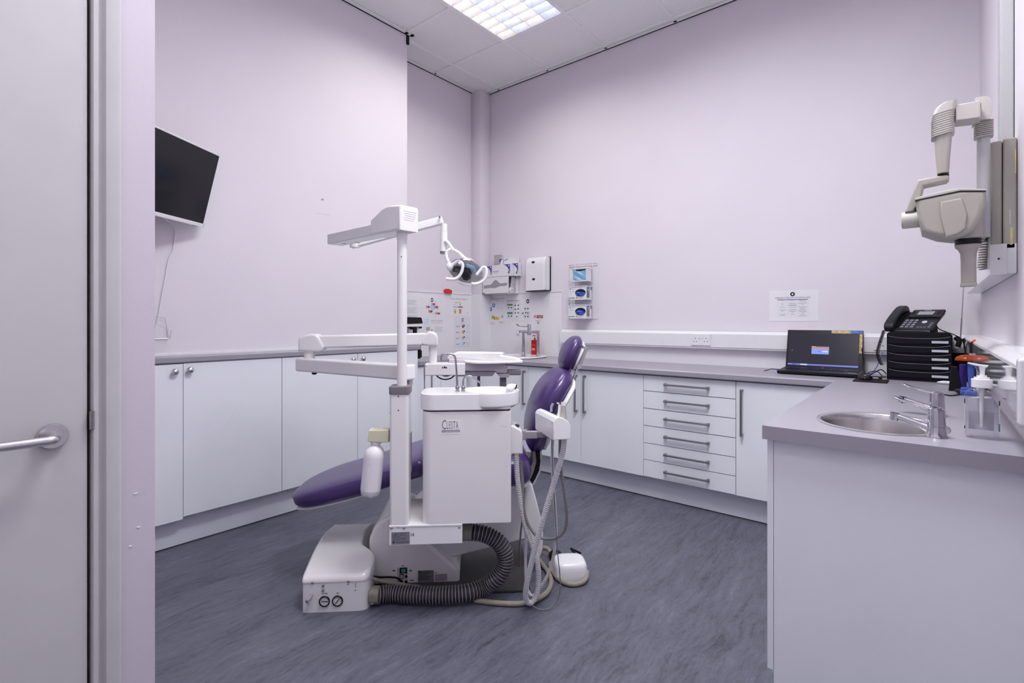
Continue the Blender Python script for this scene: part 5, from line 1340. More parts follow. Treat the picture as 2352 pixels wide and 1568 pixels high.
# wire rack with boxes of gloves and masks
gx0, gx1, gy0 = onY(1306, 670, 3.735).x, onY(1346, 670, 3.735).x, 3.735
fx0, fx1, fz0, fz1 = onY(1306, 670, 3.832).x, onY(1373, 670, 3.832).x, onY(1306, 731, 3.832).z, onY(1373, 603, 3.832).z
rk = thing('wire_rack', 'white wire wall rack holding three boxes on the back wall', 'rack', ((fx0 + fx1) / 2, YB, fz0))
t = MB(PVC); r_ = 0.0028; yb_ = YB - 0.006
def wire(*pts): t.tube([Vector(p) for p in pts], r_, PVC, seg=8, smooth=False)
wire((fx0, yb_, fz0), (fx0, yb_, fz1), (fx1, yb_, fz1), (fx1, yb_, fz0), (fx0, yb_, fz0))
for x in (fx0 + 0.07, fx1 - 0.05): wire((x, yb_, fz0), (x, yb_, fz1))
wire((fx0, yb_, fz1 - 0.018), (fx1, yb_, fz1 - 0.018))
part('frame', t, rk, 'white wire frame')
slots = [(onY(1330, 645, gy0).z, 0.115, 0.022), (onY(1330, 687, gy0).z, 0.120, 0.0), (onY(1330, 730, gy0).z, 0.120, 0.0)]
bx0, bx1 = gx0, gx1
for k, (z0, h, ins) in enumerate(slots):
    t = MB(PVC)
    for x in (bx0 + 0.028, bx1 + 0.006):
        wire((x, yb_, z0 - 0.004), (x, gy0 - 0.006, z0 - 0.004), (x, gy0 - 0.006, z0 + h * 0.93))
    wire((bx0 + 0.028, gy0 - 0.006, z0 + h * 0.93), (bx1 + 0.006, gy0 - 0.006, z0 + h * 0.93)); wire((bx0 + 0.028, gy0 - 0.006, z0 - 0.004), (bx1 + 0.006, gy0 - 0.006, z0 - 0.004))
    wire((bx1 + 0.006, gy0 - 0.006, z0 + h * 0.93), (bx1 + 0.006, yb_, z0 + h * 0.93))
    part('basket', t, rk, 'white wire holder')
z0, h, _ = slots[0]
xm0 = onY(1314, 630, gy0).x
mb_ = thing('mask_box', 'open white box of pale blue face masks at the top of the wire rack', 'box', ((xm0 + bx1) / 2, 3.78, z0))
t = MB(PAPER).box(xm0, xm0 + 0.006, gy0, YB - 0.02, z0, z0 + h).box(bx1 - 0.002, bx1 + 0.004, gy0, YB - 0.03, z0, z0 + h).box(xm0, bx1, gy0, YB - 0.02, z0, z0 + 0.003).box(xm0, bx1, YB - 0.03, YB - 0.02, z0, z0 + h + 0.01).box(xm0, bx1, gy0, gy0 + 0.003, z0 + h * 0.86, z0 + h).box(xm0 + 0.004, bx1, gy0 + 0.05, gy0 + 0.055, z0, z0 + h * 0.95, m=BLACK)
part('carton', t, mb_)
t = MB(MASKB)
for k in range(9):
    zz = z0 + 0.004 + 0.0095 * k; o_ = 0.006 * math.sin(k * 1.9)
    t.loft([[(xm0 + 0.008 + x, gy0 + 0.004 + 0.004 * math.sin(3 * x * 30 + k) + (0.04 if e else 0), zz + 0.004 * math.sin(x * 40 + k) + (0.008 if top_ else 0)) for e, top_ in ((0, 0), (0, 1), (1, 1), (1, 0))] for x in [0.02 * i * (bx1 - xm0 - 0.012) / 0.16 for i in range(9)]])
part('masks', t, mb_, 'folded pale blue masks', 60)
for k, lab in ((1, 'middle'), (2, 'bottom')):
    z0, h, _ = slots[k]
    gb = thing('glove_box', 'white box of blue gloves in the %s holder of the wire rack' % lab, 'box', ((bx0 + bx1) / 2, 3.78, z0), group='glove boxes in the wire rack')
    t = MB(PAPER).box(bx0, bx1, gy0, YB - 0.015, z0, z0 + h * 0.9, bev=0.001)
    W = bx1 - bx0; y = gy0 - 0.0004
    t.box(bx0 + 0.002, bx0 + W * 0.36, y, gy0, z0 + 0.008, z0 + 0.016, m=INKGR); t.box(bx0 + W * 0.42, bx0 + W * 0.50, y, gy0, z0 + 0.009, z0 + 0.014, m=INK)
    t.box(bx0 + W * 0.02, bx0 + W * 0.12, y, gy0, z0 + h * 0.72, z0 + h * 0.735, m=INK); t.box(bx0 + W * 0.17, bx0 + W * 0.36, y, gy0, z0 + h * 0.72, z0 + h * 0.745, m=INKG); t.box(bx0 + W * 0.04, bx0 + W * 0.38, y, gy0, z0 + h * 0.56, z0 + h * 0.58, m=INKG)
    t.tube([(bx0 + W * 0.05, y, z0 + h * 0.80), (bx0 + W * 0.09, y, z0 + h * 0.84), (bx0 + W * 0.12, y, z0 + h * 0.79), (bx0 + W * 0.09, y, z0 + h * 0.74)], 0.0012, INK, seg=6)
    # side: dark panel with a blue heading
    xs = bx1 + 0.0004
    t.box(bx1 - 0.001, xs, gy0 + 0.010, gy0 + 0.056, z0 + 0.012, z0 + h * 0.84, m=GREYPL); t.box(bx1 - 0.001, xs + 0.0003, gy0 + 0.010, gy0 + 0.056, z0 + h * 0.64, z0 + h * 0.84, m=INKB)
    t.box(bx1 - 0.001, xs + 0.0006, gy0 + 0.016, gy0 + 0.050, z0 + h * 0.70, z0 + h * 0.74, m=PAPER); t.box(bx1 - 0.001, xs + 0.0006, gy0 + 0.028, gy0 + 0.050, z0 + h * 0.60, z0 + h * 0.63, m=PAPER)
    t.box(bx1 - 0.001, xs, gy0 + 0.074, gy0 + 0.090, z0 + h * 0.66, z0 + h * 0.88, m=GREYPL)
    part('carton', t, gb, None, 20)
    xc, zc = bx0 + W * 0.68, z0 + h * 0.42
    t = MB(BLACK); t.lathe([(1.0, 0), (0, 0.0001)], (xc, gy0 - 0.0002, zc + 0.006), (0, -1, 0), 28, BLACK, sx=W * 0.30, sy=h * 0.26); 
    part('opening', t, gb, 'dark oval opening')
    t = MB(BLUEGL); n = 22
    rg = []
    for r0, o_ in ((1.0, 0.0), (0.85, 0.010), (0.5, 0.017), (0.1, 0.019)):
        rg.append([(xc + W * 0.27 * r0 * math.cos(2 * PI * i / n), gy0 - 0.001 - o_ * (1 + 0.3 * math.sin(5 * i)), zc - 0.004 + h * 0.16 * r0 * math.sin(2 * PI * i / n) + 0.004 * math.sin(3 * i * 2 * PI / n + k)) for i in range(n)])
    t.loft(rg, BLUEGL)
    part('glove', t, gb, 'bunched blue glove', 60)

# ---- TV screen on the chimney breast
TVB = Vector((-3.19, 1.106, 1.764)); tw = Vector((-0.5277, 0.8494, 0)); th_ = math.radians(15)
tn = Vector((0.8494, 0.5277, 0)); tv_up = (tn * math.sin(th_) + Vector((0, 0, math.cos(th_)))).normalized(); tf = tw.cross(tv_up).normalized()
if tf.dot(Vector((1, 0, 0))) < 0: tf = -tf
MT = Matrix(((tw.x, tv_up.x, tf.x, TVB.x), (tw.y, tv_up.y, tf.y, TVB.y), (tw.z, tv_up.z, tf.z, TVB.z), (0, 0, 0, 1)))
tv = thing('wall_screen', 'black flat screen in a white frame tilted down on the left wall', 'monitor', (TVB.x - 0.03, TVB.y - 0.3, TVB.z))
Wt, Ht = 0.60, 0.42
t = MB(PVC)
t.box(-Wt, 0, 0, 0.022, -0.03, 0.0, bev=0.003, M=MT).box(-Wt, 0, Ht - 0.010, Ht, -0.03, 0, bev=0.003, M=MT).box(-Wt, -Wt + 0.012, 0, Ht, -0.03, 0, bev=0.003, M=MT).box(-0.010, 0, 0, Ht, -0.03, 0, bev=0.003, M=MT)
t.box(-0.07, -0.045, -0.003, 0.0, -0.012, -0.004, m=GREYMID, M=MT)
part('bezel', t, tv, 'thin white frame')
t = MB(SCREENB).box(-Wt + 0.010, -0.009, 0.020, Ht - 0.009, -0.02, -0.002, M=MT); part('screen', t, tv, 'black glossy screen')
t = MB(GREYMID).box(-Wt + 0.02, -0.02, 0.02, Ht - 0.02, -0.032, -0.021, M=MT)
c_ = MT @ Vector((-Wt / 2, Ht / 2, -0.03)); beam(t, c_, (XL, c_.y - 0.06, c_.z), 0.05, 0.08, GREYMID)
part('wall_arm', t, tv, 'grey back and wall arm')
t = MB(PVC).tube([MT @ Vector((-0.25, 0.0, -0.03)), onX(400, 520, XL + 0.02), onX(401, 548, XL + 0.006), onX(397, 575, XL + 0.005), onX(387, 597, XL + 0.005), onX(380, 635, XL + 0.005), onX(370, 690, XL + 0.005), onX(362, 735, XL + 0.006), onX(352, 770, XL + 0.01)], 0.0032, PVC, seg=8)
single('screen_cable', t, 'white cable hanging from the wall screen', 'cable', (XL, 0.95, 1.3))
t = MB(STEEL)
q = [onX(a, b, XL + 0.012) for a, b in ((352, 730), (372, 757), (386, 772))]
yA, yB_ = 0.78, onX(388, 776, XL + 0.02).y
zb_ = onX(388, 777, XL + 0.02).z; zt2 = onX(384, 738, XL + 0.02).z
for x in (XL + 0.008, XL + 0.075):
    t.tube([(x, yA, zb_), (x, yB_ - 0.012 if x > XL + 0.05 else yB_, zb_)], 0.0018, STEEL, smooth=False, seg=6)
    t.tube([(x, yB_ - (0.012 if x > XL + 0.05 else 0), zb_), (x, yB_ - 0.004, zb_ + 0.045)], 0.0018, STEEL, smooth=False, seg=6)
t.tube([(XL + 0.008, yB_, zb_), (XL + 0.075, yB_ - 0.012, zb_)], 0.0018, STEEL, smooth=False, seg=6)
t.tube([(XL + 0.075, yB_ - 0.016, zb_ + 0.045), (XL + 0.075, yA, zb_ + 0.15)], 0.0012, STEEL, smooth=False, seg=6)
t.tube([(XL + 0.008, yB_ - 0.004, zb_ + 0.045), (XL + 0.02, yB_ - 0.02, zt2 + 0.02), (XL + 0.008, yA, zb_ + 0.14)], 0.0012, STEEL, smooth=False, seg=6)
single('wire_tray', t, 'small thin wire tray on the left wall below the screen cable', 'wire tray', (XL, 0.88, zb_))

# ---- trunking and sockets
def trunk_prof(y0, y1, z0=1.030, z1=1.160):
    s_ = 1 if y1 > y0 else -1     # y0 the face, y1 the wall
    return [(y1, z0), (y0 + s_ * 0.012, z0), (y0 + s_ * 0.006, z0 + 0.004), (y0 + s_ * 0.006, z0 + 0.012), (y0, z0 + 0.016), (y0, z1 - 0.022), (y0 + s_ * 0.004, z1 - 0.016), (y0 + s_ * 0.020, z1 - 0.003), (y0 + s_ * 0.026, z1), (y1, z1)]
t = MB(PVC).prism(trunk_prof(3.775, YB - 0.0085), 'x', -2.568, 0.155)
t.box(-2.572, -2.560, 3.772, YB - 0.0085, 1.028, 1.162, bev=0.003)
single('cable_trunking', t, 'long white cable trunking along the back wall', 'trunking', (-1.2, YB - 0.03, 1.03))
ACR = mat('clear_glossy_cover', (0.80, 0.79, 0.83), 0.03, var=0.0, coat=1.0, spec=0.8)
t = MB(PVC).prism(trunk_prof(0.132, XR - 0.0005), 'y', 1.415, 3.774)
rt_ = single('cable_trunking', t, 'white cable trunking on the right wall reflecting the bench items', 'trunking', (XR - 0.03, 2.4, 1.03))
t = MB(ACR).box(0.1305, 0.1325, 1.44, 3.75, 1.046, 1.137, M=None); part('glossy_cover', t, rt_, 'glossy clear cover strip')
t = MB(PVC).box(0.128, XR - 0.0005, 1.405, 1.440, 1.024, 1.164, bev=0.010, seg=3); part('end_cap', t, rt_)
t = MB(XGREY).box(0.165, XR - 0.001, 2.275, 2.345, 1.62, ZC, bev=0.006).box(0.163, 0.167, 2.285, 2.300, 1.62, ZC)
single('cable_conduit', t, 'tall pale conduit rising above the x-ray unit', 'conduit', (XR, 2.3, 1.62))
a_, b_ = onY(2275, 575, 2.2), onY(2313, 628, 2.2)
t = MB(PVC).box(a_.x, XR - 0.001, 2.2, 3.70, b_.z, a_.z + 0.02, bev=0.004); t.box(a_.x - 0.001, b_.x, 2.197, 2.203, b_.z - 0.001, a_.z + 0.018, m=PVC, bev=0.0015)
q = onY(2294, 594, 2.196); t.cyl((q.x, 2.1955, q.z), (q.x, 2.1975, q.z), 0.0028, BLACK, seg=10)
single('cable_box', t, 'white horizontal cable box below the x-ray wall bracket', 'conduit', (XR - 0.03, 2.9, b_.z))

def socket(xc, zc, w, h, label, double=True):
    y = 3.7745
    r = thing('wall_socket', label, 'socket', (xc, y, zc - h / 2), group='sockets on the back trunking')
    p_ = part('face_plate', MB(PVC).box(xc - w / 2, xc + w / 2, y - 0.007, y, zc - h / 2, zc + h / 2, bev=0.0025), r)
    yf = y - 0.0072
    for s_ in ((-1, 1) if double else (0,)):
        cx = xc + s_ * w * 0.27
        t = MB(INK)
        for dx_, dz_, a, b in ((0, 0.010, 0.0022, 0.0042), (-0.011, -0.013, 0.0038, 0.002), (0.011, -0.013, 0.0038, 0.002)):
            t.box(cx + dx_ - a, cx + dx_ + a, yf - 0.0003, yf + 0.001, zc + dz_ - b, zc + dz_ + b)
        part('pin_holes', t, p_, 'dark pin holes')
        if double:
            x_ = xc + s_ * w * 0.075
            part('rocker_switch', MB(PVC).box(x_ - 0.0055, x_ + 0.0055, yf - 0.0045, yf + 0.001, zc + h * 0.12, zc + h * 0.42, bev=0.0012), p_)
    for s_ in (-1, 1): part('screw', MB(INKG).cyl((xc + s_ * w * 0.43, yf - 0.0002, zc + 0.004), (xc + s_ * w * 0.43, yf + 0.001, zc + 0.004), 0.0022, seg=10), p_)
a_, b_ = onY(1587, 767, 3.77), onY(1632, 793, 3.77)
socket((a_.x + b_.x) / 2, (a_.z + b_.z) / 2, b_.x - a_.x, a_.z - b_.z + 0.004, 'white double socket with two rocker switches on the back trunking')
a_, b_ = onY(2006, 772, 3.77), onY(2040, 806, 3.77)
socket((a_.x + b_.x) / 2, (a_.z + b_.z) / 2, b_.x - a_.x, 0.082, 'white socket on the back trunking between the laptop and the black drawers', False)

# ---- alcove worktop, basin, tap
u = thing('base_cabinet', 'white cabinet in the alcove behind the tray post', 'cabinet', (-3.23, 2.95, 0))
part('carcass', MB(CAB).box(XA + 0.001, -3.25, YBR + 0.02, 3.256, 0.17, 0.866), u)
part('door', MB(CAB).box(-3.249, -3.231, 2.637, 2.95, 0.168, 0.862, bev=0.0012), u)
part('door', MB(CAB).box(-3.249, -3.231, 2.953, 3.257, 0.168, 0.862, bev=0.0012), u)
single('worktop', MB(WORK).prism([(XA + 0.006, 0.870), (-3.212, 0.870), (-3.206, 0.876), (-3.206, 0.904), (-3.212, 0.910), (XA + 0.006, 0.910)], 'y', 2.633, 3.2575), 'short grey worktop in the alcove behind the tray', 'worktop', (-3.4, 2.95, 0.87))
t = MB(DENTW); bxc, byc = -2.86, 3.545
rg = []
for ra, rb, z in ((0.225, 0.225, 0.9105), (0.232, 0.230, 0.918), (0.228, 0.226, 0.926), (0.215, 0.215, 0.928), (0.200, 0.200, 0.924), (0.17, 0.17, 0.915), (0.05, 0.05, 0.912)):
    rg.append([(bxc + ra * math.copysign(abs(math.cos(2 * PI * k / 48)) ** 0.7, math.cos(2 * PI * k / 48)), byc + rb * math.copysign(abs(math.sin(2 * PI * k / 48)) ** 0.7, math.sin(2 * PI * k / 48)), z) for k in range(48)])
t.loft(rg, DENTW); single('wash_basin', t, 'white wash basin set in the back worktop behind the tray', 'basin', (bxc, byc, 0.9105), ang=50)
tp = thing('bridge_tap', 'chrome bridge mixer tap with a long lever on the wash basin', 'tap', (-2.85, 3.70, 0.92))
yt = 3.70
L_, R_ = onY(1202, 800, yt).x, onY(1236, 800, yt).x
zb2 = onY(1215, 762, yt).z
t = MB(CHROME)
for x in (L_, R_):
    t.cyl((x, yt, 0.918), (x, yt, 0.924), 0.022, CHROME, seg=24); t.cyl((x, yt, 0.92), (x, yt, zb2 + 0.012), 0.0135, CHROME, seg=20)
t.tube([(L_ - 0.012, yt, zb2), (R_ + 0.008, yt, zb2)], 0.0145, CHROME, smooth=False, seg=18)
part('bridge', t, tp, 'chrome legs and bridge')
xc = onY(1215.5, 755, yt).x
t = MB(CHROME).cyl((xc, yt, zb2 - 0.028), (xc, yt, zb2 + 0.02), 0.021, CHROME, seg=24); t.cyl((xc, yt, zb2 + 0.018), (xc, yt, zb2 + 0.066), 0.0185, CHROME, seg=24); t.cyl((xc, yt, zb2 + 0.066), (xc, yt, zb2 + 0.070), 0.016, CHROME, seg=24); part('cartridge', t, tp)
t = MB(CHROME).tube([(L_ - 0.004, yt, zb2), (L_ - 0.018, yt - 0.015, zb2 + 0.004), (L_ - 0.020, yt - 0.05, zb2 - 0.004), (L_ - 0.020, yt - 0.06, zb2 - 0.04)], 0.011, CHROME, seg=14); part('spout', t, tp)
t = MB(CHROME).tube([(xc - 0.012, yt - 0.01, zb2 + 0.05), (xc - 0.05, yt - 0.02, zb2 + 0.050), (xc - 0.09, yt - 0.03, zb2 + 0.054), (xc - 0.12, yt - 0.035, zb2 + 0.070)], lambda u: 0.0045 + 0.004 * max(0, u - 0.7) * 3, CHROME, seg=10); part('lever', t, tp, 'long elbow lever')
sp_ = thing('soap_bottle', 'red pump soap bottle beside the bridge tap', 'bottle', (-2.80, 3.765, 0.912))
a_, b_ = onY(1222.5, 800, 3.765), onY(1234, 800, 3.765)
xm = (a_.x + b_.x) / 2; w_ = (b_.x - a_.x) / 2
t = MB(REDLQ).prism(rrect(xm - w_, xm + w_ + 0.004, 3.745, 3.785, 0.008), 'z', 0.912, 1.060, bev=0.005); bb = part('bottle', t, sp_, 'red bottle')
t = MB(INKO).box(xm - w_ * 0.6, xm + w_ * 0.6, 3.7442, 3.7455, 0.965, 0.985).box(xm - w_ * 0.9, xm + w_ * 0.9, 3.7442, 3.7455, 1.012, 1.014); part('print', t, bb)
t = MB(REDPL).cyl((xm, 3.765, 1.06), (xm, 3.765, 1.078), 0.009, REDPL); t.cyl((xm, 3.765, 1.076), (xm, 3.765, 1.098), 0.003, REDPL); t.box(xm - 0.006, xm + 0.008, 3.735, 3.772, 1.096, 1.104, bev=0.002); part('pump', t, sp_)

# small appliance in the alcove, hidden below by the arm
xq = -3.44
a_, b_ = onX(934, 728, xq), onX(968, 764, xq)
z1 = a_.z; y0, y1 = a_.y, b_.y
ap = thing('benchtop_appliance', 'black topped appliance with a roller and side knob standing in the alcove', 'appliance', (xq, (y0 + y1) / 2, 0.91))
t = MB(BLACK).prism([(y0, z1), (y1 - 0.018, z1 - 0.002), (y1 - 0.008, z1 - 0.02), (y1, z1 - 0.055), (y0, z1 - 0.058)], 'x', xq - 0.09, xq + 0.02, bev=0.003); part('top_cover', t, ap, 'glossy black top')
t = MB(DENTW).box(xq - 0.09, xq + 0.015, y0 - 0.01, y1 + 0.008, z1 - 0.082, z1 - 0.060, bev=0.003); part('body', t, ap)
t = MB(STEEL).tube([(xq - 0.03, y0, z1 - 0.095), (xq - 0.03, y1 - 0.01, z1 - 0.095)], 0.013, STEEL, smooth=False); t.tube([(xq, y0 + 0.05, z1 - 0.09), (xq, y0 + 0.09, z1 - 0.09)], 0.017, BLACK, smooth=False); part('roller', t, ap, 'steel roller')
t = MB(BLACK).cyl((xq - 0.03, y1 + 0.0, z1 - 0.088), (xq - 0.03, y1 + 0.022, z1 - 0.088), 0.011, BLACK); part('knob', t, ap, 'black knob')
t = MB(BLACK).box(xq - 0.01, xq + 0.01, y0 + 0.075, y0 + 0.105, z1 - 0.16, z1 - 0.09).ell((xq, y0 + 0.09, z1 - 0.165), (0.025, 0.05, 0.02)); part('clamp', t, ap)
t = MB(GREYPL).box(xq - 0.08, xq, y0 + 0.0, y0 + 0.02, 0.9105, z1 - 0.08).box(xq - 0.08, xq - 0.06, y1 - 0.03, y1 - 0.01, 0.9105, z1 - 0.08); part('stand', t, ap)
q = onX(963, 797, -3.16); q2 = onX(963, 822, -3.16)
t = MB(BLACK).box(-3.175, -3.150, q.y - 0.008, q.y + 0.010, q.z - 0.03, q.z + 0.015, bev=0.002).box(-3.178, -3.145, q.y - 0.010, q.y + 0.016, q2.z + 0.005, q.z - 0.025, bev=0.003).box(-3.17, -3.15, q.y - 0.012, q.y + 0.006, q2.z - 0.004, q2.z + 0.008, bev=0.002)
single('plug_clip', t, 'black clip hanging at the end of the narrow worktop', 'clip', (-3.16, q.y, q2.z))
# ------------------------------------------------------------------ things on the right-hand bench
# laptop
yF, yH, yT = 3.46, 3.695, 3.765
zb = TOPB + 0.003
x0F, x1F = onY(1785, 853, yF).x, onY(1972, 863, yF).x
x0H, x1H = onY(1803, 839, yH).x, onY(1979, 848, yH).x
lx0, lx1 = (x0F + x0H) / 2, (x1F + x1H) / 2
lp = thing('laptop', 'open black laptop showing a small login box on a dark screen', 'laptop', ((lx0 + lx1) / 2, yF + 0.1, TOPB + 0.001))
bs = part('keyboard_base', MB(BLACK).prism([(yF, zb + 0.006), (yF + 0.01, zb), (yH + 0.01, zb), (yH + 0.01, zb + 0.026), (yH - 0.01, zb + 0.027), (yF, zb + 0.018)], 'x', lx0, lx1, bev=0.003).box(lx0 + 0.02, lx1 - 0.02, yF + 0.02, yH - 0.01, TOPB + 0.0002, zb + 0.001), lp)
def kz(y): return zb + 0.018 + (y - yF) / (yH - yF) * 0.009
t = MB(TOWERB)
for r_ in range(5):
    for c_ in range(14):
        x = lx0 + 0.028 + c_ * (lx1 - lx0 - 0.10) / 14; y = yH - 0.035 - r_ * 0.018
        t.box(x, x + (lx1 - lx0 - 0.10) / 14 - 0.003, y - 0.015, y, kz(y) - 0.002, kz(y) + 0.0024, m=PHONE)
    for c_ in range(4):
        x = lx1 - 0.068 + c_ * 0.0155; y = yH - 0.035 - r_ * 0.018
        t.box(x, x + 0.0125, y - 0.015, y, kz(y) - 0.002, kz(y) + 0.0024, m=PHONE)
part('keys', t, bs, 'dark keys', 20)
zl0, zl1 = zb + 0.024, onY(1812, 757, yT).z
ln = math.hypot(yT - yH, zl1 - zl0); up = Vector((0, (yT - yH) / ln, (zl1 - zl0) / ln)); nn = Vector((0, -up.z, up.y))
ML2 = Matrix(((1, up.x, nn.x, lx0), (0, up.y, nn.y, yH + 0.004), (0, up.z, nn.z, zl0), (0, 0, 0, 1)))
Wl = lx1 - lx0
sl_ = part('lid', MB(BLACK).box(0, Wl, 0, ln, -0.010, 0, bev=0.003, M=ML2), lp, 'black screen lid with patterned corner')
t = MB(SCR_BG).box(0.012, Wl - 0.022, 0.016, ln - 0.024, 0.0, 0.0004, M=ML2)
ws, hs_ = Wl - 0.034, ln - 0.04
def sr(u0, v0, u1, v1, m, k=1): t.box(0.012 + ws * u0, 0.012 + ws * u1, 0.016 + hs_ * v0, 0.016 + hs_ * v1, 0.0004, 0.0004 + 0.0002 * k, m, M=ML2)
sr(0, 0, 1, 0.045, SCR_BAR); sr(0.19, 0.006, 0.29, 0.04, SCR_WH, 2); sr(0.07, 0.012, 0.085, 0.034, BLACK, 2); sr(0.10, 0.012, 0.115, 0.034, BLACK, 2)
sr(0.345, 0.36, 0.595, 0.58, SCR_WIN); sr(0.345, 0.53, 0.595, 0.58, SCR_OR, 2); sr(0.345, 0.575, 0.595, 0.595, SCR_BAR, 2); sr(0.345, 0.585, 0.40, 0.597, SCR_WH, 3); sr(0.50, 0.43, 0.58, 0.46, SCR_WH, 2); sr(0.44, 0.44, 0.48, 0.45, SCR_BG, 2)
sr(0.05, 0.45, 0.06, 0.46, SCR_WH)
part('screen', t, sl_, 'dark lit screen with a taskbar')
t = MB(LIDSK)
t.box(Wl * 0.60, Wl * 0.84, ln - 0.021, ln - 0.002, 0.0001, 0.0006, M=ML2).box(Wl * 0.84, Wl - 0.003, ln - 0.021, ln - 0.002, 0.0001, 0.0006, m=LIDSB, M=ML2).box(Wl - 0.019, Wl - 0.004, ln * 0.42, ln - 0.024, 0.0001, 0.0006, m=LIDSK, M=ML2)
part('lid_pattern', t, sl_, 'gold and blue patterned sticker')
q = onY(1890, 845, yH - 0.01); t = MB(STEEL).box(q.x - 0.006, q.x + 0.006, yH - 0.022, yH - 0.018, kz(yH) + 0.001, kz(yH) + 0.004); t.box(q.x + 0.15, q.x + 0.19, yF + 0.05, yF + 0.055, kz(yF + 0.05), kz(yF + 0.05) + 0.001, m=LABELW); part('badge', t, bs)
t = MB(BLUEPL).box(lx0 - 0.03, lx0 + 0.001, yF + 0.13, yF + 0.143, zb + 0.008, zb + 0.016, bev=0.001); t.box(lx0 - 0.012, lx0 - 0.002, yF + 0.129, yF + 0.144, zb + 0.007, zb + 0.017, m=INKLB)  # pale blue band paints the plug's glow as plain colour
t.tube([(lx0 - 0.028, yF + 0.136, zb + 0.012), (lx0 - 0.06, yF + 0.14, zb + 0.012), (lx0 - 0.085, yF + 0.13, zb + 0.004), (lx0 - 0.095, yF + 0.10, zb + 0.0015)], 0.0025, BLACK, seg=8)
single('usb_lead', t, 'blue plug with a painted glow and short black lead at the side of the laptop', 'cable', (lx0 - 0.05, yF + 0.136, TOPB))

# mouse mat, mouse
a_, b_, c_, d_ = onZ(1936, 873, TOPB), onZ(2046, 878, TOPB), onZ(2062, 866, TOPB), onZ(1960, 860, TOPB)
t = MB(BLACKM).box(-0.335, -0.185, 3.272, 3.43, TOPB + 0.0002, TOPB + 0.006, bev=0.002)
single('mouse_mat', t, 'black mouse mat in front of the laptop', 'mouse mat', (-0.26, 3.35, TOPB))
t = MB(BLACK).ell((-0.285, 3.385, TOPB + 0.012), (0.032, 0.052, 0.020)); t2 = bmesh.ops
for v in t.bm.verts: v.co.z = max(v.co.z, TOPB + 0.0062)
ms = thing('computer_mouse', 'black computer mouse on the mouse mat', 'mouse', (-0.285, 3.385, TOPB + 0.006)); part('shell', t, ms, None, 60)
t = MB(GREYPL).cyl((-0.289, 3.352, TOPB + 0.028), (-0.281, 3.352, TOPB + 0.028), 0.005, GREYPL); part('scroll_wheel', t, ms)

# drawer tower
ty0, ty1 = 3.50, 3.765
tx0, tx1 = onY(2036.5, 820, ty0).x, onY(2188, 820, ty0).x
tz0, tz1 = TOPB + 0.0005, onY(2100, 763, ty0).z
tw_ = thing('drawer_tower', 'black desktop tower of five paper drawers with pale labels', 'drawers', ((tx0 + tx1) / 2, ty0 + 0.13, TOPB))
t = MB(TOWERB).prism([(tx0, tz0), (tx1, tz0), (tx1, tz1 - 0.014), (tx1 - 0.014, tz1), (tx0 + 0.010, tz1), (tx0, tz1 - 0.010)], 'y', ty0 + 0.010, ty1, bev=0.002); part('casing', t, tw_)
zl = [onY(2160, 680 + v / 7.467, ty0).z for v in (790, 942, 1090, 1237, 1383)]
hd_ = (zl[0] - zl[1]) * 0.98
for k, z in enumerate(zl):
    zc0, zc1 = z - hd_ * 0.25, z + hd_ * 0.72
    W = tx1 - tx0
    pts = [(tx0 + 0.006, zc0), (tx1 - 0.006, zc0), (tx1 - 0.006, zc1)] + [(tx0 + W * u, zc1 - hd_ * 0.30 * (1 - abs(2 * (u - 0.5)) ** 3.5)) for u in (0.94, 0.88, 0.82, 0.7, 0.5, 0.3, 0.18, 0.12, 0.06)] + [(tx0 + 0.006, zc1)]
    dr = part('drawer', MB(TOWERB).prism(pts, 'y', ty0, ty0 + 0.014, bev=0.0015), tw_, 'black drawer with a dipped front')
    a_ = onY(2140, 800, ty0).x; b_ = onY(2178.5, 800, ty0).x
    t = MB(LABELW).box(a_, b_, ty0 - 0.0008, ty0 + 0.001, z - 0.0062, z + 0.0062)
    t.box(a_ + 0.006, b_ - 0.012, ty0 - 0.001, ty0, z + 0.001, z + 0.0022, m=INKG) if k == 0 else None
    part('label_strip', t, dr, 'pale label strip')
    rim_ = [(tx0 + W * u, ty0 - 0.0004, zc1 - hd_ * 0.30 * (1 - abs(2 * (u - 0.5)) ** 3.5) - 0.0012) for u in (0.03, 0.06, 0.12, 0.18, 0.3, 0.5, 0.7, 0.82, 0.88, 0.94, 0.97)]
    part('drawer_lip', MB(GREYPL).tube(rim_, 0.0011, GREYPL, seg=6, res=4), dr, 'thin shiny lip')

# desk phone on the tower
py0, py1 = 3.505, 3.68
px1 = onY(2137, 752, py0).x
px0 = px1 - 0.222
W = px1 - px0
FPH = Matrix.Translation((px1, py0, 0)) @ Matrix.Rotation(math.radians(-22), 4, 'Z') @ Matrix.Translation((-px1, -py0, 0))     # the phone stands askew
ph = thing('desk_phone', 'black desk telephone with grey keys standing on the drawer tower', 'telephone', ((px0 + px1) / 2, 3.58, tz1), FPH)
zf0 = tz1 + 0.014
sl = math.radians(31)
Lp = 0.195
us = Vector((0, math.cos(sl), math.sin(sl))); ns = Vector((0, -math.sin(sl), math.cos(sl)))
MP = Matrix(((1, us.x, ns.x, px0), (0, us.y, ns.y, py0), (0, us.z, ns.z, zf0), (0, 0, 0, 1)))
t = MB(PHONE).prism(rrect(0, W, 0, Lp, 0.010), 'z', -0.014, 0, bev=0.003, M=MP)
t.prism(rrect(W * 0.34, W + 0.003, Lp * 0.62, Lp + 0.006, 0.008), 'z', -0.004, 0.010, bev=0.003, M=MP)
pb_ = part('body', t, ph, 'black sloping body')
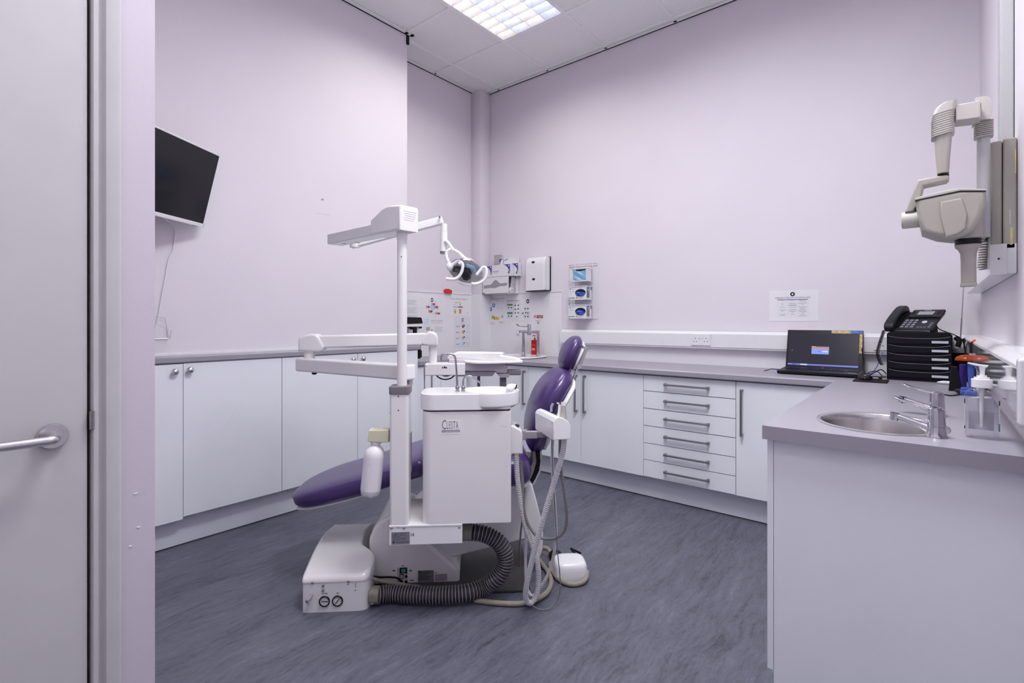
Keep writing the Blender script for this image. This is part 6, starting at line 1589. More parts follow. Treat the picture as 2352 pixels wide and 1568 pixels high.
t = MB(BLACKM).prism([(py0 + 0.01, tz1 + 0.0005), (py0 + 0.10, tz1 + 0.0005), (py0 + 0.085, zf0 + 0.05), (py0 + 0.008, zf0 - 0.006)], 'x', px0 + 0.012, px1 - 0.006, bev=0.002); part('stand', t, ph, 'black foot')
t = MB(STEEL).box(0.012, W - 0.004, -0.002, 0.001, -0.015, -0.0045, bev=0.001, M=MP); part('front_strip', t, pb_, 'bright front strip')
t = MB(LCD).box(W * 0.50, W * 0.83, Lp * 0.74, Lp * 0.92, 0.0095, 0.0104, M=MP); part('display', t, pb_, 'grey display')
t = MB(BLACK)
for k in range(4): t.box(W * (0.47 + 0.10 * k), W * (0.54 + 0.10 * k), Lp * 0.655, Lp * 0.685, 0.0095, 0.0115, M=MP)
for k in range(3):
    for s_ in (0.36, 0.90): t.box(W * s_, W * (s_ + 0.07), Lp * (0.75 + 0.07 * k), Lp * (0.785 + 0.07 * k), 0.0095, 0.0115, M=MP)
part('soft_key', t, pb_)
t = MB(LABELW).text('Yealink', MP @ Matrix.Translation((W * 0.58, Lp * 0.965, 0.0102)), 0.012, LABELW, 0.0002); part('lettering', t, pb_, None, 20)
KEY = mat('phone_key', (0.22, 0.22, 0.26), 0.4, var=0.0)
for r_ in range(4):
    for c_ in range(3):
        x = W * (0.32 + 0.105 * c_); y = Lp * (0.10 + 0.118 * r_)
        t = MB(KEY).box(x, x + W * 0.075, y, y + Lp * 0.075, 0, 0.003, bev=0.001, M=MP)
        part('key', t, pb_, 'grey key')
t = MB(LABELW).lathe([(0.012, 0), (0.012, 0.003), (0.006, 0.0035), (0.005, 0.002), (0, 0.002)], MP @ Vector((W * 0.76, Lp * 0.40, 0)), ns, 4 * 5, LABELW); part('navigation_key', t, pb_, 'pale navigation ring')
t = MB(BLACK)
for k in range(3): t.box(W * 0.90, W * 0.96, Lp * (0.12 + 0.10 * k), Lp * (0.16 + 0.10 * k), 0, 0.002, m=KEY, M=MP)
for k in range(3): t.box(W * (0.68 + 0.07 * k), W * (0.73 + 0.07 * k), Lp * 0.11, Lp * 0.135, 0, 0.002, m=KEY, M=MP)
part('function_key', t, pb_)
t = MB(PHONE)
hsx = W * 0.13
rg = []
for y, z, hw, hh in ((-0.012, 0.006, 0.012, 0.006), (-0.008, 0.008, 0.022, 0.014), (0.010, 0.014, 0.026, 0.020), (0.035, 0.026, 0.025, 0.014), (0.075, 0.034, 0.024, 0.011), (0.135, 0.036, 0.024, 0.012), (0.172, 0.030, 0.025, 0.018), (0.195, 0.018, 0.025, 0.024), (0.206, 0.012, 0.022, 0.020), (0.209, 0.010, 0.012, 0.010)):
    rg.append([MP @ Vector((hsx + a, y, z + b)) for a, b in rrect(-hw, hw, -hh, hh, min(hw, hh) * 0.55, 4)])
t.loft(rg, PHONE)
hs2 = part('handset', t, ph, 'black handset in its cradle', 50)
t = MB(BLACKM).box(W * 0.02, W * 0.26, 0.02, Lp * 0.98, -0.002, 0.010, M=MP, bev=0.002); part('cradle', t, pb_)
# coiled cord
t = MB(BLACK); pts = []
base = [Vector((px0 + 0.004, py0 - 0.004, zf0 - 0.004)), Vector((px0 - 0.004, py0 - 0.012, tz1 - 0.03)), Vector((px0 - 0.016, py0 - 0.014, tz1 - 0.075)), Vector((px0 - 0.024, py0 - 0.016, tz1 - 0.12)), Vector((px0 - 0.018, py0 - 0.016, tz1 - 0.155)), Vector((px0 - 0.004, py0 - 0.01, tz1 - 0.19))]
cl_ = resample(path(base, 12), 0.0006)
pitch = 0.0068
for k, p in enumerate(cl_):
    a = 2 * PI * (k * 0.0006) / pitch
    pts.append(p + Vector((0.0085 * math.cos(a), 0.0085 * math.sin(a), 0)))
t.tube(pts, 0.0017, BLACK, seg=6, smooth=False); part('coiled_cord', t, ph, 'coiled black cord hanging beside the drawers', 60)
t = MB(BLACK).tube([(px1 - 0.01, py0 + 0.09, zf0 + 0.02)] + [FPH.inverted() @ v for v in (onY(2160, 757, 3.60), onY(2190, 768, 3.60), onY(2205, 776, 3.60), onY(2214, 790, 3.60), onY(2217, 812, 3.60), onY(2216, 835, 3.62))], 0.0028, BLACK, seg=8); part('phone_lead', t, ph, 'black lead')

# loose leads between laptop and tower
def lead(pts, r, m, label, y=None, cat='cable', group='loose leads behind the laptop'):
    t = MB(m).tube([Vector(p) for p in pts], r, m, seg=8); return single('lead', t, label, cat, pts[0], group=group)
zq = TOPB + 0.004
lead([(lx1 - 0.005, 3.72, 1.07), (lx1 + 0.006, 3.70, 1.00), (lx1 + 0.010, 3.66, zq + 0.04), (lx1 + 0.03, 3.60, zq + 0.002), (lx1 + 0.07, 3.58, zq), (tx0 - 0.01, 3.62, zq)], 0.003, BLACK, 'black lead running down the back edge of the laptop lid')
lead([(lx1 + 0.03, 3.55, zq), (lx1 + 0.06, 3.53, zq + 0.02), (tx0 - 0.03, 3.56, zq + 0.045), (tx0 - 0.008, 3.60, zq + 0.02)], 0.0028, BLACK, 'black lead arching beside the drawer tower')
lead([(lx1 + 0.02, 3.50, zq), (lx1 + 0.05, 3.52, zq + 0.03), (tx0 - 0.05, 3.60, zq + 0.03), (tx0 - 0.03, 3.66, zq + 0.001)], 0.0026, BLACK, 'black lead crossing under the arching one')
lead([(tx0 - 0.03, 3.70, 1.05), (tx0 - 0.045, 3.66, 1.0), (tx0 - 0.055, 3.62, zq + 0.05), (tx0 - 0.075, 3.58, zq + 0.02), (lx1 + 0.04, 3.56, zq + 0.02)], 0.0022, BLUEPL, 'thin blue lead left of the drawer tower')
t = MB(BLACK).box(tx0 - 0.075, tx0 - 0.02, 3.47, 3.51, zq - 0.003, zq + 0.012, bev=0.003); t.box(tx0 - 0.06, tx0 - 0.035, 3.468, 3.471, zq + 0.002, zq + 0.007, m=LABELW)
single('power_adapter', t, 'small black adapter among the leads', 'adapter', (tx0 - 0.05, 3.49, TOPB + 0.001))

# radio with aerial, behind the right end of the tower
rx0, rx1 = onY(2193, 830, 3.66).x, onY(2226, 830, 3.66).x
rd = thing('radio', 'black radio with a tall thin aerial behind the drawer tower', 'radio', ((rx0 + rx1) / 2, 3.70, TOPB))
t = MB(BLACKM).box(tx1 + 0.004, rx1, 3.64, 3.76, TOPB + 0.0005, onY(2205, 806, 3.64).z, bev=0.006, seg=3); t.box(tx1 - 0.0 + 0.004, rx1 - 0.004, 3.63, 3.65, onY(2205, 806, 3.64).z - 0.010, onY(2205, 800, 3.64).z, m=GREYPL, bev=0.002); part('casing', t, rd)
q0, q1 = onY(2205, 804, 3.70), onY(2214, 640, 3.74)
t = MB(STEEL).cyl(q0, q0.lerp(q1, 0.45), 0.0042, STEEL, seg=10); t.cyl(q0.lerp(q1, 0.45), q1 + (q1 - q0) * 0.12, 0.0026, STEEL, seg=10); part('aerial', t, rd, 'thin steel aerial')
t = MB(BLACKM); 
t.tube([onY(2196, 776, 3.72), onY(2203, 783, 3.70), onY(2200, 795, 3.69)], 0.012, BLACKM); t.tube([onY(2215, 778, 3.73), onY(2219, 790, 3.72), onY(2218, 806, 3.70)], 0.011, BLACKM); part('cable_coil', t, rd, 'black coiled lead behind')

# black wedge stand, pens, bottle, curing light
yk_ = 3.12
a_ = onZ(2194, 900, TOPB)
t = MB(BLACKM)
p = [onY(2179, 897, yk_), onY(2212, 903, yk_), onY(2206, 872, yk_), onY(2199, 843, yk_), onY(2186, 841, yk_)]
t.prism([(v.x, max(v.z, TOPB + 0.0005)) for v in p], 'y', yk_, yk_ + 0.05, bev=0.003)
single('wedge_stand', t, 'black wedge shaped stand in front of the drawer tower', 'stand', (p[0].x + 0.02, yk_ + 0.02, TOPB))
c0, c1 = onZ(2206, 905, TOPB + 0.004), onZ(2156, 904, TOPB + 0.003)
t = MB(BLACK).tube([c0 + Vector((0.02, 0.05, 0.01)), c0, onZ(2185, 908, TOPB + 0.003), onZ(2170, 906, TOPB + 0.003), c1], 0.0028, BLACK, seg=8); t.ell((c0.x + 0.01, c0.y + 0.05, TOPB + 0.014), (0.03, 0.03, 0.013))
single('lead', t, 'black lead curled at the foot of the wedge stand', 'cable', c0)
y_ = 3.40
a_, b_ = onZ(2153, 878, TOPB + 0.009), onZ(2225, 880, TOPB + 0.009)
t = MB(DENTW); a_ = Vector((onY(2152, 878, 3.42).x, 3.42, TOPB + 0.010)); b_ = Vector((0.122, 3.42, TOPB + 0.010))
t.lathe([(0.002, 0), (0.006, 0.012), (0.009, 0.025), (0.0095, (b_ - a_).length)], a_, b_ - a_, 16, DENTW)
single('scaler_handpiece', t, 'white pointed handpiece lying before the drawer tower', 'handpiece', a_)
t = MB(NAVYPL); a_, b_ = onY(2203, 836, 3.30), onY(2220, 868, 3.30)
t.cyl(((a_.x + b_.x) / 2, 3.30, TOPB + 0.0005), ((a_.x + b_.x) / 2, 3.30, a_.z), (b_.x - a_.x) / 2, NAVYPL, seg=24, bev=0.003)
single('indigo_pot', t, 'indigo pot between the wedge stand and the curing light', 'pot', ((a_.x + b_.x) / 2, 3.30, TOPB))
yc = 3.00
cl2 = thing('curing_light', 'blue curing light with an orange shield and red tipped wand', 'curing light', (onY(2228, 905, yc).x, yc, TOPB))
bx_ = onY(2229, 900, yc).x
t = MB(BLUEPL)
a_, b_ = onY(2206, 889, yc), onY(2240, 917, yc)
t.box(onY(2205, 905, yc - 0.02).x, bx_ + 0.02, yc - 0.03, yc + 0.04, TOPB + 0.0005, TOPB + 0.022, bev=0.004, seg=3)
t.tube([(onY(2207, 890, yc).x, yc, onY(2207, 893, yc).z), (onY(2220, 893, yc).x, yc, onY(2220, 893, yc).z), (bx_ + 0.004, yc, onY(2230, 897, yc).z)], 0.008, BLUEPL)
part('stand', t, cl2, 'blue stand')
t = MB(BLUEPL); a_, b_ = onY(2222, 832, yc), onY(2240, 900, yc)
t.loft([[(x, y, z) for x, y in rrect(a_.x + o, a_.x + o + (b_.x - a_.x) * k, yc - 0.014, yc + 0.014, 0.009)] for z, o, k in ((TOPB + 0.02, 0.006, 0.6), (b_.z + 0.03, 0.003, 0.85), ((a_.z + b_.z) / 2 + 0.02, 0.0, 0.95), (a_.z + 0.004, 0, 1.0))], BLUEPL)
part('handle', t, cl2, 'blue handle')
t = MB(AMBER); q = onY(2223, 823, yc)
n = 30; rg = []
for r0, z in ((0.98, -0.006), (1.0, -0.002), (0.85, 0.004), (0.5, 0.009), (0.15, 0.010), (0.15, 0.0075), (0.5, 0.0065), (0.84, 0.0015), (0.97, -0.004)):
    rg.append([(q.x + 0.044 * r0 * math.cos(2 * PI * i / n), yc + 0.032 * r0 * math.sin(2 * PI * i / n), q.z + z * 1.6) for i in range(n)])
t.loft(rg, AMBER); part('shield', t, cl2, 'translucent orange shield', 60)
t = MB(BLACK).tube([onY(2230, 814, yc), onY(2230, 800, yc), onY(2231, 790, yc), onY(2236, 784, yc)], 0.0052, BLACK, seg=12); t.cyl(onY(2230, 818, yc), onY(2230, 811, yc), 0.007, STEEL)
wd_ = part('wand', t, cl2, 'black curved wand')
t = MB(REDPL).tube([onY(2234, 786, yc), onY(2238, 782.5, yc), onY(2241, 782, yc)], 0.0055, REDPL); part('wand_tip', t, wd_, 'red tip')
yv = 3.22
a_, b_ = onY(2243, 790, yv), onY(2254, 900, yv)
t = MB(DENTW).prism(rrect(a_.x, b_.x, yv, yv + 0.03, 0.004), 'z', TOPB + 0.0005, a_.z, bev=0.002); t.prism(rrect(a_.x - 0.025, a_.x + 0.001, yv + 0.004, yv + 0.026, 0.003), 'z', onY(2240, 818, yv).z, onY(2240, 807, yv).z)
single('white_bottle', t, 'slim white upright container behind the curing light', 'container', ((a_.x + b_.x) / 2, yv, TOPB))
t = MB(BLACK).tube([onZ(2262, 893, TOPB + 0.02), onZ(2280, 900, TOPB + 0.012), onZ(2288, 912, TOPB + 0.004), onZ(2290, 916, TOPB + 0.003)], 0.0026, BLACK, seg=8)
single('lead', t, 'black lead curving behind the hand gel bottle', 'cable', onZ(2262, 893, TOPB))
t = MB(HOSEW).tube([(0.115, 2.72, TOPB + 0.012), (0.14, 2.76, TOPB + 0.012), (0.175, 2.80, TOPB + 0.012)], 0.010, HOSEW)
single('white_hose_end', t, 'short white tube lying against the wall', 'tube', (0.12, 2.74, TOPB))

# hand gel
gc = onZ(2255, 1009, TOPB)
gx, gy = gc.x + 0.001, gc.y + 0.021
hg_ = thing('hand_gel', 'clear hand gel pump bottle beside the oval sink', 'bottle', (gx, gy, TOPB))
def gring(w, d, z, n=36, e=0.6): return [(gx + w * math.copysign(abs(math.cos(2 * PI * k / n)) ** e, math.cos(2 * PI * k / n)), gy + d * math.copysign(abs(math.sin(2 * PI * k / n)) ** e, math.sin(2 * PI * k / n)), TOPB + z) for k in range(n)]
z_s = onY(2255, 893, gy).z - TOPB
Wb, Db = 0.0365, 0.021
outer = [(0.030, 0.016, 0.0008), (0.035, 0.020, 0.003), (Wb, Db, 0.010), (Wb * 0.97, Db, 0.03), (Wb * 0.94, Db * 0.97, 0.06), (Wb * 0.98, Db, z_s - 0.018), (Wb * 0.95, Db * 0.95, z_s - 0.008), (0.026, 0.016, z_s - 0.001), (0.0135, 0.0135, z_s + 0.004), (0.0135, 0.0135, z_s + 0.010)]
t = MB(CLEAR).loft([gring(*o) for o in outer], CLEAR); gel_ = [gring(w - 0.002, d - 0.002, z + 0.002) for w, d, z in outer[1:5]] + [gring(Wb * 0.95 - 0.002, Db - 0.002, z_s * 0.52)]
gb_ = part('bottle', t, hg_, 'clear bottle half full of gel', 60)
t = MB(PAPERL)
zc_ = 0.055
for s_, m_ in ((-1, PAPERL), (1, PAPERL)):
    x_ = gx + s_ * Wb * 0.97
    t.box(x_ - 0.0006, x_ + 0.0006, gy - 0.010, gy + 0.010, TOPB + 0.022, TOPB + z_s - 0.03, m=m_)
    t.box(x_ - 0.0008, x_ + 0.0008, gy - 0.0102, gy + 0.004, TOPB + z_s - 0.042, TOPB + z_s - 0.030, m=INK)
    t.box(x_ - 0.0008, x_ + 0.0008, gy - 0.0102, gy + 0.010, TOPB + 0.024, TOPB + (0.045 if s_ > 0 else 0.032), m=GREENLBL if s_ > 0 else INK)
t.box(gx - Wb * 0.72, gx + Wb * 0.72, gy + Db * 0.99, gy + Db * 1.01, TOPB + 0.02, TOPB + z_s - 0.028, m=PAPERL)
part('label', t, gb_, 'white label with dark ends')
part('gel', MB(GEL).loft(gel_, GEL), gb_, 'clear gel half filling the bottle', 60)
t = MB(DENTW)
cz = TOPB + z_s + 0.004
t.cyl((gx, gy, cz), (gx, gy, cz + 0.024), 0.0225, DENTW, seg=32, bev=0.001); t.cyl((gx, gy, cz + 0.024), (gx, gy, cz + 0.029), 0.0165, DENTW, seg=28); t.cyl((gx, gy, cz + 0.028), (gx, gy, cz + 0.034), 0.011, DENTW, seg=24)
t.lathe([(0.0055, 0.0), (0.0055, 0.012), (0.007, 0.022), (0.008, 0.027), (0, 0.027)], (gx + 0.001, gy, cz + 0.033), seg=20, m=DENTW)
t.prism([(gx - 0.030, cz + 0.0655), (gx - 0.018, cz + 0.061), (gx + 0.010, cz + 0.056), (gx + 0.014, cz + 0.0625), (gx - 0.002, cz + 0.064), (gx - 0.028, cz + 0.0685)], 'y', gy - 0.007, gy + 0.007, bev=0.002)
t.cyl((gx, gy, TOPB + 0.03), (gx, gy, cz), 0.0035, DENTW, 0.006)
part('pump', t, hg_, 'white pump head')

# ---- oval sink and pillar taps
t = MB(SINKST); rg = []
for k, z in ((1.0, 0.0006), (1.0, 0.0025), (0.985, 0.0038), (0.955, 0.0042), (0.93, 0.0030), (0.905, -0.001), (0.885, -0.02), (0.865, -0.07), (0.82, -0.115), (0.70, -0.135), (0.30, -0.142), (0.05, -0.143)):
    rg.append([(SKC.x + SKA * k * math.cos(2 * PI * i / 72), SKC.y + SKB * k * math.sin(2 * PI * i / 72), TOPB + z) for i in range(72)])
t.loft(rg, SINKST, cap=False); tb_ = bmesh.new(); tb_.faces.new([tb_.verts.new(v) for v in rg[-1]]); t.add(tb_, SINKST)
sk = thing('sink', 'oval stainless steel sink set in the right-hand worktop', 'sink', (SKC.x, SKC.y, TOPB))
bo_ = part('bowl', t, sk, None, 60)
t = MB(CHROME).lathe([(0.028, 0), (0.028, 0.003), (0.02, 0.002), (0.0, 0.001)], (SKC.x, SKC.y, TOPB - 0.142), seg=24); part('waste', t, bo_)
def pillar_tap(x, y, label):
    r = thing('pillar_tap', label, 'tap', (x, y, TOPB), group='chrome pillar taps at the oval sink')
    t = MB(CHROME).lathe([(0.0, 0), (0.0275, 0), (0.0275, 0.002), (0.0245, 0.006), (0.0225, 0.018), (0.0215, 0.030), (0.0, 0.030)], (x, y, TOPB + 0.0005), seg=36)
    bb = part('base', t, r, None, 50)
    t = MB(CHROME).lathe([(0.0, 0), (0.0215, 0), (0.0215, 0.004), (0.0195, 0.044), (0.0185, 0.048), (0.0, 0.048)], (x, y, TOPB + 0.031), seg=36); t.cyl((x, y, TOPB + 0.078), (x, y, TOPB + 0.083), 0.012, CHROME, seg=24)
    part('cartridge', t, r, None, 50)
    t = MB(CHROME)
    rg = []
    for u in range(9):
        k = u / 8; px_ = x - 0.014 - 0.080 * k; pz_ = TOPB + 0.020 + 0.036 * k - 0.006 * k * k; w_ = 0.013 - 0.004 * k; h_ = 0.010 - 0.003 * k
        rg.append([(px_ + 0.3 * b, y + a, pz_ + b) for a, b in rrect(-w_, w_, -h_, h_, h_ * 0.8, 4)])
    t.loft(rg, CHROME); q = Vector((x - 0.092, y, TOPB + 0.050)); t.cyl(q + Vector((0.0, 0, 0.007)), q + Vector((-0.003, 0, -0.014)), 0.0115, CHROME, 0.0105, seg=24)
    part('spout', t, r, None, 50)
    t = MB(CHROME); rg = []
    for u in range(13):
        k = u / 12; px_ = x - 0.010 - 0.088 * k; pz_ = TOPB + 0.076 + 0.024 * k + 0.010 * max(0, k - 0.6); w_ = 0.007 + 0.001 * k + (0.006 * math.sin((k - 0.55) / 0.45 * PI) if k > 0.55 else 0); h_ = 0.0045 - 0.0018 * k
        w_ = w_ if k < 0.99 else 0.004
        rg.append([(px_, y + a, pz_ + b) for a, b in rrect(-w_, w_, -h_, h_, h_ * 0.9, 3)])
    t.loft(rg, CHROME); part('lever', t, r, 'paddle lever', 50)
pillar_tap(*onZ(2150, 1003, TOPB).to_2d(), 'chrome lever tap at the near end of the oval sink')
v = onZ(2152, 955, TOPB); pillar_tap(v.x, v.y, 'chrome lever tap at the far end of the oval sink')

# ------------------------------------------------------------------ x-ray unit on the right wall
YX = 2.08
def Y2(pts, y): return [(v.x, v.z) for v in (onY(a, b, y) for a, b in pts)]
xr = thing('xray_unit', 'beige dental x-ray head on a folded wall arm', 'x-ray unit', (XR, 2.26, 1.6))
a_, b_ = onY(2268, 327, 2.2), onY(2338, 575, 2.2)
t = MB(XRAY).box(a_.x + 0.006, onY(2302.5, 400, 2.2).x - 0.0008, 2.2, 2.34, b_.z, a_.z, bev=0.006, seg=3); t.box(onY(2303.5, 400, 2.2).x, XR - 0.001, 2.2, 2.34, b_.z + 0.004, a_.z + 0.004, bev=0.006, seg=3); t.box(a_.x + 0.012, XR - 0.002, 2.21, 2.33, b_.z + 0.01, a_.z - 0.006, m=BLACK); t.box(a_.x + 0.02, XR - 0.01, 2.205, 2.335, b_.z - 0.006, b_.z + 0.01, m=BLACK)
wb_ = part('wall_bracket', t, xr, 'tall beige wall bracket')
part('glue_stain', MB(STAINY).box(onY(2331, 400, 2.2).x, onY(2334, 400, 2.2).x, 2.1990, 2.2005, onY(2332, 398, 2.2).z, onY(2332, 342, 2.2).z), wb_)
t = MB(STAINY).box(onY(2320, 400, 2.2).x, onY(2326, 400, 2.2).x, 2.1992, 2.2005, onY(2322, 562, 2.2).z, onY(2322, 522, 2.2).z).box(onY(2318, 400, 2.2).x, onY(2322, 400, 2.2).x, 2.1992, 2.2005, onY(2322, 515, 2.2).z, onY(2322, 480, 2.2).z, m=XRAYL)
part('glue_stain', t, wb_, 'yellowed glue marks')
# rear column and its elbow
yq = 2.16
a_, b_ = onY(2243, 318, yq), onY(2275, 520, yq)
cx_, rx_ = (a_.x + b_.x) / 2, (b_.x - a_.x) / 2
t = MB(XGREY).cyl((cx_, yq, onY(2258, 545, yq).z), (cx_, yq, a_.z + 0.02), rx_, XGREY, seg=28); t.box(cx_ - 0.012, cx_ + 0.012, yq, 2.36, onY(2258, 540, yq).z, onY(2258, 500, yq).z, m=XRAY, bev=0.004); t.box(cx_ - 0.012, 0.15, 2.325, 2.36, onY(2258, 540, yq).z, onY(2258, 500, yq).z, m=XRAY, bev=0.004)
part('swivel_column', t, xr, 'pale grey vertical tube')
def bellows(cx, cy, z0, z1, r, n, name, lab, sq=0.012, taper=0.0):
    t = MB(XRAYL); rings = []
    for k in range(n):
        for f_, dr_ in ((0.0, 0.0), (0.35, 0.0045), (0.65, 0.0045), (1.0, 0.0)):
            z = z0 + (z1 - z0) * (k + f_) / n; rr = r * (1 - taper * (k + f_) / n) - 0.004 + dr_
            rings.append([(cx + x, cy + y, z) for x, y in rrect(-rr, rr, -rr * 1.15, rr * 1.15, rr * 0.55, 5)])
    t.loft(rings, XRAYL); return part(name, t, xr, lab, 25)
z0, z1 = onY(2256, 318, yq).z, onY(2256, 280, yq).z
bellows(cx_, yq, z0, z1, rx_ + 0.006, 9, 'bellows', 'ribbed rubber bellows')
t = MB(XRAYL).prism(Y2([(2233, 288), (2238, 283), (2272, 281), (2277, 262), (2277, 242), (2270, 231), (2258, 229), (2240, 233), (2236, 240), (2252, 246), (2252, 275), (2235, 284)], yq), 'y', yq - 0.035, yq + 0.04, bev=0.008, seg=3) ; part('elbow_cover', t, xr, 'rounded rear elbow', 40)
t = MB(XRAYL).prism(Y2([(2193, 246), (2250, 236), (2252, 273), (2246, 277), (2194, 283)], YX + 0.02), 'y', YX - 0.005, YX + 0.065, bev=0.005, seg=3); part('bridge_arm', t, xr, 'pale horizontal arm')
# front elbow bellows
fcx, fcw = onY(2165, 290, YX), (onY(2193, 290, YX).x - onY(2139, 290, YX).x) / 2
t = MB(XRAYL)
sec = [(313, 2138.5, 2193), (309, 2138.5, 2193.5), (305, 2139, 2193), (300, 2138, 2193.5), (296, 2139, 2193), (291, 2138, 2194), (287, 2139, 2194), (282, 2138, 2194.5), (277, 2140, 2194.5), (272, 2139, 2195), (267, 2141, 2195), (262, 2141, 2195), (257, 2144, 2196), (252, 2146, 2196), (248, 2149, 2198), (243, 2155, 2199), (240, 2163, 2199), (239, 2172, 2197)]
sec = [(313 - 2.5 * k, 2138.5 + max(0, k - 14) * 0.45, 2193 + max(0, k - 10) * 0.2) for k in range(21)] + [s_ for s_ in sec if s_[0] < 262]
rings = []
for k, (py_, xa, xb) in enumerate(sec):
    v0, v1 = onY(xa, py_ - 0.06 * (xa - 2165), YX), onY(xb, py_, YX)
    z = onY(2165, py_, YX).z; ins = 0.0030 if (k % 2 and k < 20) else 0
    rings.append([(x, YX + 0.02 + y, z + (x - v0.x) * 0.16) for x, y in rrect(v0.x + ins, v1.x - ins, -0.036 + ins, 0.036 - ins, 0.014, 4)])
t.loft(rings, XRAYL); part('bellows', t, xr, 'ribbed front bellows', 22)
t = MB(XRAY); rings = []
for py_, xa, xb in ((310, 2145, 2187), (330, 2147, 2186), (360, 2149, 2183), (399, 2152.5, 2180)):
    v0, v1 = onY(xa, py_, YX), onY(xb, py_, YX); rings.append([(x, YX + 0.02 + y, v0.z) for x, y in rrect(v0.x, v1.x, -0.03, 0.03, 0.012, 4)])
t.loft(rings, XRAY); part('front_arm', t, xr, 'tapering beige arm')
a_, b_ = onY(2153, 398, YX), onY(2180, 408, YX)
t = MB(BLACK).cyl(((a_.x + b_.x) / 2, YX + 0.02, b_.z), ((a_.x + b_.x) / 2, YX + 0.02, a_.z), (b_.x - a_.x) / 2, BLACK, seg=24); part('black_ring', t, xr, 'black collar')
yk2 = YX + 0.02
t = MB(XRAY).prism(Y2([(2108, 416), (2150, 408), (2172, 405), (2180, 407), (2180, 414), (2174, 419), (2122, 430), (2112, 470), (2098, 488), (2079, 490), (2098, 440)], yk2), 'y', yk2 - 0.025, yk2 + 0.03, bev=0.006, seg=3); part('yoke', t, xr, 'bent beige yoke', 40)
a_, b_ = onY(2071, 507, yk2), onY(2108, 503, yk2)
t = MB(XRAYL); t.lathe([(0, 0), (0.024, 0), (0.027, 0.004), (0.027, (b_ - a_).length + 0.01)], a_ + Vector((0.0, 0, 0)), b_ - a_, 28); part('pivot_drum', t, xr, 'pale pivot drum')
# tube head
t = MB(XRAY)
hp_o = Y2([(2101, 458), (2120, 452), (2206, 436), (2266, 436), (2264, 470), (2254, 500), (2236, 528), (2214, 542), (2190, 548), (2152, 544), (2116, 532), (2108, 500)], YX - 0.02)
t.prism(hp_o, 'y', YX - 0.03, YX + 0.12, bev=0.016, seg=4)
c0_, c1_ = onY(2190, 546, YX), onY(2262, 546, YX); rr_ = (c1_.x - c0_.x) / 2
t.cyl(((c0_.x + c1_.x) / 2, YX + 0.045, c0_.z - 0.002), ((c0_.x + c1_.x) / 2, YX + 0.045, onY(2226, 440, YX).z), rr_, XRAY, seg=36, bev=0.003); hd3 = part('tube_head', t, xr, 'beige tube head', 40)
t = MB(XRAYL).prism(Y2([(2100, 456), (2117, 450), (2150, 441), (2200, 431), (2268, 434), (2266, 438), (2206, 438), (2102, 460)], YX - 0.03), 'y', YX - 0.03, YX + 0.12, bev=0.003); t.prism(Y2([(2102, 460), (2206, 438), (2264, 438), (2264, 439.5), (2206, 439.5), (2102, 462)], YX - 0.03), 'y', YX - 0.0305, YX + 0.1205, m=BLACK); t.prism(Y2([(2132, 446), (2160, 436), (2196, 431), (2186, 434)], YX - 0.02), 'y', YX - 0.01, YX + 0.09, m=XRAYL); part('head_lid', t, hd3, 'pale head lid')
t = MB(XRAY).prism(Y2([(2160, 464), (2208, 455), (2212, 462), (2222, 492), (2218, 524), (2200, 538), (2172, 545), (2165, 520), (2158, 488)], YX - 0.03), 'y', YX - 0.038, YX + 0.02, bev=0.006, seg=2); part('head_panel', t, hd3, 'raised facet', 40)
a_, b_ = onY(2193, 548, YX), onY(2258, 560, YX); cxx, cr = (a_.x + b_.x) / 2, (b_.x - a_.x) / 2
yn_ = YX + 0.045
t = MB(BLACK)
for k in range(3): t.cyl((cxx, yn_, a_.z - 0.004 - 0.006 * k), (cxx, yn_, a_.z - 0.001 - 0.006 * k), cr, BLACK, seg=36)
t.cyl((cxx, yn_, b_.z), (cxx, yn_, a_.z + 0.01), cr - 0.003, BLACK, seg=36); part('cone_ring', t, xr, 'black ribbed ring')
zt3, zb3 = onY(2225, 560, YX).z, onY(2225, 655, YX).z
t = MB(XRAY); rings = []
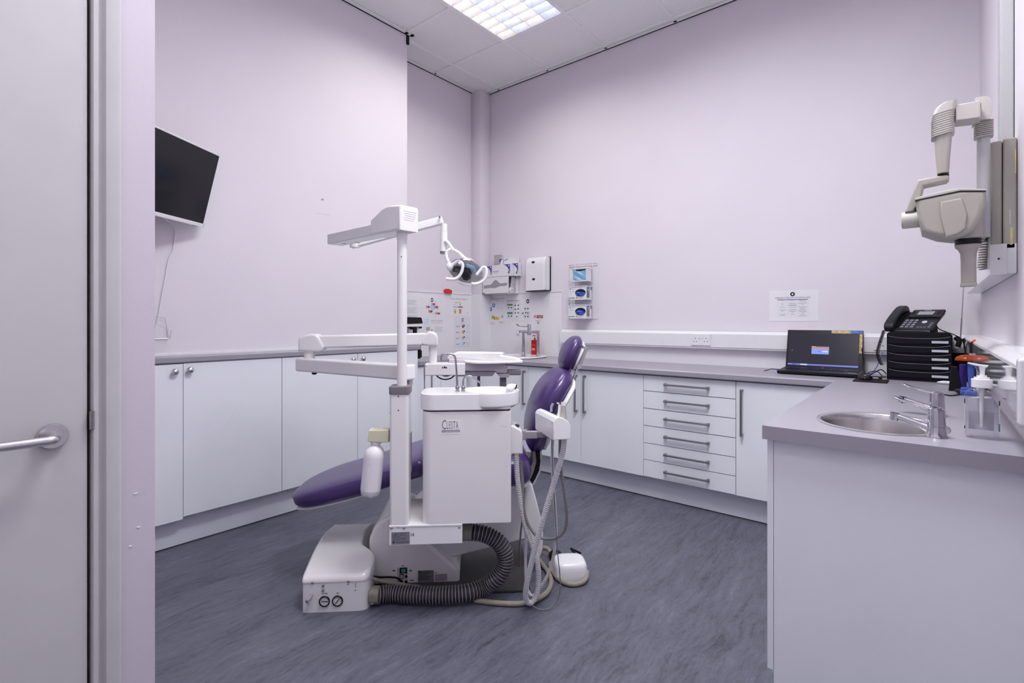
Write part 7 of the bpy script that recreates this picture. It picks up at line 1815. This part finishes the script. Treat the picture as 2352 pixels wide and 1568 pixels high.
for py_, xa, xb in ((561, 2193, 2258), (566, 2194, 2257), (571, 2201, 2250), (580, 2206.5, 2246), (600, 2207.5, 2245), (648, 2208, 2245)):
    v0, v1 = onY(xa, py_, YX), onY(xb, py_, YX); w_ = (v1.x - v0.x) / 2; rings.append([((v0.x + v1.x) / 2 + w_ * math.copysign(abs(math.cos(2 * PI * k / 32)) ** 0.75, math.cos(2 * PI * k / 32)), yn_ + w_ * math.copysign(abs(math.sin(2 * PI * k / 32)) ** 0.75, math.sin(2 * PI * k / 32)), v0.z) for k in range(32)])
t.loft(rings, XRAY)
v0, v1 = onY(2207, 648, YX), onY(2246, 656, YX); t.box(v0.x, v1.x, yn_ - (v1.x - v0.x) / 2, yn_ + (v1.x - v0.x) / 2, v1.z, v0.z, bev=0.003)
part('cone', t, xr, 'beige aiming cone', 40)
t = MB(XRAY); pts = []
q0, q1 = onY(2266, 552, 2.28), onY(2256, 618, 2.36)
for k in range(160):
    a = 2 * PI * k / 14; p_ = q0.lerp(q1, k / 159); r_ = 0.016 * (1 - 0.25 * k / 160)
    pts.append(p_ + Vector((r_ * math.cos(a), r_ * math.sin(a), 0)))
t.tube(pts, 0.0028, XRAY, seg=6, smooth=False); part('coiled_cable', t, xr, 'coiled beige cable', 60)

# ------------------------------------------------------------------ render look
wd2 = bpy.data.worlds.new('world'); SC.world = wd2; wd2.use_nodes = True
wd2.node_tree.nodes['Background'].inputs['Color'].default_value = (0.5, 0.5, 0.55, 1)
wd2.node_tree.nodes['Background'].inputs['Strength'].default_value = 0.02
vs_ = SC.view_settings
vs_.view_transform = 'Standard'; vs_.look = 'None'; vs_.gamma = 1.0; vs_.use_curve_mapping = False
vs_.exposure = EXPOSURE
SC.cycles.use_denoising = True
SC.cycles.max_bounces = 7; SC.cycles.diffuse_bounces = 4; SC.cycles.glossy_bounces = 3; SC.cycles.transmission_bounces = 5; SC.cycles.transparent_max_bounces = 10
SC.cycles.use_adaptive_sampling = True; SC.cycles.adaptive_threshold = 0.08; SC.cycles.adaptive_min_samples = 16
SC.cycles.caustics_reflective = False; SC.cycles.caustics_refractive = False
SC.cycles.sample_clamp_indirect = 8.0
